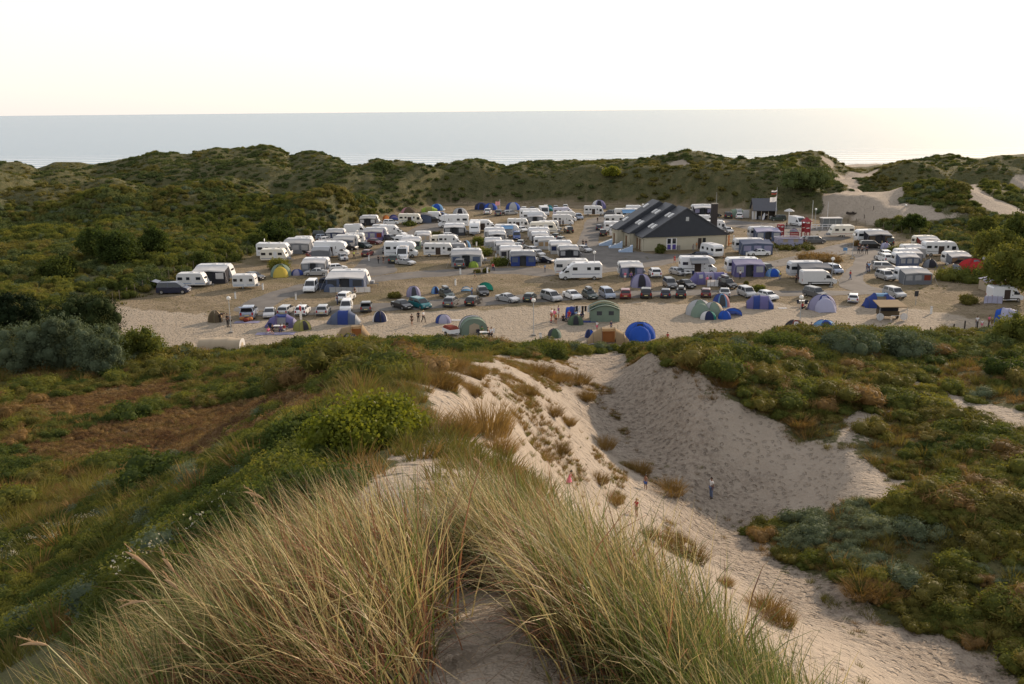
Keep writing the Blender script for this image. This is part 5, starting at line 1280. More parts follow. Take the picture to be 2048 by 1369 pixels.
HAIR_D = mat('dark_hair', (0.02, 0.014, 0.01), 0.6); HAIR_B = mat('blond_hair', (0.5, 0.37, 0.19), 0.6); HAIR_M = mat('brown_hair', (0.09, 0.05, 0.025), 0.6)
EYE = mat('eye', (0.02, 0.02, 0.02), 0.2)
CLOTH = {k: mat('cloth_' + k, c, 0.85, noise=0.08, nscale=6) for k, c in [('white', (.7, .7, .7)), ('black', (.02, .02, .022)), ('red', (.42, .03, .04)), ('pink', (.72, .16, .26)), ('blue', (.05, .11, .35)), ('navy', (.02, .03, .08)), ('grey', (.2, .2, .21)), ('green', (.1, .2, .06)), ('lime', (.5, .62, .06)),
  ('yellow', (.6, .5, .1)), ('lblue', (.25, .4, .6)), ('khaki', (.3, .25, .16)), ('purple', (.2, .1, .25)), ('jeans', (.11, .15, .26)), ('brown', (.1, .06, .04)), ('cream', (.55, .5, .42)), ('orange', (.6, .22, .05))]}
PEOPLE = {}
def person_meshes(ps, child=False):
    key = (ps, child)
    if key in PEOPLE: return PEOPLE[key]
    J = {k: Vector(v) for k, v in POSES[ps].items()}; R = dict(BASE_R)
    if child:
        for k in ('jaw', 'head', 'crown'): R[k] *= 1.22
        for k in ('chest', 'shL', 'shR', 'spine'): R[k] *= 0.92
        hd = J['neck']
        for k in ('jaw', 'head', 'crown'): J[k] = hd + (J[k]-hd)*1.18
    body = skin_mesh('body', J, BODY_E, R, 'pelvis', 1)
    # nose, ears, eyes and five-fingered hands joined into the one figure
    fwd = Vector((0, -1, 0)) if ps != 'bend' else Vector((0, -.55, -.8)); h = J['head']; upv = (J['crown']-J['jaw']).normalized(); sd_ = Vector((1, 0, 0))
    mb = MB(); rh = R['head']
    mb.ball(h + fwd*(rh*1.0) - upv*0.02, 0.018, 6, 4)
    for s_ in (-1, 1): mb.ball(h + sd_*s_*rh*0.98 - upv*0.01, 0.022, 6, 4)
    for s_, k in ((1, 'L'), (-1, 'R')):
        w, ha = J['wr'+k], J['ha'+k]; d = (ha-w).normalized(); a = d.cross(Vector((0, 1, 0.2))).normalized(); pn = d.cross(a)
        for q, ln in enumerate((.062, .074, .078, .070, .056)):
            if q == 0: st, dr = ha - d*0.025 + a*0.026*s_, (d*0.7 + a*0.7*s_).normalized()
            else: st, dr = ha + d*0.012 + a*(0.024 - 0.016*(q-1))*s_, d
            mb.tube([st, st + dr*ln*0.55, st + dr*ln*0.85 + pn*0.018], 0.0085, 4, 0.006)
    n0 = len(body.vertices); bm = bmesh.new(); bm.from_mesh(body); t = mb.mesh('t'); bm.from_mesh(t); bm.to_mesh(body); bm.free(); bpy.data.meshes.remove(t)
    body.materials.clear(); body.materials.append(SKIN_T)
    def grown(keys, add, trim={}):
        return {k: R[k] + add for k in R}
    half = lambda a, b_, t: J[a] + (J[b_]-J[a])*t
    J2 = dict(J); J2.update(slL=half('shL', 'elL', .62), slR=half('shR', 'elR', .62), htL=half('hipL', 'knL', .72), htR=half('hipR', 'knR', .72), wa=half('pelvis', 'spine', .12), nk=half('chest', 'neck', .55))
    R2 = {k: v + .017 for k, v in R.items()}; R2.update(slL=.064, slR=.064, htL=.09, htR=.09, wa=.138, nk=.075)
    shirt = skin_mesh('shirt', J2, [('wa','spine'),('spine','chest'),('chest','nk'),('chest','shL'),('shL','slL'),('chest','shR'),('shR','slR')], R2, 'chest', 1); shirt.materials.append(CLOTH['white'])
    R3 = dict(R2); R3.update(anL=.058, anR=.058, knL=.073, knR=.073)
    trous = skin_mesh('trousers', J2, [('pelvis','hipL'),('hipL','knL'),('knL','anL'),('pelvis','hipR'),('hipR','knR'),('knR','anR')], R3, 'pelvis', 1); trous.materials.append(CLOTH['jeans'])
    shorts = skin_mesh('shorts', J2, [('pelvis','hipL'),('hipL','htL'),('pelvis','hipR'),('hipR','htR')], R2, 'pelvis', 1); shorts.materials.append(CLOTH['blue'])
    mb = MB(); c = J['head'] + upv*0.012 - fwd*0.018; rr_ = rh*1.13; rows = []
    z = upv; x = sd_; y = z.cross(x)
    for j in range(1, 6):
        u = math.pi*0.62*j/5.5; rows.append([c + z*(rr_*1.12*math.cos(u)) + (x*math.cos(q*math.pi/5) + y*math.sin(q*math.pi/5))*(rr_*math.sin(u)*(0.80 if j > 3 and (y*math.sin(q*math.pi/5)).dot(fwd) > 0 else 1)) for q in range(10)])
    mb.loft(rows); hair = mb.mesh('hair', HAIR_D, True)
    mb = MB(); pts = []
    sp, cl = J['spine'], J['pelvis']; low = half('hipL', 'knL', .75)*0.5 + half('hipR', 'knR', .75)*0.5
    for p_, rr_ in ((half('chest', 'neck', .3), .13), (J['chest'], .16), (J['spine'], .15), (J['pelvis'], .20), (low + Vector((0, .06, 0)), .33)):
        pts.append([p_ + Vector((rr_*math.cos(q*math.pi/6)*(1 + .08*math.cos(q*2.6)), rr_*.8*math.sin(q*math.pi/6), 0)) for q in range(12)])
    mb.loft(pts, cap=False); dress = mb.mesh('dress', CLOTH['pink'], True)
    shoe = {}
    for k in 'LR': shoe[k] = MB().tube([J['an'+k] + Vector((0, .045, -.04)), (J['an'+k]+J['to'+k])/2 + Vector((0, 0, -.005)), J['to'+k] + Vector((0, -.02, 0))], .05, 6, .042).mesh('shoe', CLOTH['black'], True)
    eyes = MB()
    for s_ in (-1, 1): eyes.ball(h + fwd*rh*0.93 + sd_*s_*0.034 + upv*0.012, 0.013, 6, 4)
    ey = eyes.mesh('eyes', EYE, True)
    PEOPLE[key] = dict(body=body, shirt=shirt, trousers=trous, shorts=shorts, hair=hair, dress=dress, shoeL=shoe['L'], shoeR=shoe['R'], eyes=ey); return PEOPLE[key]
def person(px, py, hpx, ps, face, top, bottom, label, child=False, hair='dark', tan=False, group='people about the campsite', p=None, legs='trousers', height=None):
    """face: degrees, 0 = towards the viewer, 90 = towards the right of the picture"""
    if p is None: p = at_z(px, py)
    slant = math.hypot(p.y, CAM_H - p.z) * math.hypot(1, p.x/p.y)
    nat = {'sit': 1.29, 'ground': 0.9, 'bend': 1.17}.get(ps, 1.72)
    hm = height or hpx*slant/F; k = hm/nat
    k = min(1.08, max(0.5, k)) if not height else k
    M_ = person_meshes(ps, child)
    r = tag(empty('person', p, rad(face)), label, 'person', group); r.scale = (k*0.98, k*0.98, k)
    use = ['body', 'hair', 'eyes'] + (['dress'] if bottom is None else ['shirt', legs]) + (['shoeL', 'shoeR'] if legs == 'trousers' and bottom else [])
    if top is None and bottom: use.remove('shirt')
    bo = None
    for nm in use:
        me_ = M_[nm]; o = bpy.data.objects.new(nm.rstrip('LR'), me_); COL.objects.link(o); o.parent = bo if nm in ('eyes', 'hair') else r
        if nm == 'body': bo = o
        mm = {'shirt': CLOTH.get(top), 'dress': CLOTH.get(top), 'trousers': CLOTH.get(bottom), 'shorts': CLOTH.get(bottom), 'hair': {'dark': HAIR_D, 'blond': HAIR_B, 'brown': HAIR_M}[hair], 'body': SKIN_D if tan else SKIN_T}.get(nm)
        if mm: o.material_slots[0].link = 'OBJECT'; o.material_slots[0].material = mm
    return r
# ------------------------------------------------------------------ lamps, posts, bollards, furniture
GLOBE = mat('lamp_globe', (0.82, 0.82, 0.80), 0.25, trans=0.3); STEEL = mat('painted_steel', (0.42, 0.43, 0.43), 0.5); CONC = mat('concrete', (0.22, 0.205, 0.185), 0.9)
TIMBER = mat('weathered_timber', (0.16, 0.13, 0.10), 0.9, nscale=9, noise=0.25); DARKT = mat('dark_timber', (0.05, 0.04, 0.032), 0.9)
POSTM = MB().tube([(0, 0, 0.12), (0, 0, 4.35)], 0.055, 8, 0.042).mesh('pole', STEEL)
GLOBM = MB().ball((0, 0, 4.6), 0.28, 14, 9).mesh('globe', GLOBE, True)
COLLM = MB().tube([(0, 0, 4.28), (0, 0, 4.4)], 0.09, 8).mesh('collar', PLASTIC)
BASEM = MB().box(-0.28, 0.28, -0.28, 0.28, 0, 0.18, 0.04).mesh('base', CONC)
for gx, gy, lb in [(457,597,'white globe lamp post left of the open-boot blue car'), (1067,601,'white globe lamp post in front of the parked car row, beside the green tents'), (1603,595,'white globe lamp post right of the violet-blue tunnel tent'),
   (1189,505,'white globe lamp post behind the white low-profile motorhome'), (1666,518,'white globe lamp post before the grass island'), (1708,470,'white globe lamp post right of the cream caravan'),
   (888,420,'white globe lamp post among the far tents'), (1632,419,'white globe lamp post between two bare flag poles'), (1812,411,'white globe lamp post at the foot of the dunes on the right'), (1286,410,'white globe lamp post behind the white motorhome left of the slate-roofed building'), (714,463,'white globe lamp post between awnings on the left row')]:
    p = at_z(gx, gy, 4.6); r = tag(empty('lamp_post', (p.x, p.y, 0)), lb, 'lamp post', 'globe lamp posts of the campsite')
    for nm, me_ in (('pole', POSTM), ('globe', GLOBM), ('collar', COLLM), ('base', BASEM)): link(nm, me_, r)
BOLM = MB().box(-0.12, 0.12, -0.1, 0.1, 0, 0.95, 0.03).mesh('pillar', mat('bollard_white', (0.7, 0.7, 0.68), 0.5)); BOLC = MB().box(-0.15, 0.15, -0.13, 0.13, 0.95, 1.05, 0.03).mesh('cap', GREYP)
for bx, by, lb in [(526,580,'white service pillar right of the small two-wheel caravan'), (592,600,'white service pillar beside the track, before the white small van'), (471,598,'white service pillar on the dry grass, above the globe lamp'), (652,560,'white service pillar before the silver saloon near the awnings'),
   (738,522,'white service pillar beside the maroon car'), (921,549,'white service pillar on the scrubby island below the grey estate'), (975,547,'white service pillar on the grass mound left of centre'), (1862,628,'white service pillar on the sand, right of the brown trailer tent'), (1493,515,'white service pillar before the white saloon with a dark stripe'),
   (992,518,'white service pillar at the end of the left caravan row'), (1081,683,'white service pillar left of the small green dome'), (953,494,'white service pillar among the bushes in the middle'), (1693,506,'white service pillar at the tip of the grass island'), (911,571,'white service pillar above the blue-and-white dome')]:
    r = tag(empty('service_pillar', at_z(bx, by), random.uniform(-.4, .4)), lb, 'service pillar', 'white electricity and water pillars'); link('pillar', BOLM, r); link('cap', BOLC, r)

def fence(name, label, pts, h=1.5, wires=3, mesh_m=None, jitter=0.06, rr_=0.055, m=TIMBER, group=None):
    base = hgt_pt(pts[0]); root = tag(empty(name, base), label, 'fence', group); tops = []
    me_ = MB().tube([(0, 0, -0.3), (0, 0, h)], rr_, 6, rr_*0.85).mesh('post', m)
    for q in pts:
        g = hgt_pt(q); o = link('post', me_, root); o.location = g - base; o.rotation_euler = (random.uniform(-jitter, jitter), random.uniform(-jitter, jitter), random.uniform(0, 6)); tops.append(g - base)
    for k in range(wires):
        z = h*(0.35 + 0.6*k/max(1, wires-1)); mb = MB(); mb.tube([t + Vector((0, 0, z)) for t in tops], 0.006, 3); mb.build('wire', PLASTIC, root)
    return root
def hgt_pt(q): return Vector((q[0], q[1], float(hgt(q[0], q[1]))))
FP = [(208,610),(226,606),(240,601),(255,596),(271,590),(286,584),(299,579),(312,574),(326,569),(339,564),(351,558),(364,554),(376,550),(388,545),(400,540),(411,536),(422,534),(432,531),(444,528),(454,525),(465,522),(475,519),(483,516),(494,513),(503,510),(520,504),(540,497),(560,491),(580,485),(600,479),(620,473),(640,467),(662,461),(684,455),(706,449),(728,443),(752,437),(776,430)]
fence('post_and_wire_fence', 'long post and wire fence along the left edge of the campsite', [tuple(at_z(a, b_))[:2] for a, b_ in FP], 1.5)
fence('post_and_wire_fence', 'post and wire fence below the scrub right of the beach path', [tuple(at_z(a, b_))[:2] for a, b_ in [(1712,452),(1730,456),(1748,459),(1766,462),(1785,465),(1803,468),(1820,472),(1838,476),(1856,480)]], 1.7)
fence('bollard_fence', 'row of short dark wooden posts at the lower right edge of the sand', [tuple(at_z(a, b_))[:2] for a, b_ in [(1860,671),(1884,667),(1907,664),(1929,658),(1954,660),(1976,661)]], 1.05, 1, rr_=0.1, m=DARKT, jitter=0.02)
fence('bollard_fence', 'row of short wooden posts at the foot of the sandy beach path', [tuple(at_z(a, b_))[:2] for a, b_ in [(1640,446),(1660,447),(1680,447),(1696,447),(1712,446),(1728,444),(1745,443)]], 1.0, 1, rr_=0.08, m=DARKT)
fence('wire_fence', 'thin fence posts behind the far caravans below the dunes', [tuple(at_z(a, b_))[:2] for a, b_ in [(935,414),(975,412),(1012,411),(1050,410),(1090,409),(1130,409),(1170,410),(1210,411),(1235,412),(1255,412)]], 1.6, 2)

# chairs, tables, mats, windbreaks
CH_F = MB(); 
for sx in (-.24, .24): CH_F.tube([(sx, -.22, 0), (sx, .25, .45)], .013, 4); CH_F.tube([(sx, .22, 0), (sx, -.2, .45), (sx, -.24, .62), (sx, .2, .64)], .013, 4)
CH_F = CH_F.mesh('frame', STEEL); CH_S = MB().box(-.24, .24, -.22, .22, .42, .45).mesh('seat', FAB['dgrey']); CH_B = MB().loft([[(-.24, .2, .45), (.24, .2, .45), (.24, .23, .45), (-.24, .23, .45)], [(-.24, .3, .92), (.24, .3, .92), (.24, .33, .92), (-.24, .33, .92)]]).mesh('backrest', FAB['dgrey'])
def chair(p, rz, label, colr='dgrey', group='folding camp chairs'):
    r = tag(empty('camp_chair', p, rad(rz)), label, 'chair', group); link('frame', CH_F, r)
    for nm, me_ in (('seat', CH_S), ('backrest', CH_B)):
        o = link(nm, me_, r); o.material_slots[0].link = 'OBJECT'; o.material_slots[0].material = FAB[colr]
    return r
TB_T = MB().box(-.6, .6, -.38, .38, .68, .72).mesh('tabletop', mat('table_top', (.72, .72, .70), .4)); TB_L = MB().tube([(0, 0, 0), (0, 0, .68)], .018, 5).mesh('leg', STEEL)
def table(p, rz, label, group='camp tables', sc=1.0):
    r = tag(empty('camp_table', p, rad(rz), sc), label, 'table', group); link('tabletop', TB_T, r)
    for sx in (-.52, .52):
        for sy in (-.3, .3): o = link('leg', TB_L, r); o.location = (sx, sy, 0)
    return r
def ground_mat(px, py, w, d, colr, label, rz=0):
    mb = MB(); n = 6; rd = random.Random(px)
    top = [[(-w/2 + w*i/n, -d/2 + d*j/3, 0.03 + 0.02*rd.random()) for i in range(n+1)] for j in range(4)]
    mb.loft(top, closed=False); mb.loft([[(x, y, 0.004) for x, y, z in row] for row in top[::-1]], closed=False)
    o = mb.build('ground_mat', FAB[colr]); o.location = at_z(px, py); o.rotation_euler.z = rad(rz); return tag(o, label, 'mat', 'mats spread on the sand')
def windbreak(px, py, w, colr, label, h=1.1, rz=0, n=4):
    r = tag(empty('windbreak', at_z(px, py), rad(rz)), label, 'windbreak', 'windbreaks')
    xs = [-w/2 + w*i/n for i in range(n+1)]; ys = [0.25*math.sin(i*1.1) for i in range(n+1)]
    for i in range(n):
        mb = MB(); mb.loft([[(xs[i], ys[i], .05), (xs[i+1], ys[i+1], .05)], [(xs[i]*.99, (ys[i])+.05, h*.5), (xs[i+1], ys[i+1]+.05, h*.5)], [(xs[i], ys[i], h), (xs[i+1], ys[i+1], h)]], closed=False); mb.build('panel', FAB[colr], r)
    for x, y in zip(xs, ys): MB().tube([(x, y, 0), (x, y, h+.15)], .018, 4).build('post', TIMBER, r)
    return r
def flag_pole(px, py, h, label, flags=(), lean=0.0):
    r = tag(empty('flag_pole', at_z(px, py)), label, 'flag pole', 'flag poles'); MB().tube([(0, 0, 0), (lean, 0, h)], .06, 6, .035).build('pole', mat('pole_white', (.7, .7, .7), .4), r)
    MB().ball((lean, 0, h+.06), .08, 8, 5).build('finial', STEEL, r)
    for z0, z1, w, bands in flags:
        k = len(bands)
        for i, m in enumerate(bands):
            a = z0 + (z1-z0)*i/k; b_ = z0 + (z1-z0)*(i+1)/k; rows = []
            for zz in (a, b_): rows.append([(lean*zz/h - w*t, .14*math.sin(t*7)*t**.5, zz - .42*t*w*.6 - .12*math.sin(t*5)) for t in [q/8 for q in range(9)]])
            mb = MB(); mb.loft(rows, closed=False); mb.build('flag', FAB[m], r, True)
    return r

# ------------------------------------------------------------------ the wash house with its dark slate gable
SLATE, nt, b = nodes_of('slate_roof')
tc = N(nt, 'TexCoord'); bk = N(nt, 'TexBrick'); bk.inputs['Scale'].default_value = 2.2; bk.inputs['Color1'].default_value = (.045, .05, .06, 1); bk.inputs['Color2'].default_value = (.065, .07, .08, 1); bk.inputs['Mortar'].default_value = (.03, .032, .036, 1); bk.inputs['Mortar Size'].default_value = 0.03
nt.links.new(tc.outputs['Object'], bk.inputs['Vector']); nt.links.new(bk.outputs['Color'], b.inputs['Base Color']); b.inputs['Roughness'].default_value = 0.55
GABLE = mat('slate_cladding', (.032, .037, .047), .6, nscale=1.2, noise=.15); RENDER_W = mat('cream_render', (.43, .40, .31), .85, nscale=.8, noise=.08, bump=.1); BROWN_D = mat('brown_door', (.15, .075, .035), .6); SKYL = mat('skylight_dome', (.66, .66, .65), .25); PURPLE = mat('purple_panel', (.07, .05, .24), .5); FRAME = mat('white_frame', (.7, .7, .7), .4)
P0, P1 = at_z(1287, 503), at_z(1452, 497)
ux = (P1-P0); Wd = ux.length; rz = math.atan2(ux.y, ux.x)
bld = tag(empty('wash_house', P0, rz), 'cream wash house with a dark slate gable, stepped roof and pale skylights', 'building')
EH, AP, BD = 2.75, 8.35, 4.7
RF = None
for i in range(3):
    ox, oy, oz = -1.25*i, BD*i, 0.28*i
    w0, w1 = ox, Wd + ox
    mb = MB(); y0, y1 = oy + 0.01*i, oy+BD-0.005*i
    mb.add([(w0, y0, 0), (w1, y0, 0), (w1, y1, 0), (w0, y1, 0), (w0, y0, EH+oz), (w1, y0, EH+oz), (w1, y1, EH+oz), (w0, y1, EH+oz)], [(0, 1, 5, 4), (1, 2, 6, 5), (2, 3, 7, 6), (3, 0, 4, 7)])
    mb.build('wall', RENDER_W, bld)
    cx = (w0+w1)/2; ov = 0.45; hw_ = (w1-w0)/2 + ov; sl = (AP-EH)/(hw_); e = EH + oz - 0.02; a = AP + oz; t = 0.22
    ry0, ry1 = (oy - 0.5 if i == 0 else oy - 0.12), oy + BD - 0.1
    for sg in (-1, 1):
        ring = [(cx + sg*hw_, e), (cx, a), (cx, a + t*1.15), (cx + sg*(hw_ + 0.1), e + 0.1)]
        ring = ring if sg > 0 else ring[::-1]
        mb = MB(); mb.loft([[(x, ry0, z) for x, z in ring][::-1], [(x, ry1, z) for x, z in ring][::-1]]); rf = mb.build('roof', SLATE, bld); RF = rf if sg < 0 else RF
    # slate hung gable
    mb = MB(); tri = [(cx-hw_+0.05, e+0.05), (cx+hw_-0.05, e+0.05), (cx, a)]
    mb.loft([[(x, oy-0.3+0.02*i, z) for x, z in tri], [(x, oy-0.06, z) for x, z in tri]]); mb.build('gable', GABLE, bld)
    for (u, v) in ([(0.30, 0), (0.30, 1), (0.68, 0), (0.68, 1)] if i < 2 else [(0.22, 0), (0.70, 0)]):
        # skylights on the left slope
        xx = cx - hw_*u; zz = a + t - (a-e)*u*1.0; yy = oy + (1.1 + 1.9*v if i < 2 else 2.6)
        d = Vector((-hw_, 0, e-a)).normalized(); nrm = Vector((-(a-e), 0, hw_)).normalized(); o3 = Vector((xx, yy, zz)) + nrm*0.0
        mb = MB(); q = [o3 - d*.7 + Vector((0, s*.36, 0)) for s in (-1, 1)] + [o3 + d*.7 + Vector((0, s*.36, 0)) for s in (1, -1)]
        mb.loft([[p_ - nrm*.05 for p_ in q], [p_ + nrm*.16 for p_ in q], [o3 + (p_-o3)*.8 + nrm*.26 for p_ in q]]); mb.build('skylight', SKYL, RF)
    # doors on the left side, between piers
    for q in range(2 if i else 3):
        yy = oy + 0.9 + q*(1.6 if i == 0 else 2.2)
        mb = MB(); mb.box(w0-0.05, w0+0.02, yy-.45, yy+.45, 0.05, 2.25); mb.build('door', BROWN_D, bld)
    mb = MB(); mb.box(w0-0.35, w0-0.05, oy+0.02, oy+0.32, 0, EH+oz-0.1); mb.build('pier', RENDER_W, bld)
    mb = MB(); mb.box(w0-0.62, w0-0.45, ry0+.02, ry1-.02, e-0.02, e+0.12); mb.build('gutter', PLASTIC, bld)
S_ = Wd/165.0
def fx(px): return (px-1287)*S_
PN = []
for a, b_, z0, z1, m, nm in [(1333.5,1340.5,1.35,2.4,GLASS,'pane'),(1343.5,1350.5,1.35,2.4,GLASS,'pane'),(1333.5,1340.5,.2,1.2,PURPLE,'door_panel'),(1343.5,1350.5,.2,1.2,PURPLE,'door_panel'),(1395,1401.5,.1,2.3,mat('interior_shade',(.05,.035,.028),.9),'doorway'),(1404,1410,1.3,2.3,GLASS,'pane')]:  # the doorway is a flat panel, its inner shade painted as dark colour
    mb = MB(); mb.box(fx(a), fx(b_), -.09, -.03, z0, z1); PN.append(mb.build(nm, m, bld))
mb = MB()
for a, b_, z0, z1 in [(1331.8,1352.2,2.4,2.5),(1331.8,1333.4,.1,2.4),(1350.6,1352.2,.1,2.4),(1340.6,1343.4,.1,2.4),(1333.4,1340.6,1.2,1.35),(1343.4,1350.6,1.2,1.35)]: mb.box(fx(a), fx(b_), -.1, -.02, z0, z1)
dfr = mb.build('door_frame', FRAME, bld)
for o in PN[:4]: o.parent = dfr
MB().box(fx(1368), fx(1374), -.38, -.3, 5.9, 6.7).build('vent', STEEL, bld)
MB().box(fx(1353), fx(1358), -.5, -.02, .0, 1.0).build('meter_box', CONC, bld)
mb = MB(); mb.box(Wd-0.5, Wd+0.6, 6.6, 7.7, 0, 8.4); chm = mb.build('chimney', mat('dark_brick', (.05, .042, .04), .9, nscale=6, noise=.3), bld)
mb = MB(); mb.box(Wd-0.58, Wd+0.68, 6.52, 7.78, 8.4, 8.56); mb.build('chimney_cap', CONC, chm)
mb = MB(); mb.tube([(Wd+.4, 7, 8.56), (Wd+.4, 7, 10.8)], .03, 4); mb.build('antenna', STEEL, chm)
MB().tube([(Wd-.05, -.12, 0), (Wd-.05, -.12, 2.7)], .07, 6).build('downpipe', PLASTIC, bld)
# sloping light boxes beside it
for k, (a, b_) in enumerate([(1199, 490), (1219, 495), (1239, 503)]):
    c = at_z(a+13, b_+1); r = tag(empty('light_box', c, rz - .25), ['pale blue sloping light box with a glass top, farthest of three', 'pale blue sloping light box with a glass top, middle of three', 'pale blue sloping light box with a glass top, nearest of three'][k], 'light box', 'light boxes in a row beside the wash house')
    LB = mat('pale_blue_paint', (.33, .44, .60), .5); mb = MB(); mb.prism([(-1.5, 0), (1.3, 0), (1.3, 1.35), (-1.5, .25)], -.8, .8); mb.build('box', LB, r)
    d = Vector((2.8, 0, 1.1)).normalized(); n_ = Vector((-1.1, 0, 2.8)).normalized(); o3 = Vector((-.1, 0, .8))
    for (s0, s1, m, nm, up_) in ((1.25, .72, FRAME, 'frame', .03), (1.0, .5, GLASS, 'pane', .05)):
        q = [o3 - d*s0 - Vector((0, s1, 0)), o3 + d*s0 - Vector((0, s1, 0)), o3 + d*s0 + Vector((0, s1, 0)), o3 - d*s0 + Vector((0, s1, 0))]
        MB().loft([[p_ - n_*.02 for p_ in q], [p_ + n_*up_ for p_ in q]]).build(nm, m, r)
# ------------------------------------------------------------------ beach hut
Q0, Q1 = at_z(1508, 440), at_z(1550, 440); hut = tag(empty('beach_hut', Q0, math.atan2((Q1-Q0).y, (Q1-Q0).x)), 'grey-roofed wooden beach hut with an open front below the dunes', 'building'); HW = (Q1-Q0).length
mb = MB(); mb.box(0, HW, 1.2, 5.2, 0, 2.5); mb.build('wall', DARKT, hut)
for sg in (0, 1):
    x = -0.02 if sg == 0 else HW+.02
    mb = MB(); mb.loft([[(x-.04, -.1, 0), (x-.04, 5.3, 0), (x-.04, 5.3, 2.4), (x-.04, 2.6, 4.9), (x-.04, -.1, 2.4)], [(x+.04, -.1, 0), (x+.04, 5.3, 0), (x+.04, 5.3, 2.4), (x+.04, 2.6, 4.9), (x+.04, -.1, 2.4)]]); mb.build('gable', TIMBER, hut)
for a, b_ in (((-.5, 2.25), (2.6, 5.1)), ((5.7, 2.25), (2.6, 5.1))):
    mb = MB(); mb.loft([[(-.4, a[0], a[1]), (HW+.4, a[0], a[1]), (HW+.4, b_[0], b_[1]), (-.4, b_[0], b_[1])], [(-.4, a[0], a[1]+.18), (HW+.4, a[0], a[1]+.18), (HW+.4, b_[0], b_[1]+.18), (-.4, b_[0], b_[1]+.18)]]); mb.build('roof', mat('hut_slate', (.085, .09, .105), .7, nscale=1.5, noise=.15), hut)
for q in range(4): MB().box(HW*q/3-.07, HW*q/3+.07, -.17, -.03, 0, 2.3).build('pillar', FAB['cream'], hut)
for q in range(5): MB().box(.3+q*.95, .95+q*.95, .75, 1.15, .0, .5+.35*(q % 3)).build('crate', [FAB['slate'], FAB['lgrey'], FAB['blue'], FAB['brown'], FAB['white']][q], hut)
def board(px, py, lb, w=.6, h=2.1, rz_=0, lean=.35, m='white', name='surfboard', cat='surfboard'):
    mb = MB(); pr = [(0, 0), (w*.42, h*.12), (w*.5, h*.45), (w*.36, h*.82), (0, h), (-w*.36, h*.82), (-w*.5, h*.45), (-w*.42, h*.12)]
    mb.loft([[(x, z*lean, z*math.sqrt(1-lean*lean)) for x, z in pr], [(x, z*lean-.06, z*math.sqrt(1-lean*lean)+.02) for x, z in pr]]); o = mb.build(name, FAB[m]); o.location = at_z(px, py); o.rotation_euler = (0, rad(20 if lean > .3 else 0), rad(rz_)); return tag(o, lb, cat, 'boards by the beach hut')
board(1525, 441, 'white surfboard leaning before the open front of the beach hut')
for k, (a, b_, w) in enumerate([(1492, 437, 1.6), (1508, 440, 1.2)]):
    mb = MB(); mb.box(-w/2, w/2, -.04, .04, .1, 2.2); o = mb.build('notice_panel', FAB['white']); o.location = at_z(a, b_); tag(o, ['white panel left of the beach hut, the wider one', 'narrow white panel at the corner of the beach hut'][k], 'panel', 'white panels by the beach hut')
flag_pole(1551, 441, 8.2, 'tall flag pole with two flags beside the beach hut', [(4.9, 6.1, 1.7, ('white',)), (6.75, 7.75, 1.4, ('brick', 'charcoal', 'white'))])
flag_pole(1623, 454, 6.2, 'bare white flag pole, the taller of two beside the play area'); flag_pole(1654, 447, 5.2, 'bare white flag pole, the shorter of two near the sandy path')
flag_pole(605, 658, 3.4, 'short pole with a slim white and red pennant behind the yellow dome', [(0.6, 3.2, .28, ('pink', 'white', 'white', 'red'))])
flag_pole(1000, 421, 3.0, 'low pole with a pink flag beside the far blue tent', [(1.6, 2.7, 1.3, ('pink', 'pink'))])
# parasol, play things and the railed terrace
pr = tag(empty('parasol', at_z(1577, 449)), 'white parasol standing near the beach snack van', 'parasol'); MB().tube([(0, 0, 0), (0, 0, 3.6)], .12, 6).build('pole', FRAME, pr)
mb = MB(); mb.loft([[(1.3*math.cos(q*math.pi/6), 1.3*math.sin(q*math.pi/6), 3.25) for q in range(12)], [(.75*math.cos(q*math.pi/6), .75*math.sin(q*math.pi/6), 3.62) for q in range(12)], [(.06*math.cos(q*math.pi/6), .06*math.sin(q*math.pi/6), 3.85) for q in range(12)]]); mb.build('canopy', FAB['white'], pr)
PLAYR = mat('play_red', (.24, .02, .026), .6)
def play_tower(px, py, h, w, lb, roof=True):
    r = tag(empty('play_tower', at_z(px, py), .3), lb, 'play tower', 'red playground pieces')
    for sx in (-1, 1):
        for sy in (-1, 1): MB().box(sx*w/2-.08, sx*w/2+.08, sy*w/2-.08, sy*w/2+.08, 0, h).build('post', PLAYR, r)
    for z in (h*.30, h*.62):
        for s in (-1, 1): MB().box(-w/2, w/2, s*w/2-.03, s*w/2+.03, z, z+h*.26).build('panel', PLAYR, r)
    MB().box(-w*.3, w*.3, -w/2-.07, -w/2-.04, h*.56, h*.61).build('plate', FAB['white'], r); MB().box(-w*.3, w*.3, -w/2-.07, -w/2-.04, h*.9, h*.95).build('plate', FAB['white'], r)
    if roof: MB().loft([[(-w*.75, -w*.75, h), (w*.75, -w*.75, h), (w*.75, w*.75, h), (-w*.75, w*.75, h)], [(-.05, -.05, h*1.28), (.05, -.05, h*1.28), (.05, .05, h*1.28), (-.05, .05, h*1.28)]]).build('roof', PLAYR, r)
    else: MB().loft([[(-w*.6, -w*.6, h), (w*.6, -w*.6, h), (w*.6, w*.6, h), (-w*.6, w*.6, h)], [(-w*.5, -w*.5, h*1.1), (w*.5, -w*.5, h*1.1), (w*.5, w*.5, h*1.1), (-w*.5, w*.5, h*1.1)]]).build('roof', PLAYR, r)
play_tower(1611, 474, 3.4, 1.25, 'tall red play tower with a pointed roof behind the silver cars'); play_tower(1560, 479, 3.0, 1.0, 'narrow red play tower with a flat top left of the small white cabin', False)
r = tag(empty('climbing_wall', at_z(1588, 479)), 'low red play panel between the two red towers', 'climbing wall', 'red playground pieces')
for sx in (-.9, .9): MB().box(sx-.07, sx+.07, -.07, .07, 0, 1.6).build('post', PLAYR, r)
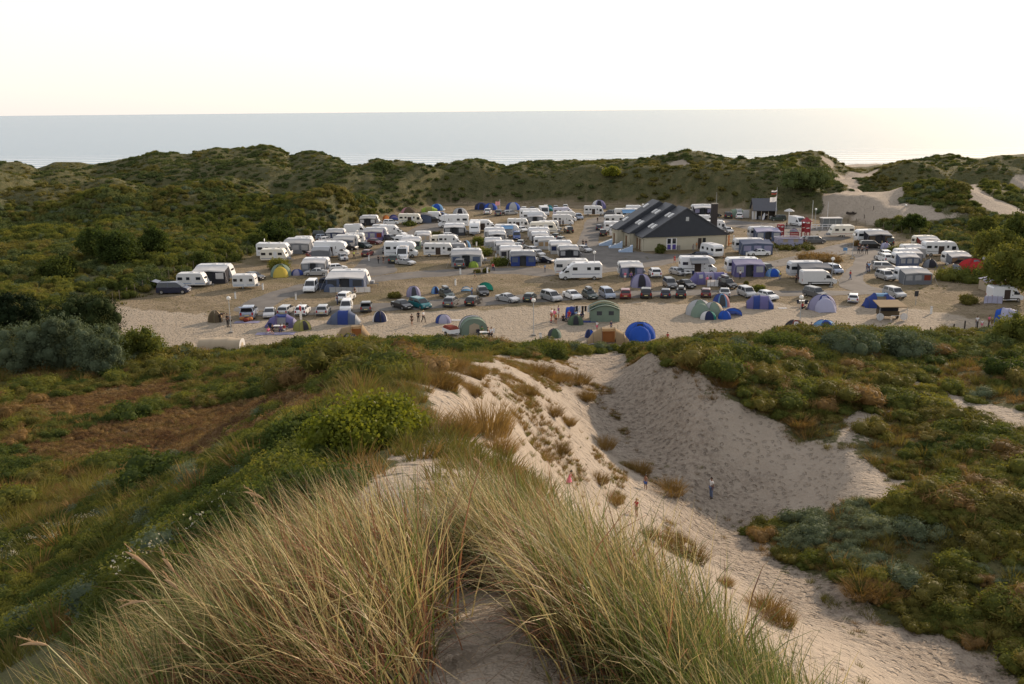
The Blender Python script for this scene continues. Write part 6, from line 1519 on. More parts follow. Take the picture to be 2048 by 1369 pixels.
for z in (.3, .8, 1.25): MB().box(-.9, .9, -.03, .03, z, z+.32).build('panel', PLAYR, r)
r = tag(empty('climbing_frame', at_z(1590, 474)), 'thin steel climbing frame strung between the red towers', 'climbing frame')
for sx in (-3, -1, 1): 
    for sy in (-.6, .6): MB().tube([(sx, sy, 0), (sx, sy, 2.2)], .04, 5).build('post', STEEL, r)
for sy in (-.6, .6):
    for z in (1.1, 2.15): MB().tube([(-3, sy, z), (1, sy, z)], .035, 5).build('rail', STEEL, r)
shelter(1579, 1594, 465, 'grey-blue sun shade beside the play area', 'lilac', 'slate')
r = tag(empty('rocking_bench', at_z(1462, 492)), 'orange and white play seat beyond the corner of the wash house', 'bench')
for sx in (-.5, .5): MB().box(sx-.12, sx+.12, -.1, .1, 0, 2.2).build('post', FAB['orange' if sx < 0 else 'white'], r)
MB().box(-.5, 1.9, -.2, .2, .35, .6).build('bench', FAB['orange'], r)
tr_ = tag(empty('terrace_railing', at_z(1655, 459), -.02), 'white double railing of the terrace behind the play area', 'railing')
for q in range(9): MB().box(-5.2+1.3*q, -5.08+1.3*q, -.05, .05, 0, 1.1).build('post', FRAME, tr_)
for z in (.55, 1.05): MB().box(-5.3, 5.4, -.09, -.05, z, z+.14).build('rail', FRAME, tr_)
gs = tag(empty('glass_shelter', at_z(1662, 455)), 'flat-roofed glass shelter at the foot of the sandy path', 'shelter')
for a, b_ in ((-2.2, -.8), (-.75, .75), (.8, 2.2)): MB().box(a, b_, -.8, -.76, .1, 2.1).build('pane', mat('shelter_glass', (.12, .14, .15), .1, spec=.6), gs)
MB().box(-2.4, 2.4, -.9, 1.6, 2.12, 2.3).build('roof', FAB['white'], gs); MB().box(-2.2, 2.2, 1.4, 1.45, 0, 2.1).build('back_wall', FAB['lgrey'], gs)
for sx in (-2.25, -.78, .78, 2.25): MB().box(sx-.04, sx+.04, -.84, -.78, 0, 2.12).build('post', STEEL, gs)
bn = tag(empty('timber_frame', hit(1706, 429)), 'low brown timber frame half buried in the sandy path', 'timber frame')
for s in (-.5, .5): MB().box(-1.6, 1.6, s-.1, s+.1, .0, .45).build('beam', DARKT, bn)
for s in (-1.4, 0, 1.4): MB().box(s-.1, s+.1, -.7, .7, .45, .65).build('beam', DARKT, bn)
sg_ = tag(empty('sign_post', at_z(1831, 610)), 'dark sign on a post standing alone on the dry grass', 'sign'); MB().tube([(0, 0, 0), (0, 0, 2)], .04, 5).build('post', STEEL, sg_); MB().box(-.28, .28, -.06, .02, 1.25, 2.05).build('board', PLASTIC, sg_)
sg_ = tag(empty('sign_post', at_z(1690, 507)), 'small pale sign at the tip of the grass island', 'sign'); MB().tube([(0, 0, 0), (0, 0, 1.1)], .03, 5).build('post', STEEL, sg_); MB().box(-.4, .4, -.06, .02, .5, 1.1).build('board', FAB['sky'], sg_)
sg_ = tag(empty('sign_post', at_z(1965, 545)), 'pale round sign on a thin post among the bushes on the right', 'sign'); MB().tube([(0, 0, 0), (0, 0, 2.6)], .03, 5).build('post', STEEL, sg_); MB().disc((0, -.05, 2.45), .3, 'y', .04).build('disc', FAB['white'], sg_)
# ------------------------------------------------------------------ parked cars: kind, colour, left and right edge, lower edge on the photo, heading
A, B = -90, 90
for a in [
 ('mpv','navy',318,379,589,2,'dark navy people carrier beside the fence with its tailgate up',('tailgate',)),
 ('hatch','black',488,532,563,-25,'black hatchback behind the small two-wheel caravan'),
 ('hatch','black',585,613,509,-10,'black car in front of a caravan awning near the left fence'),
 ('sedan','silver',609,657,553,182,'silver saloon facing left between the green dome and the awnings'),
 ('hatch','white',661,691,544,20,'white car just right of the silver saloon that faces left'),
 ('hatch','silver',677,696,524,-70,'silver car facing the viewer beside the open-door motorhome'),
 ('hatch','red',618,631,520,-60,'small red car half hidden at the corner of a little grey awning'),
 ('small_van','white',612,634,587,A,'small white van facing the viewer on the track, left of the large grey awning'),
 ('hatch','white',676,709,607,78,'white-roofed dark-windowed car with a man at its open door',('open_door',)),
 ('hatch','lblue',479,519,640,97,'pale blue hatchback with tailgate and door open, luggage heaped behind',('tailgate','open_door')),
 ('sedan','silver',527,553,640,-80,'silver saloon facing the viewer, first closed car right of the open-boot one'),
 ('estate','silver',561,585,634,86,'silver estate seen from behind, above the tent with the white curtain'),
 ('hatch','white',595,617,634,90,'white hatchback seen from behind above the yellow dome'),
 ('hatch','silver',635,660,634,92,'silver hatchback seen from behind, left of the tall white van'),
 ('small_van','white',682,705,628,-86,'tall white van facing the viewer behind the big blue family tent'),
 ('hatch','grey',719,747,627,96,'grey hatchback with its boot open, rear to the viewer',('tailgate',)),
 ('sedan','black',784,825,623,-52,'black saloon facing right towards the viewer beside the teal people carrier'),
 ('mpv','teal',819,861,622,-52,'teal people carrier, the only teal vehicle of the row'),
 ('hatch','dgreen',878,909,600,-66,'dark hatchback with a black roof box by the small blue tent',('roof_box',)),
 ('hatch','grey',886,919,617,78,'grey hatchback, rear to the viewer, below the car with a black roof box'),
 ('hatch','black',929,965,615,72,'black hatchback, rear to the viewer, right of the grey one on the sand edge'),
 ('hatch','black',953,978,595,-78,'black hatchback facing the viewer before the green shade'),
 ('sedan','silver',996,1034,609,-45,'silver saloon turned half right, alone on the track edge'),
 ('hatch','dgreen',1046,1074,607,75,'dark green hatchback behind the globe lamp post'),
 ('mpv','silver',1085,1119,607,-60,'silver people carrier facing the viewer, left of the plain white saloon'),
 ('sedan','white',1130,1159,603,-68,'white saloon facing the viewer in the middle of the long row'),
 ('hatch','dgreen',1164,1195,602,-74,'dark green car with a grey roof box in the long row',('roof_box',)),
 ('mpv','lblue',1200,1228,601,-78,'pale blue people carrier facing the viewer, left of the red hatchback'),
 ('hatch','red',1237,1264,600,84,'red hatchback seen from behind in the long row'),
 ('hatch','black',1277,1307,599,82,'black hatchback seen from behind, next right of the red one'),
 ('hatch','navy',1317,1345,599,80,'dark navy hatchback seen from behind, second right of the red one'),
 ('hatch','black',1347,1376,599,80,'black hatchback carrying a silver roof box, seen from behind',('roof_box',)),
 ('suv','grey',1328,1351,580,-86,'grey off-roader facing the viewer behind the long row'),
 ('sedan','black',1358,1385,580,-70,'black saloon facing the viewer behind the long row, left of the violet tunnel tent'),
 ('hatch','maroon',1397,1426,598,78,'dark maroon hatchback seen from behind above the grey-green tent'),
 ('sedan','silver',1434,1463,598,80,'silver saloon seen from behind, above the blue pop-up tents'),
 ('suv','black',1437,1469,581,-68,'black off-roader with a white roof box beside the violet tunnel tent',('roof_box',)),
 ('suv','silver',1480,1506,599,-78,'silver off-roader facing the viewer, at the right end of the long row'),
 ('hatch','white',1524,1547,604,-66,'white car facing the viewer behind the violet-blue tent'),
 ('suv','grey',1613,1645,600,-66,'grey off-roader behind the violet-blue dome, facing the viewer'),
 ('hatch','white',1299,1320,557,90,'white car seen from behind above the violet geodesic dome'),
 ('hatch','silver',1341,1370,554,-62,'silver hatchback left of the motorhome with a grey canopy'),
 ('suv','dgreen',1517,1546,549,-62,'dark off-roader right of the purple awning, above the small blue dome'),
 ('mpv','lblue',1655,1679,550,-80,'pale blue people carrier right of the white panel van'),
 ('hatch','white',1691,1720,609,70,'white hatchback seen from behind, left of the blue arched tent'),
 ('suv','silver',1774,1801,600,-76,'silver off-roader facing the viewer behind the blue arched tent'),
 ('estate','white',1760,1778,517,86,'white car at the top of the right-hand line of parked cars'),
 ('estate','white',1759,1780,527,88,'white car second from the top of the right-hand line'),
 ('mpv','silver',1750,1785,543,-14,'silver people carrier side-on in the right-hand line of parked cars'),
 ('hatch','white',1776,1796,556,-30,'white car tucked beside the awning with the red door'),
 ('suv','silver',1757,1783,564,-80,'silver off-roader facing the viewer left of the awning with the red door'),
 ('sedan','white',1496,1539,513,184,'white saloon with a dark side stripe, facing left before the blue awning'),
 ('estate','navy',1374,1416,519,183,'dark blue estate coupled before the caravan at the wash house'),
 ('mpv','grey',1611,1649,488,2,'grey people carrier side-on below the red play towers'),
 ('hatch','grey',1594,1624,485,178,'grey car half hidden behind the people carrier at the play area'),
 ('mpv','black',1720,1761,498,-4,'black people carrier before a caravan awning, with three walkers near it'),
 ('suv','dgreen',1770,1789,492,70,'dark green off-roader behind the small blue tent on the right'),
 ('hatch','black',1445,1467,438,80,'black hatchback left of the white car at the beach hut'),
 ('estate','white',1468,1490,439,75,'white estate parked beside the beach hut'),
 ('suv','dgreen',1547,1566,443,170,'dark van-like car behind the tall flag pole'),
 ('hatch','silver',1448,1464,468,-80,'silver car facing the viewer beyond the wash house corner'),
 ('hatch','black',1420,1440,435,0,'black car between caravans behind the chimney'),
 ('mpv','grey',1119,1162,517,184,'grey people carrier facing left before the awnings in the middle'),
 ('hatch','silver',1157,1180,507,-55,'silver hatchback right of the grey people carrier in the middle'),
 ('sedan','black',1073,1103,529,-28,'dark saloon right of the blue-walled awning'),
 ('hatch','silver',1058,1077,509,-50,'silver hatchback, upper of two beside the caravan with the blue-walled awning'),
 ('hatch','silver',1065,1084,516,-48,'silver hatchback, lower of two beside the caravan with the blue-walled awning'),
 ('small_van','blue',1026,1041,481,A,'blue van with a white roof in the middle of the caravan rows'),
 ('hatch','grey',1033,1050,494,84,'grey car seen from behind below the blue van'),
 ('hatch','silver',1032,1047,500,20,'silver car roof between two caravan rows in the middle'),
 ('hatch','white',1036,1052,466,-60,'white car right of the sky-blue canopy'),
 ('hatch','dgreen',1104,1121,480,70,'dark car at the end of the second caravan row'),
 ('hatch','grey',1113,1131,487,70,'grey car below the dark one at the end of the caravan row'),
 ('suv','black',1128,1146,468,100,'black off-roader beside the central road, rear to the viewer'),
 ('suv','lblue',1150,1165,441,-80,'pale blue off-roader facing the viewer where the central road narrows'),
 ('suv','black',1198,1213,474,88,'black car seen from behind left of the wash house'),
 ('hatch','navy',1191,1205,462,85,'navy car above the black one left of the wash house'),
 ('mpv','grey',1211,1231,432,175,'grey people carrier between two far motorhomes'),
 ('hatch','white',1262,1276,452,-85,'white car behind the left eave of the wash house'),
 ('hatch','white',968,984,430,85,'white car, left one of three parked far off below the blue tents'),
 ('hatch','grey',989,1006,433,85,'grey car, middle one of three parked far off below the blue tents'),
 ('estate','silver',1011,1032,431,20,'silver estate, right one of three parked far off below the blue tents'),
 ('hatch','white',1041,1055,425,85,'white hatchback in the farthest line, left of a navy one'),
 ('hatch','navy',1059,1072,424,80,'navy hatchback in the farthest line of cars'),
 ('hatch','white',1068,1080,428,-80,'white hatchback in the farthest line, right of the navy one'),
 ('hatch','white',1086,1098,420,85,'white car in the farthest line left of a blue shelter'),
 ('hatch','silver',1106,1117,421,85,'silver car in the farthest line right of a blue shelter'),
 ('hatch','white',1125,1137,419,85,'white car, last on the right of the farthest line'),
 ('hatch','white',790,810,474,-35,'white car in the sun at the bend of the left road'),
 ('hatch','grey',771,792,483,-38,'grey car second down the left road from the bend'),
 ('hatch','maroon',738,762,491,-40,'dark red car third down the left road from the bend'),
 ('hatch','dgreen',719,740,499,-42,'dark green car fourth down the left road from the bend'),
 ('hatch','maroon',725,746,515,80,'maroon car standing on the left road with a door open',('open_door',)),
 ('suv','black',688,708,502,-20,'black off-roader behind the open-door motorhome'),
 ('hatch','lblue',638,654,481,10,'pale blue car by the left fence below an awning'),
 ('hatch','white',645,661,487,40,'white car by the left fence, right of the pale blue one'),
 ('suv','dgreen',634,650,476,10,'dark green car roof behind the pale blue car at the fence'),
 ('hatch','black',852,886,446,-8,'black hatchback before the far grey tent'),
 ('hatch','blue',874,896,435,-10,'blue hatchback behind the white van at the far tents'),
 ('estate','white',769,795,450,5,'white car roof behind the motorhome at the bend'),
 ('sedan','silver',798,825,533,-35,'silver saloon in front of the white van with a roof pack'),
 ('hatch','dgreen',779,798,528,90,'dark open-topped car left of the white van with a roof pack'),
 ('small_van','black',766,782,509,-88,'black van beside the overcab motorhome on the left road'),
 ('hatch','grey',908,934,538,88,'grey estate, rear to the viewer, before the long awning with patterned curtains'),
 ('hatch','white',889,912,478,10,'white car roof behind caravans right of the left road'),
 ('estate','black',1905,1927,535,175,'dark estate between the awning and the red tent on the right'),
 ('hatch','white',1896,1915,500,10,'white car behind the camper at the right edge'),
]: car(*a[:7], *(a[7:] if len(a) > 7 else ()))

# ------------------------------------------------------------------ caravans, with awnings where they have one: roof, wall, windows, depth, open, from, to
W_ = 'white'
for a in [
 (359,415,576,'white caravan with a dark end window beside the navy people carrier',0,1,None,None),
 (397,469,567,'caravan with a white-roofed black and white awning at the left fence',0,0,None,('white','charcoal','white',2.3,True,-.44,.42)),
 (472,511,579,'small two-wheel white caravan standing alone on the grass',0,2,None,None),
 (524,576,525,'old cream caravan behind a dark bush near the left fence',0,1,CREAM,None),
 (573,630,508,'caravan with a broad grey awning, black car before it, near the fence',0,0,None,('lgrey','grey','clear',2.5,False,-.47,.44)),
 (590,629,498,'caravan roof showing behind the broad grey awning at the fence',0,1,None,('lgrey','lgrey','clear',1.5,False,-.4,.4)),
 (608,661,547,'caravan with a grey open awning left of the white car',0,2,None,('white','grey','clear',2.2,True,-.45,.42)),
 (631,662,520,'small caravan with a plain grey awning before the open-door motorhome',0,0,None,('lgrey','grey','grey',1.8,False,-.47,.45)),
 (657,744,582,'biggest awning of the camp, slate grey with a white roof, nearest caravan on the left',0,0,None,('white','slate','dgrey',3.0,True,-.46,.44)),
 (655,695,482,'caravan with a dark blue striped awning at the left fence',0,1,None,('lgrey','navy','lgrey',2.2,False,-.46,.40)),
 (671,721,499,'caravan with a grey awning left of the dark green car on the road',0,0,None,('lgrey','grey','slate',2.4,False,-.5,.34)),
 (690,730,489,'caravan roof behind the grey awning at the left road',0,2,None,None),
 (723,760,452,'caravan with an open white awning, farthest up the left fence',0,1,None,('lgrey','charcoal','white',2.3,True,-.5,.36)),
 (730,777,482,'caravan with a purple-walled awning beside the left road',0,0,None,('lgrey','purple','brick',2.4,False,-.5,.34)),
 (745,778,470,'caravan roof behind the purple-walled awning',0,1,None,None),
 (831,862,487,'pale caravan with a small beige awning right of the left road',0,2,None,('white','lgrey','cream',1.6,False,-.3,.45)),
 (802,845,500,'caravan with a sage green awning right of the left road',0,0,None,('white','sage','dgrey',2.0,True,-.45,.46)),
 (790,832,494,'caravan roof between the overcab motorhome and the sage awning',0,1,None,None),
 (864,897,494,'cream and white caravan behind the striped integrated motorhome',0,2,CREAM,None),
 (888,933,472,'caravan with a silver awning below the sun-dish motorhome',0,0,None,('white','dgrey','lgrey',2.0,True,-.46,.46)),
 (937,963,471,'caravan end-on with a bright blue window blind',-90,0,None,None),
 (892,936,512,'grey caravan hidden behind the long awning with patterned curtains',0,1,GREYP,None),
 (902,968,533,'caravan with a long awning with patterned curtains, grey estate before it',0,0,None,('lgrey','lgrey','slate',2.5,True,-.46,.45)),
 (968,1013,480,'topmost caravan of the left column in the middle block',0,1,None,('white','grey','clear',1.6,False,-.44,.44)),
 (975,1013,486,'second caravan of the left column in the middle block',0,2,None,('white','dgrey','clear',1.3,True,-.42,.44)),
 (968,1006,502,'caravan with a pale awning, third of the left column',0,0,None,('white','lgrey','clear',2.0,False,-.42,.42)),
 (988,1033,508,'white caravan roof with skylight, fourth of the left column',0,1,None,('white','lgrey','grey',1.8,False,-.4,.42)),
 (998,1047,520,'caravan with a long silvery awning roof, fifth of the left column',0,2,None,('white','lgrey','charcoal',2.2,True,-.44,.44)),
 (1018,1073,533,'caravan with a blue-walled awning, lowest of the left column',0,0,None,('grey','blue','slate',2.5,True,-.44,.46)),
 (1059,1115,469,'long white caravan, top of the right column beside the road',0,1,CREAM,None),
 (1076,1119,464,'white caravan peeping over the long one at the top of the right column',0,0,None,None),
 (1055,1100,480,'caravan with a rounded awning roof, second of the right column',0,2,None,('white','lgrey','clear',1.8,False,-.44,.42)),
 (1061,1100,488,'caravan with a dark-sided awning, third of the right column',0,1,None,('white','charcoal','clear',1.6,False,-.44,.42)),
 (1067,1112,500,'caravan with a ridged grey awning, fourth of the right column',0,0,None,('lgrey','lgrey','tan',2.4,False,-.32,.5)),
 (1096,1145,509,'caravan with a dark door panel, fifth of the right column',0,2,None,('white','lgrey','navy',1.8,False,-.42,.4)),
 (1114,1159,519,'caravan behind the grey people carrier, lowest of the right column',0,0,None,('lgrey','charcoal','clear',2.0,True,-.42,.44)),
 (1108,1184,552,'long white caravan directly behind the white low-profile motorhome',0,1,None,None),
 (1053,1087,448,'caravan with a grey awning among the far motorhomes',0,2,None,('white','grey','clear',1.8,True,-.45,.44)),
 (1234,1285,556,'caravan with a navy trimmed open awning, left of the white car',0,0,None,('white','slate','lilac',2.2,True,-.43,.45)),
 (1403,1442,518,'white caravan with a blue rear window before the wash house',110,0,None,None),
 (1460,1537,510,'caravan with a large blue-grey awning, white saloon before it',0,1,None,('slate','slate','lilac',2.7,False,-.36,.52)),
 (1496,1550,483,'caravan with a pale blue awning near the red play towers',0,0,None,('violetw','slate','lgrey',2.5,True,-.36,.5)),
 (1450,1516,554,'caravan with a purple awning with film windows, between silver and dark cars',0,2,None,('lilac','purple','lgrey',2.6,True,-.36,.5)),
 (1382,1426,432,'white caravan with an open awning behind the chimney',0,0,None,('white','charcoal','lilac',1.9,True,-.46,.36)),
 (1319,1355,432,'white caravan roof beyond the ridge of the wash house',0,1,None,None),
 (1575,1646,562,'long caravan with a dark awning behind the white panel van',0,0,None,('grey','dgrey','brown',2.4,True,-.30,.52)),
 (1659,1704,475,'cream caravan with three dark windows and an open door, left of a globe lamp',180,1,CREAM,None),
 (1711,1765,490,'caravan with a dark open awning behind the black people carrier',0,2,None,('lgrey','charcoal','brown',2.5,True,-.28,.52)),
 (1826,1869,498,'caravan with a red-brown awning, topmost on the right',0,0,CREAM,('white','brick','brown',1.8,False,-.42,.42)),
 (1801,1843,517,'white caravan second down in the right-hand group',0,1,None,('white','lgrey','clear',1.5,False,-.42,.4)),
 (1788,1833,527,'caravan with a silver awning roof, third down in the right-hand group',0,2,None,('white','grey','clear',1.9,False,-.44,.44)),
 (1785,1828,535,'caravan with roof luggage, fourth down in the right-hand group',0,0,None,('white','slate','clear',1.9,False,-.44,.4)),
 (1791,1846,570,'caravan whose grey awning has a red door, nearest in the right-hand group',0,1,None,('lgrey','grey','brick',2.5,False,-.46,.45)),
 (1886,1929,534,'caravan with a dark-walled beige awning left of the red tent',0,2,None,('white','grey','tan',2.2,False,-.46,.44)),
 (1208,1250,452,'white caravan roof left of the wash house, uppermost of three',0,0,None,None),
]: caravan(a[0], a[1], a[2], a[3], yaw=a[4], style=a[5], body=a[6], aw=a[7])

# ------------------------------------------------------------------ motorhomes and vans
for a in [
 ('integrated',517,584,516,0,'white motorhome with an open rear locker beside the fence, behind the old cream caravan',('satellite_dish',)),
 ('overcab',631,698,516,0,'overcab motorhome with an open doorway near the left fence',('open_doorway',)),
 ('panel',690,736,470,0,'camper van with a black side awning and roof fittings by the fence',('luggage',)),
 ('lowline',759,806,473,0,'white low-profile motorhome at the bend of the left road',()),
 ('integrated',798,845,449,0,'cream motorhome with an open door before the brown far tent',('open_doorway',),CREAM),
 ('panel',858,887,442,0,'white van behind the black hatchback at the far tents',()),
 ('overcab',770,836,516,0,'grey-white overcab motorhome on the left road, black van behind it',()),
 ('panel',795,818,523,-90,'white van facing the viewer with a pack on its roof',('luggage',)),
 ('integrated',848,910,514,0,'integrated motorhome with a dark swoosh and open door, blue box behind',('satellite_dish','open_doorway')),
 ('overcab',877,938,456,180,'overcab motorhome facing left with a dish on the roof',('satellite_dish',)),
 ('lowline',939,996,464,0,'white motorhome with a dark open doorway above the blue-blind caravan',('open_doorway',)),
 ('lowline',884,918,495,0,'white motorhome roof among caravans right of the striped motorhome',('satellite_dish',)),
 ('integrated',1015,1059,460,0,'grey-white integrated motorhome right of the open doorway one',('open_doorway',)),
 ('overcab',990,1040,474,0,'overcab motorhome with a sky-blue canopy in the middle rows',('sun_canopy',)),
 ('lowline',1039,1094,441,0,'long white motorhome, upper one at the far middle',()),
 ('overcab',1045,1092,446,0,'white motorhome just below the long one at the far middle',()),
 ('panel',1078,1098,434,-85,'white camper van facing the viewer at the far middle',()),
 ('lowline',1106,1152,435,0,'violet-grey motorhome behind the pale blue off-roader',(),mat('mh_violet',(.5,.5,.6),.35)),
 ('overcab',1105,1147,452,0,'overcab motorhome with two people before it beside the central road',()),
 ('overcab',1112,1153,445,0,'white overcab motorhome between two others at the central road',()),
 ('integrated',1168,1207,432,0,'white motorhome with an open door at the far end of the central road',('open_doorway',)),
 ('overcab',1229,1284,443,0,'overcab motorhome with a sky-blue canopy left of the wash house',('sun_canopy',)),
 ('overcab',1252,1287,432,0,'white overcab motorhome behind the blue-canopied one at the wash house',()),
 ('lowline',1208,1256,466,0,'motorhome with blue marks on its rear, left of the wash house',()),
 ('integrated',1222,1262,475,0,'white motorhome with a white canopy at the left eave of the wash house',('sun_canopy',),None,'white'),
 ('lowline',1118,1203,561,180,'white low-profile motorhome with dark swooshes, nearest motorhome of all',()),
 ('overcab',1359,1431,549,0,'motorhome with a grey canopy above the violet tunnel tent',('sun_canopy','open_doorway'),None,'grey'),
 ('integrated',1413,1446,464,0,'dark-windowed motorhome behind the right eave of the wash house',('open_doorway',)),
 ('lowline',1394,1428,452,0,'white motorhome partly hidden by the chimney',()),
 ('integrated',1847,1910,513,0,'white camper with an open door beside the scrub on the right',('open_doorway',)),
]: motorhome(*a)
motorhome('panel',1602,1668,572,0,'plain white high-roof panel van with dark side trim',name='panel_van',cat='van',group='white vans')
motorhome('panel',1980,2036,605,0,'white van with an open sliding door at the right edge',('open_doorway',),name='panel_van',cat='van',group='white vans')
motorhome('panel',1582,1607,455,-75,'white snack van facing the viewer beside the parasol',name='panel_van',cat='van',group='white vans')

# ------------------------------------------------------------------ tents
dome(540,585,555,'big green dome tent beside a yellow-lined flap, left field',['green','sage'],door='olive',W=4.2,D=3.2,H=2.2,yaw=10,porch='yellow')
dome(583,607,552,'low blue-violet tent right of the big green dome',['lilac','blue'],W=2.6,H=1.1)
dome(648,673,585,'little slate-blue ridge dome before the biggest awning',['slate'],W=2.2,D=1.6,H=1.3)
frame_tent(640,658,579,'upright slate toilet tent left of the biggest awning','slate','slate',W=1.5,D=1.4,H=2.2,arch=.15)
dome(414,448,648,'brown two-tone tent left of the globe lamp post',['camo','brown','tan'],door='brown',W=2.6,D=2.2,H=1.75,yaw=-20)
vis(533,597,658,'blue family tent with a white curtain inside, people sitting in front','purple','blue',True,'white',h=1.9,lw='lilac')
dome(583,627,666,'olive-yellow dome tent with a pennant pole behind',['olive','olive','yellow'],W=2.9,D=2.4,H=1.5,n=4,yaw=45)
vis(656,721,651,'big plain blue family tent with pale right wing','slate','blue',False,h=2.0,lw='lgrey')
tunnel(404,484,708,'cream tunnel tent half hidden behind the bank, lower left',[(0,1.2,1.55),(1.6,1.25,1.6),(3.2,1.25,1.6),(4.6,1.2,1.5)],['cream'],ends=('cream','white'),hoops=False,p=.7)
tunnel(268,330,704,'grey and green tunnel tent behind the bushes at the left end',[(0,1.3,1.7),(1.4,1.5,2.1),(2.8,1.5,2.1),(4.4,1.0,.9)],['lgrey','grey','sage'],ends=('grey','sage'),yaw=-25)
dome(743,777,647,'dark dome tent with a white edge right of the big plain blue tent',['charcoal','navy','white'],W=2.5,D=2.2,H=1.6,yaw=-15,door='navy')
tunnel(671,740,683,'tan tent with an orange inner, in front of the blue tents',[(0,.9,.3),(1.1,1.3,1.6),(2.6,1.4,1.9),(4.3,1.4,2.0),(5.4,1.0,.5)],['tan','tan','tan','tan'],opening=2,inner='orange',ends=('tan','tan'),name='family_tent')
dome(679,722,696,'dark grey dome with a pale side, in front of the tan tent',['charcoal','charcoal','lgrey','cream'],W=2.7,D=2.3,H=1.65,n=5,yaw=-20)
tunnel(702,730,712,'blue and white tent top peeping over the bank',[(0,.8,.5),(.9,1.0,1.1),(1.8,.8,.5)],['sky','white'],ends=(None,'sky'))
dome(811,844,596,'violet-grey dome with a pale stripe above the teal people carrier',['lilac','lilac','pink'],W=2.7,D=2.2,H=1.75,n=5,yaw=10)
dome(860,882,590,'small blue dome beside the car with a black roof box',['royal','sky'],W=2.0,H=1.3,yaw=20)
shelter(922,943,585,'white and blue beach dome with a dark opening and a person beside','white','sky',W=2.2,H=1.2)
shelter(955,987,583,'green lean-to shade above the black hatchback','teal','teal',W=2.8,D=1.6,H=1.6)
dome(871,903,648,'small periwinkle dome alone on the sand',['violetw','lilac','blue'],W=2.3,D=1.9,H=1.15)
tunnel(914,978,672,'large striped tunnel tent with a tan front and a porch full of people',[(0,2.1,2.15),(.9,2.2,2.3),(1.8,2.2,2.3),(2.8,2.1,2.1)],['sage','lgrey','sage'],ends=('tan','sage'),yaw=-78,p=.85,kz=1.05)
tunnel(1130,1162,640,'blue and grey tunnel tent beside the clothes line',[(0,1.2,1.7),(1.0,1.3,1.9),(2.2,1.3,1.9),(3.0,1.2,1.75)],['royal','blue','lgrey'],ends=('blue','lgrey'),yaw=-20)
frame_tent(1179,1238,645,'sage green cabin tent with two windows and an arched banded roof','sage','sage','dgrey',band='green',W=4.8,D=3.0,H=2.35,arch=.75)
dome(1135,1167,652,'plain green dome left of the cabin tent',['green'],W=2.5,D=2.1,H=1.35)
dome(1095,1123,678,'little green dome alone on the sand, right of the lamp post',['green','sage','dgrey'],W=2.2,D=1.8,H=1.25)
dome(1168,1191,680,'crumpled royal blue small tent behind the tan family tent',['royal','blue','navy'],W=1.9,H=1.25,sag=.2,yaw=25)
vis(1174,1258,691,'tan family tent with a bright golden inside','tan','tan',True,'orange',h=2.0)
dome(1246,1314,682,'bright royal blue and white dome right of the tan family tent',['royal','royal','sky','white','lgrey'],W=4.6,D=3.2,H=2.15,yaw=-10,porch='royal')
shelter(1166,1218,701,'violet and white low shade at the head of the sand slope','purple','white',W=4.2,D=2.0,H=1.0)
tunnel(1001,1018,694,'dark low tent top just behind the grassy bank',[(0,.6,.5),(.7,.7,.75),(1.4,.6,.4)],['charcoal','lgrey'])
dome(1261,1302,577,'violet geodesic dome with crossed poles',['purple','lilac'],W=4.0,D=3.4,H=2.3,n=8)
tunnel(1380,1452,570,'violet tunnel tent with white bands, above the long car row',[(0,1.2,.6),(1.0,1.5,1.9),(2.4,1.5,1.95),(4.0,1.5,1.95),(5.8,1.5,1.9),(6.4,1.4,1.7)],['purple','purple','lilac','purple','lilac'],windows=(1,),ends=('purple','purple'))
dome(1371,1424,633,'grey-green big tent, left of the royal blue pop-ups',['sage','lgrey','sage','grey'],W=4.4,D=3.4,H=2.2,porch='sage')
dome(1404,1446,634,'sand-coloured and grey porch tent joined beside the grey-green one',['sage','cream','lgrey'],W=3.2,D=2.8,H=1.9)
dome(1400,1432,641,'small petrol blue dome before the grey-green tent',['navy','teal','white'],W=2.5,D=2.0,H=1.15)
dome(1424,1459,616,'blue-topped pink-sided tent behind the grey-green one',['sky','pink','blue'],W=2.9,D=2.4,H=2.0)
dome(1436,1461,640,'royal blue pop-up tent, small and round',['royal'],W=2.0,D=1.7,H=1.2)
shelter(1446,1481,633,'crumpled royal blue windshelter right of the pop-up tent','royal','blue',W=2.7,D=1.8,H=1.25)
tunnel(1490,1548,621,'violet-blue tunnel tent with a rounded front',[(0,1.3,.9),(1.1,1.6,1.9),(2.2,1.6,1.95),(3.6,1.6,1.9),(4.5,1.2,.6)],['purple','blue','purple','blue'],ends=('purple','blue'),yaw=-12)
dome(1617,1670,622,'violet-blue dome with a pale oval front, right of the lamp post',['blue','lilac','blue','navy'],W=3.7,D=2.8,H=2.05,door='violetw',porch='violetw')
dome(1531,1560,554,'small sky-blue dome below the dark off-roader',['royal','sky'],W=2.4,D=2.0,H=1.25)
dome(1566,1610,670,'brick red dome with white windows behind the bank',['brick','brick','charcoal'],door='white',W=3.0,D=2.4,H=1.7)
dome(1622,1672,670,'blue and white dome behind the bank, right of the red one',['royal','sky','white','royal'],W=3.4,D=2.6,H=1.7)
tunnel(1728,1791,617,'blue arched tent with a pale cream opening',[(0,.7,.2),(.5,1.0,1.3),(1.5,1.2,2.0),(3.2,1.2,2.0),(4.2,1.0,1.3),(4.7,.7,.2)],['blue','blue','sky','blue','blue'],opening=2,inner='cream',ends=(None,None))
tunnel(1986,2034,650,'blue and white striped tunnel tent at the right edge',[(0,1.4,1.6),(.8,1.6,2.0),(1.8,1.6,2.0),(2.8,1.4,1.8)],['royal','violetw','violetw'],ends=('violetw','royal'),yaw=-35)
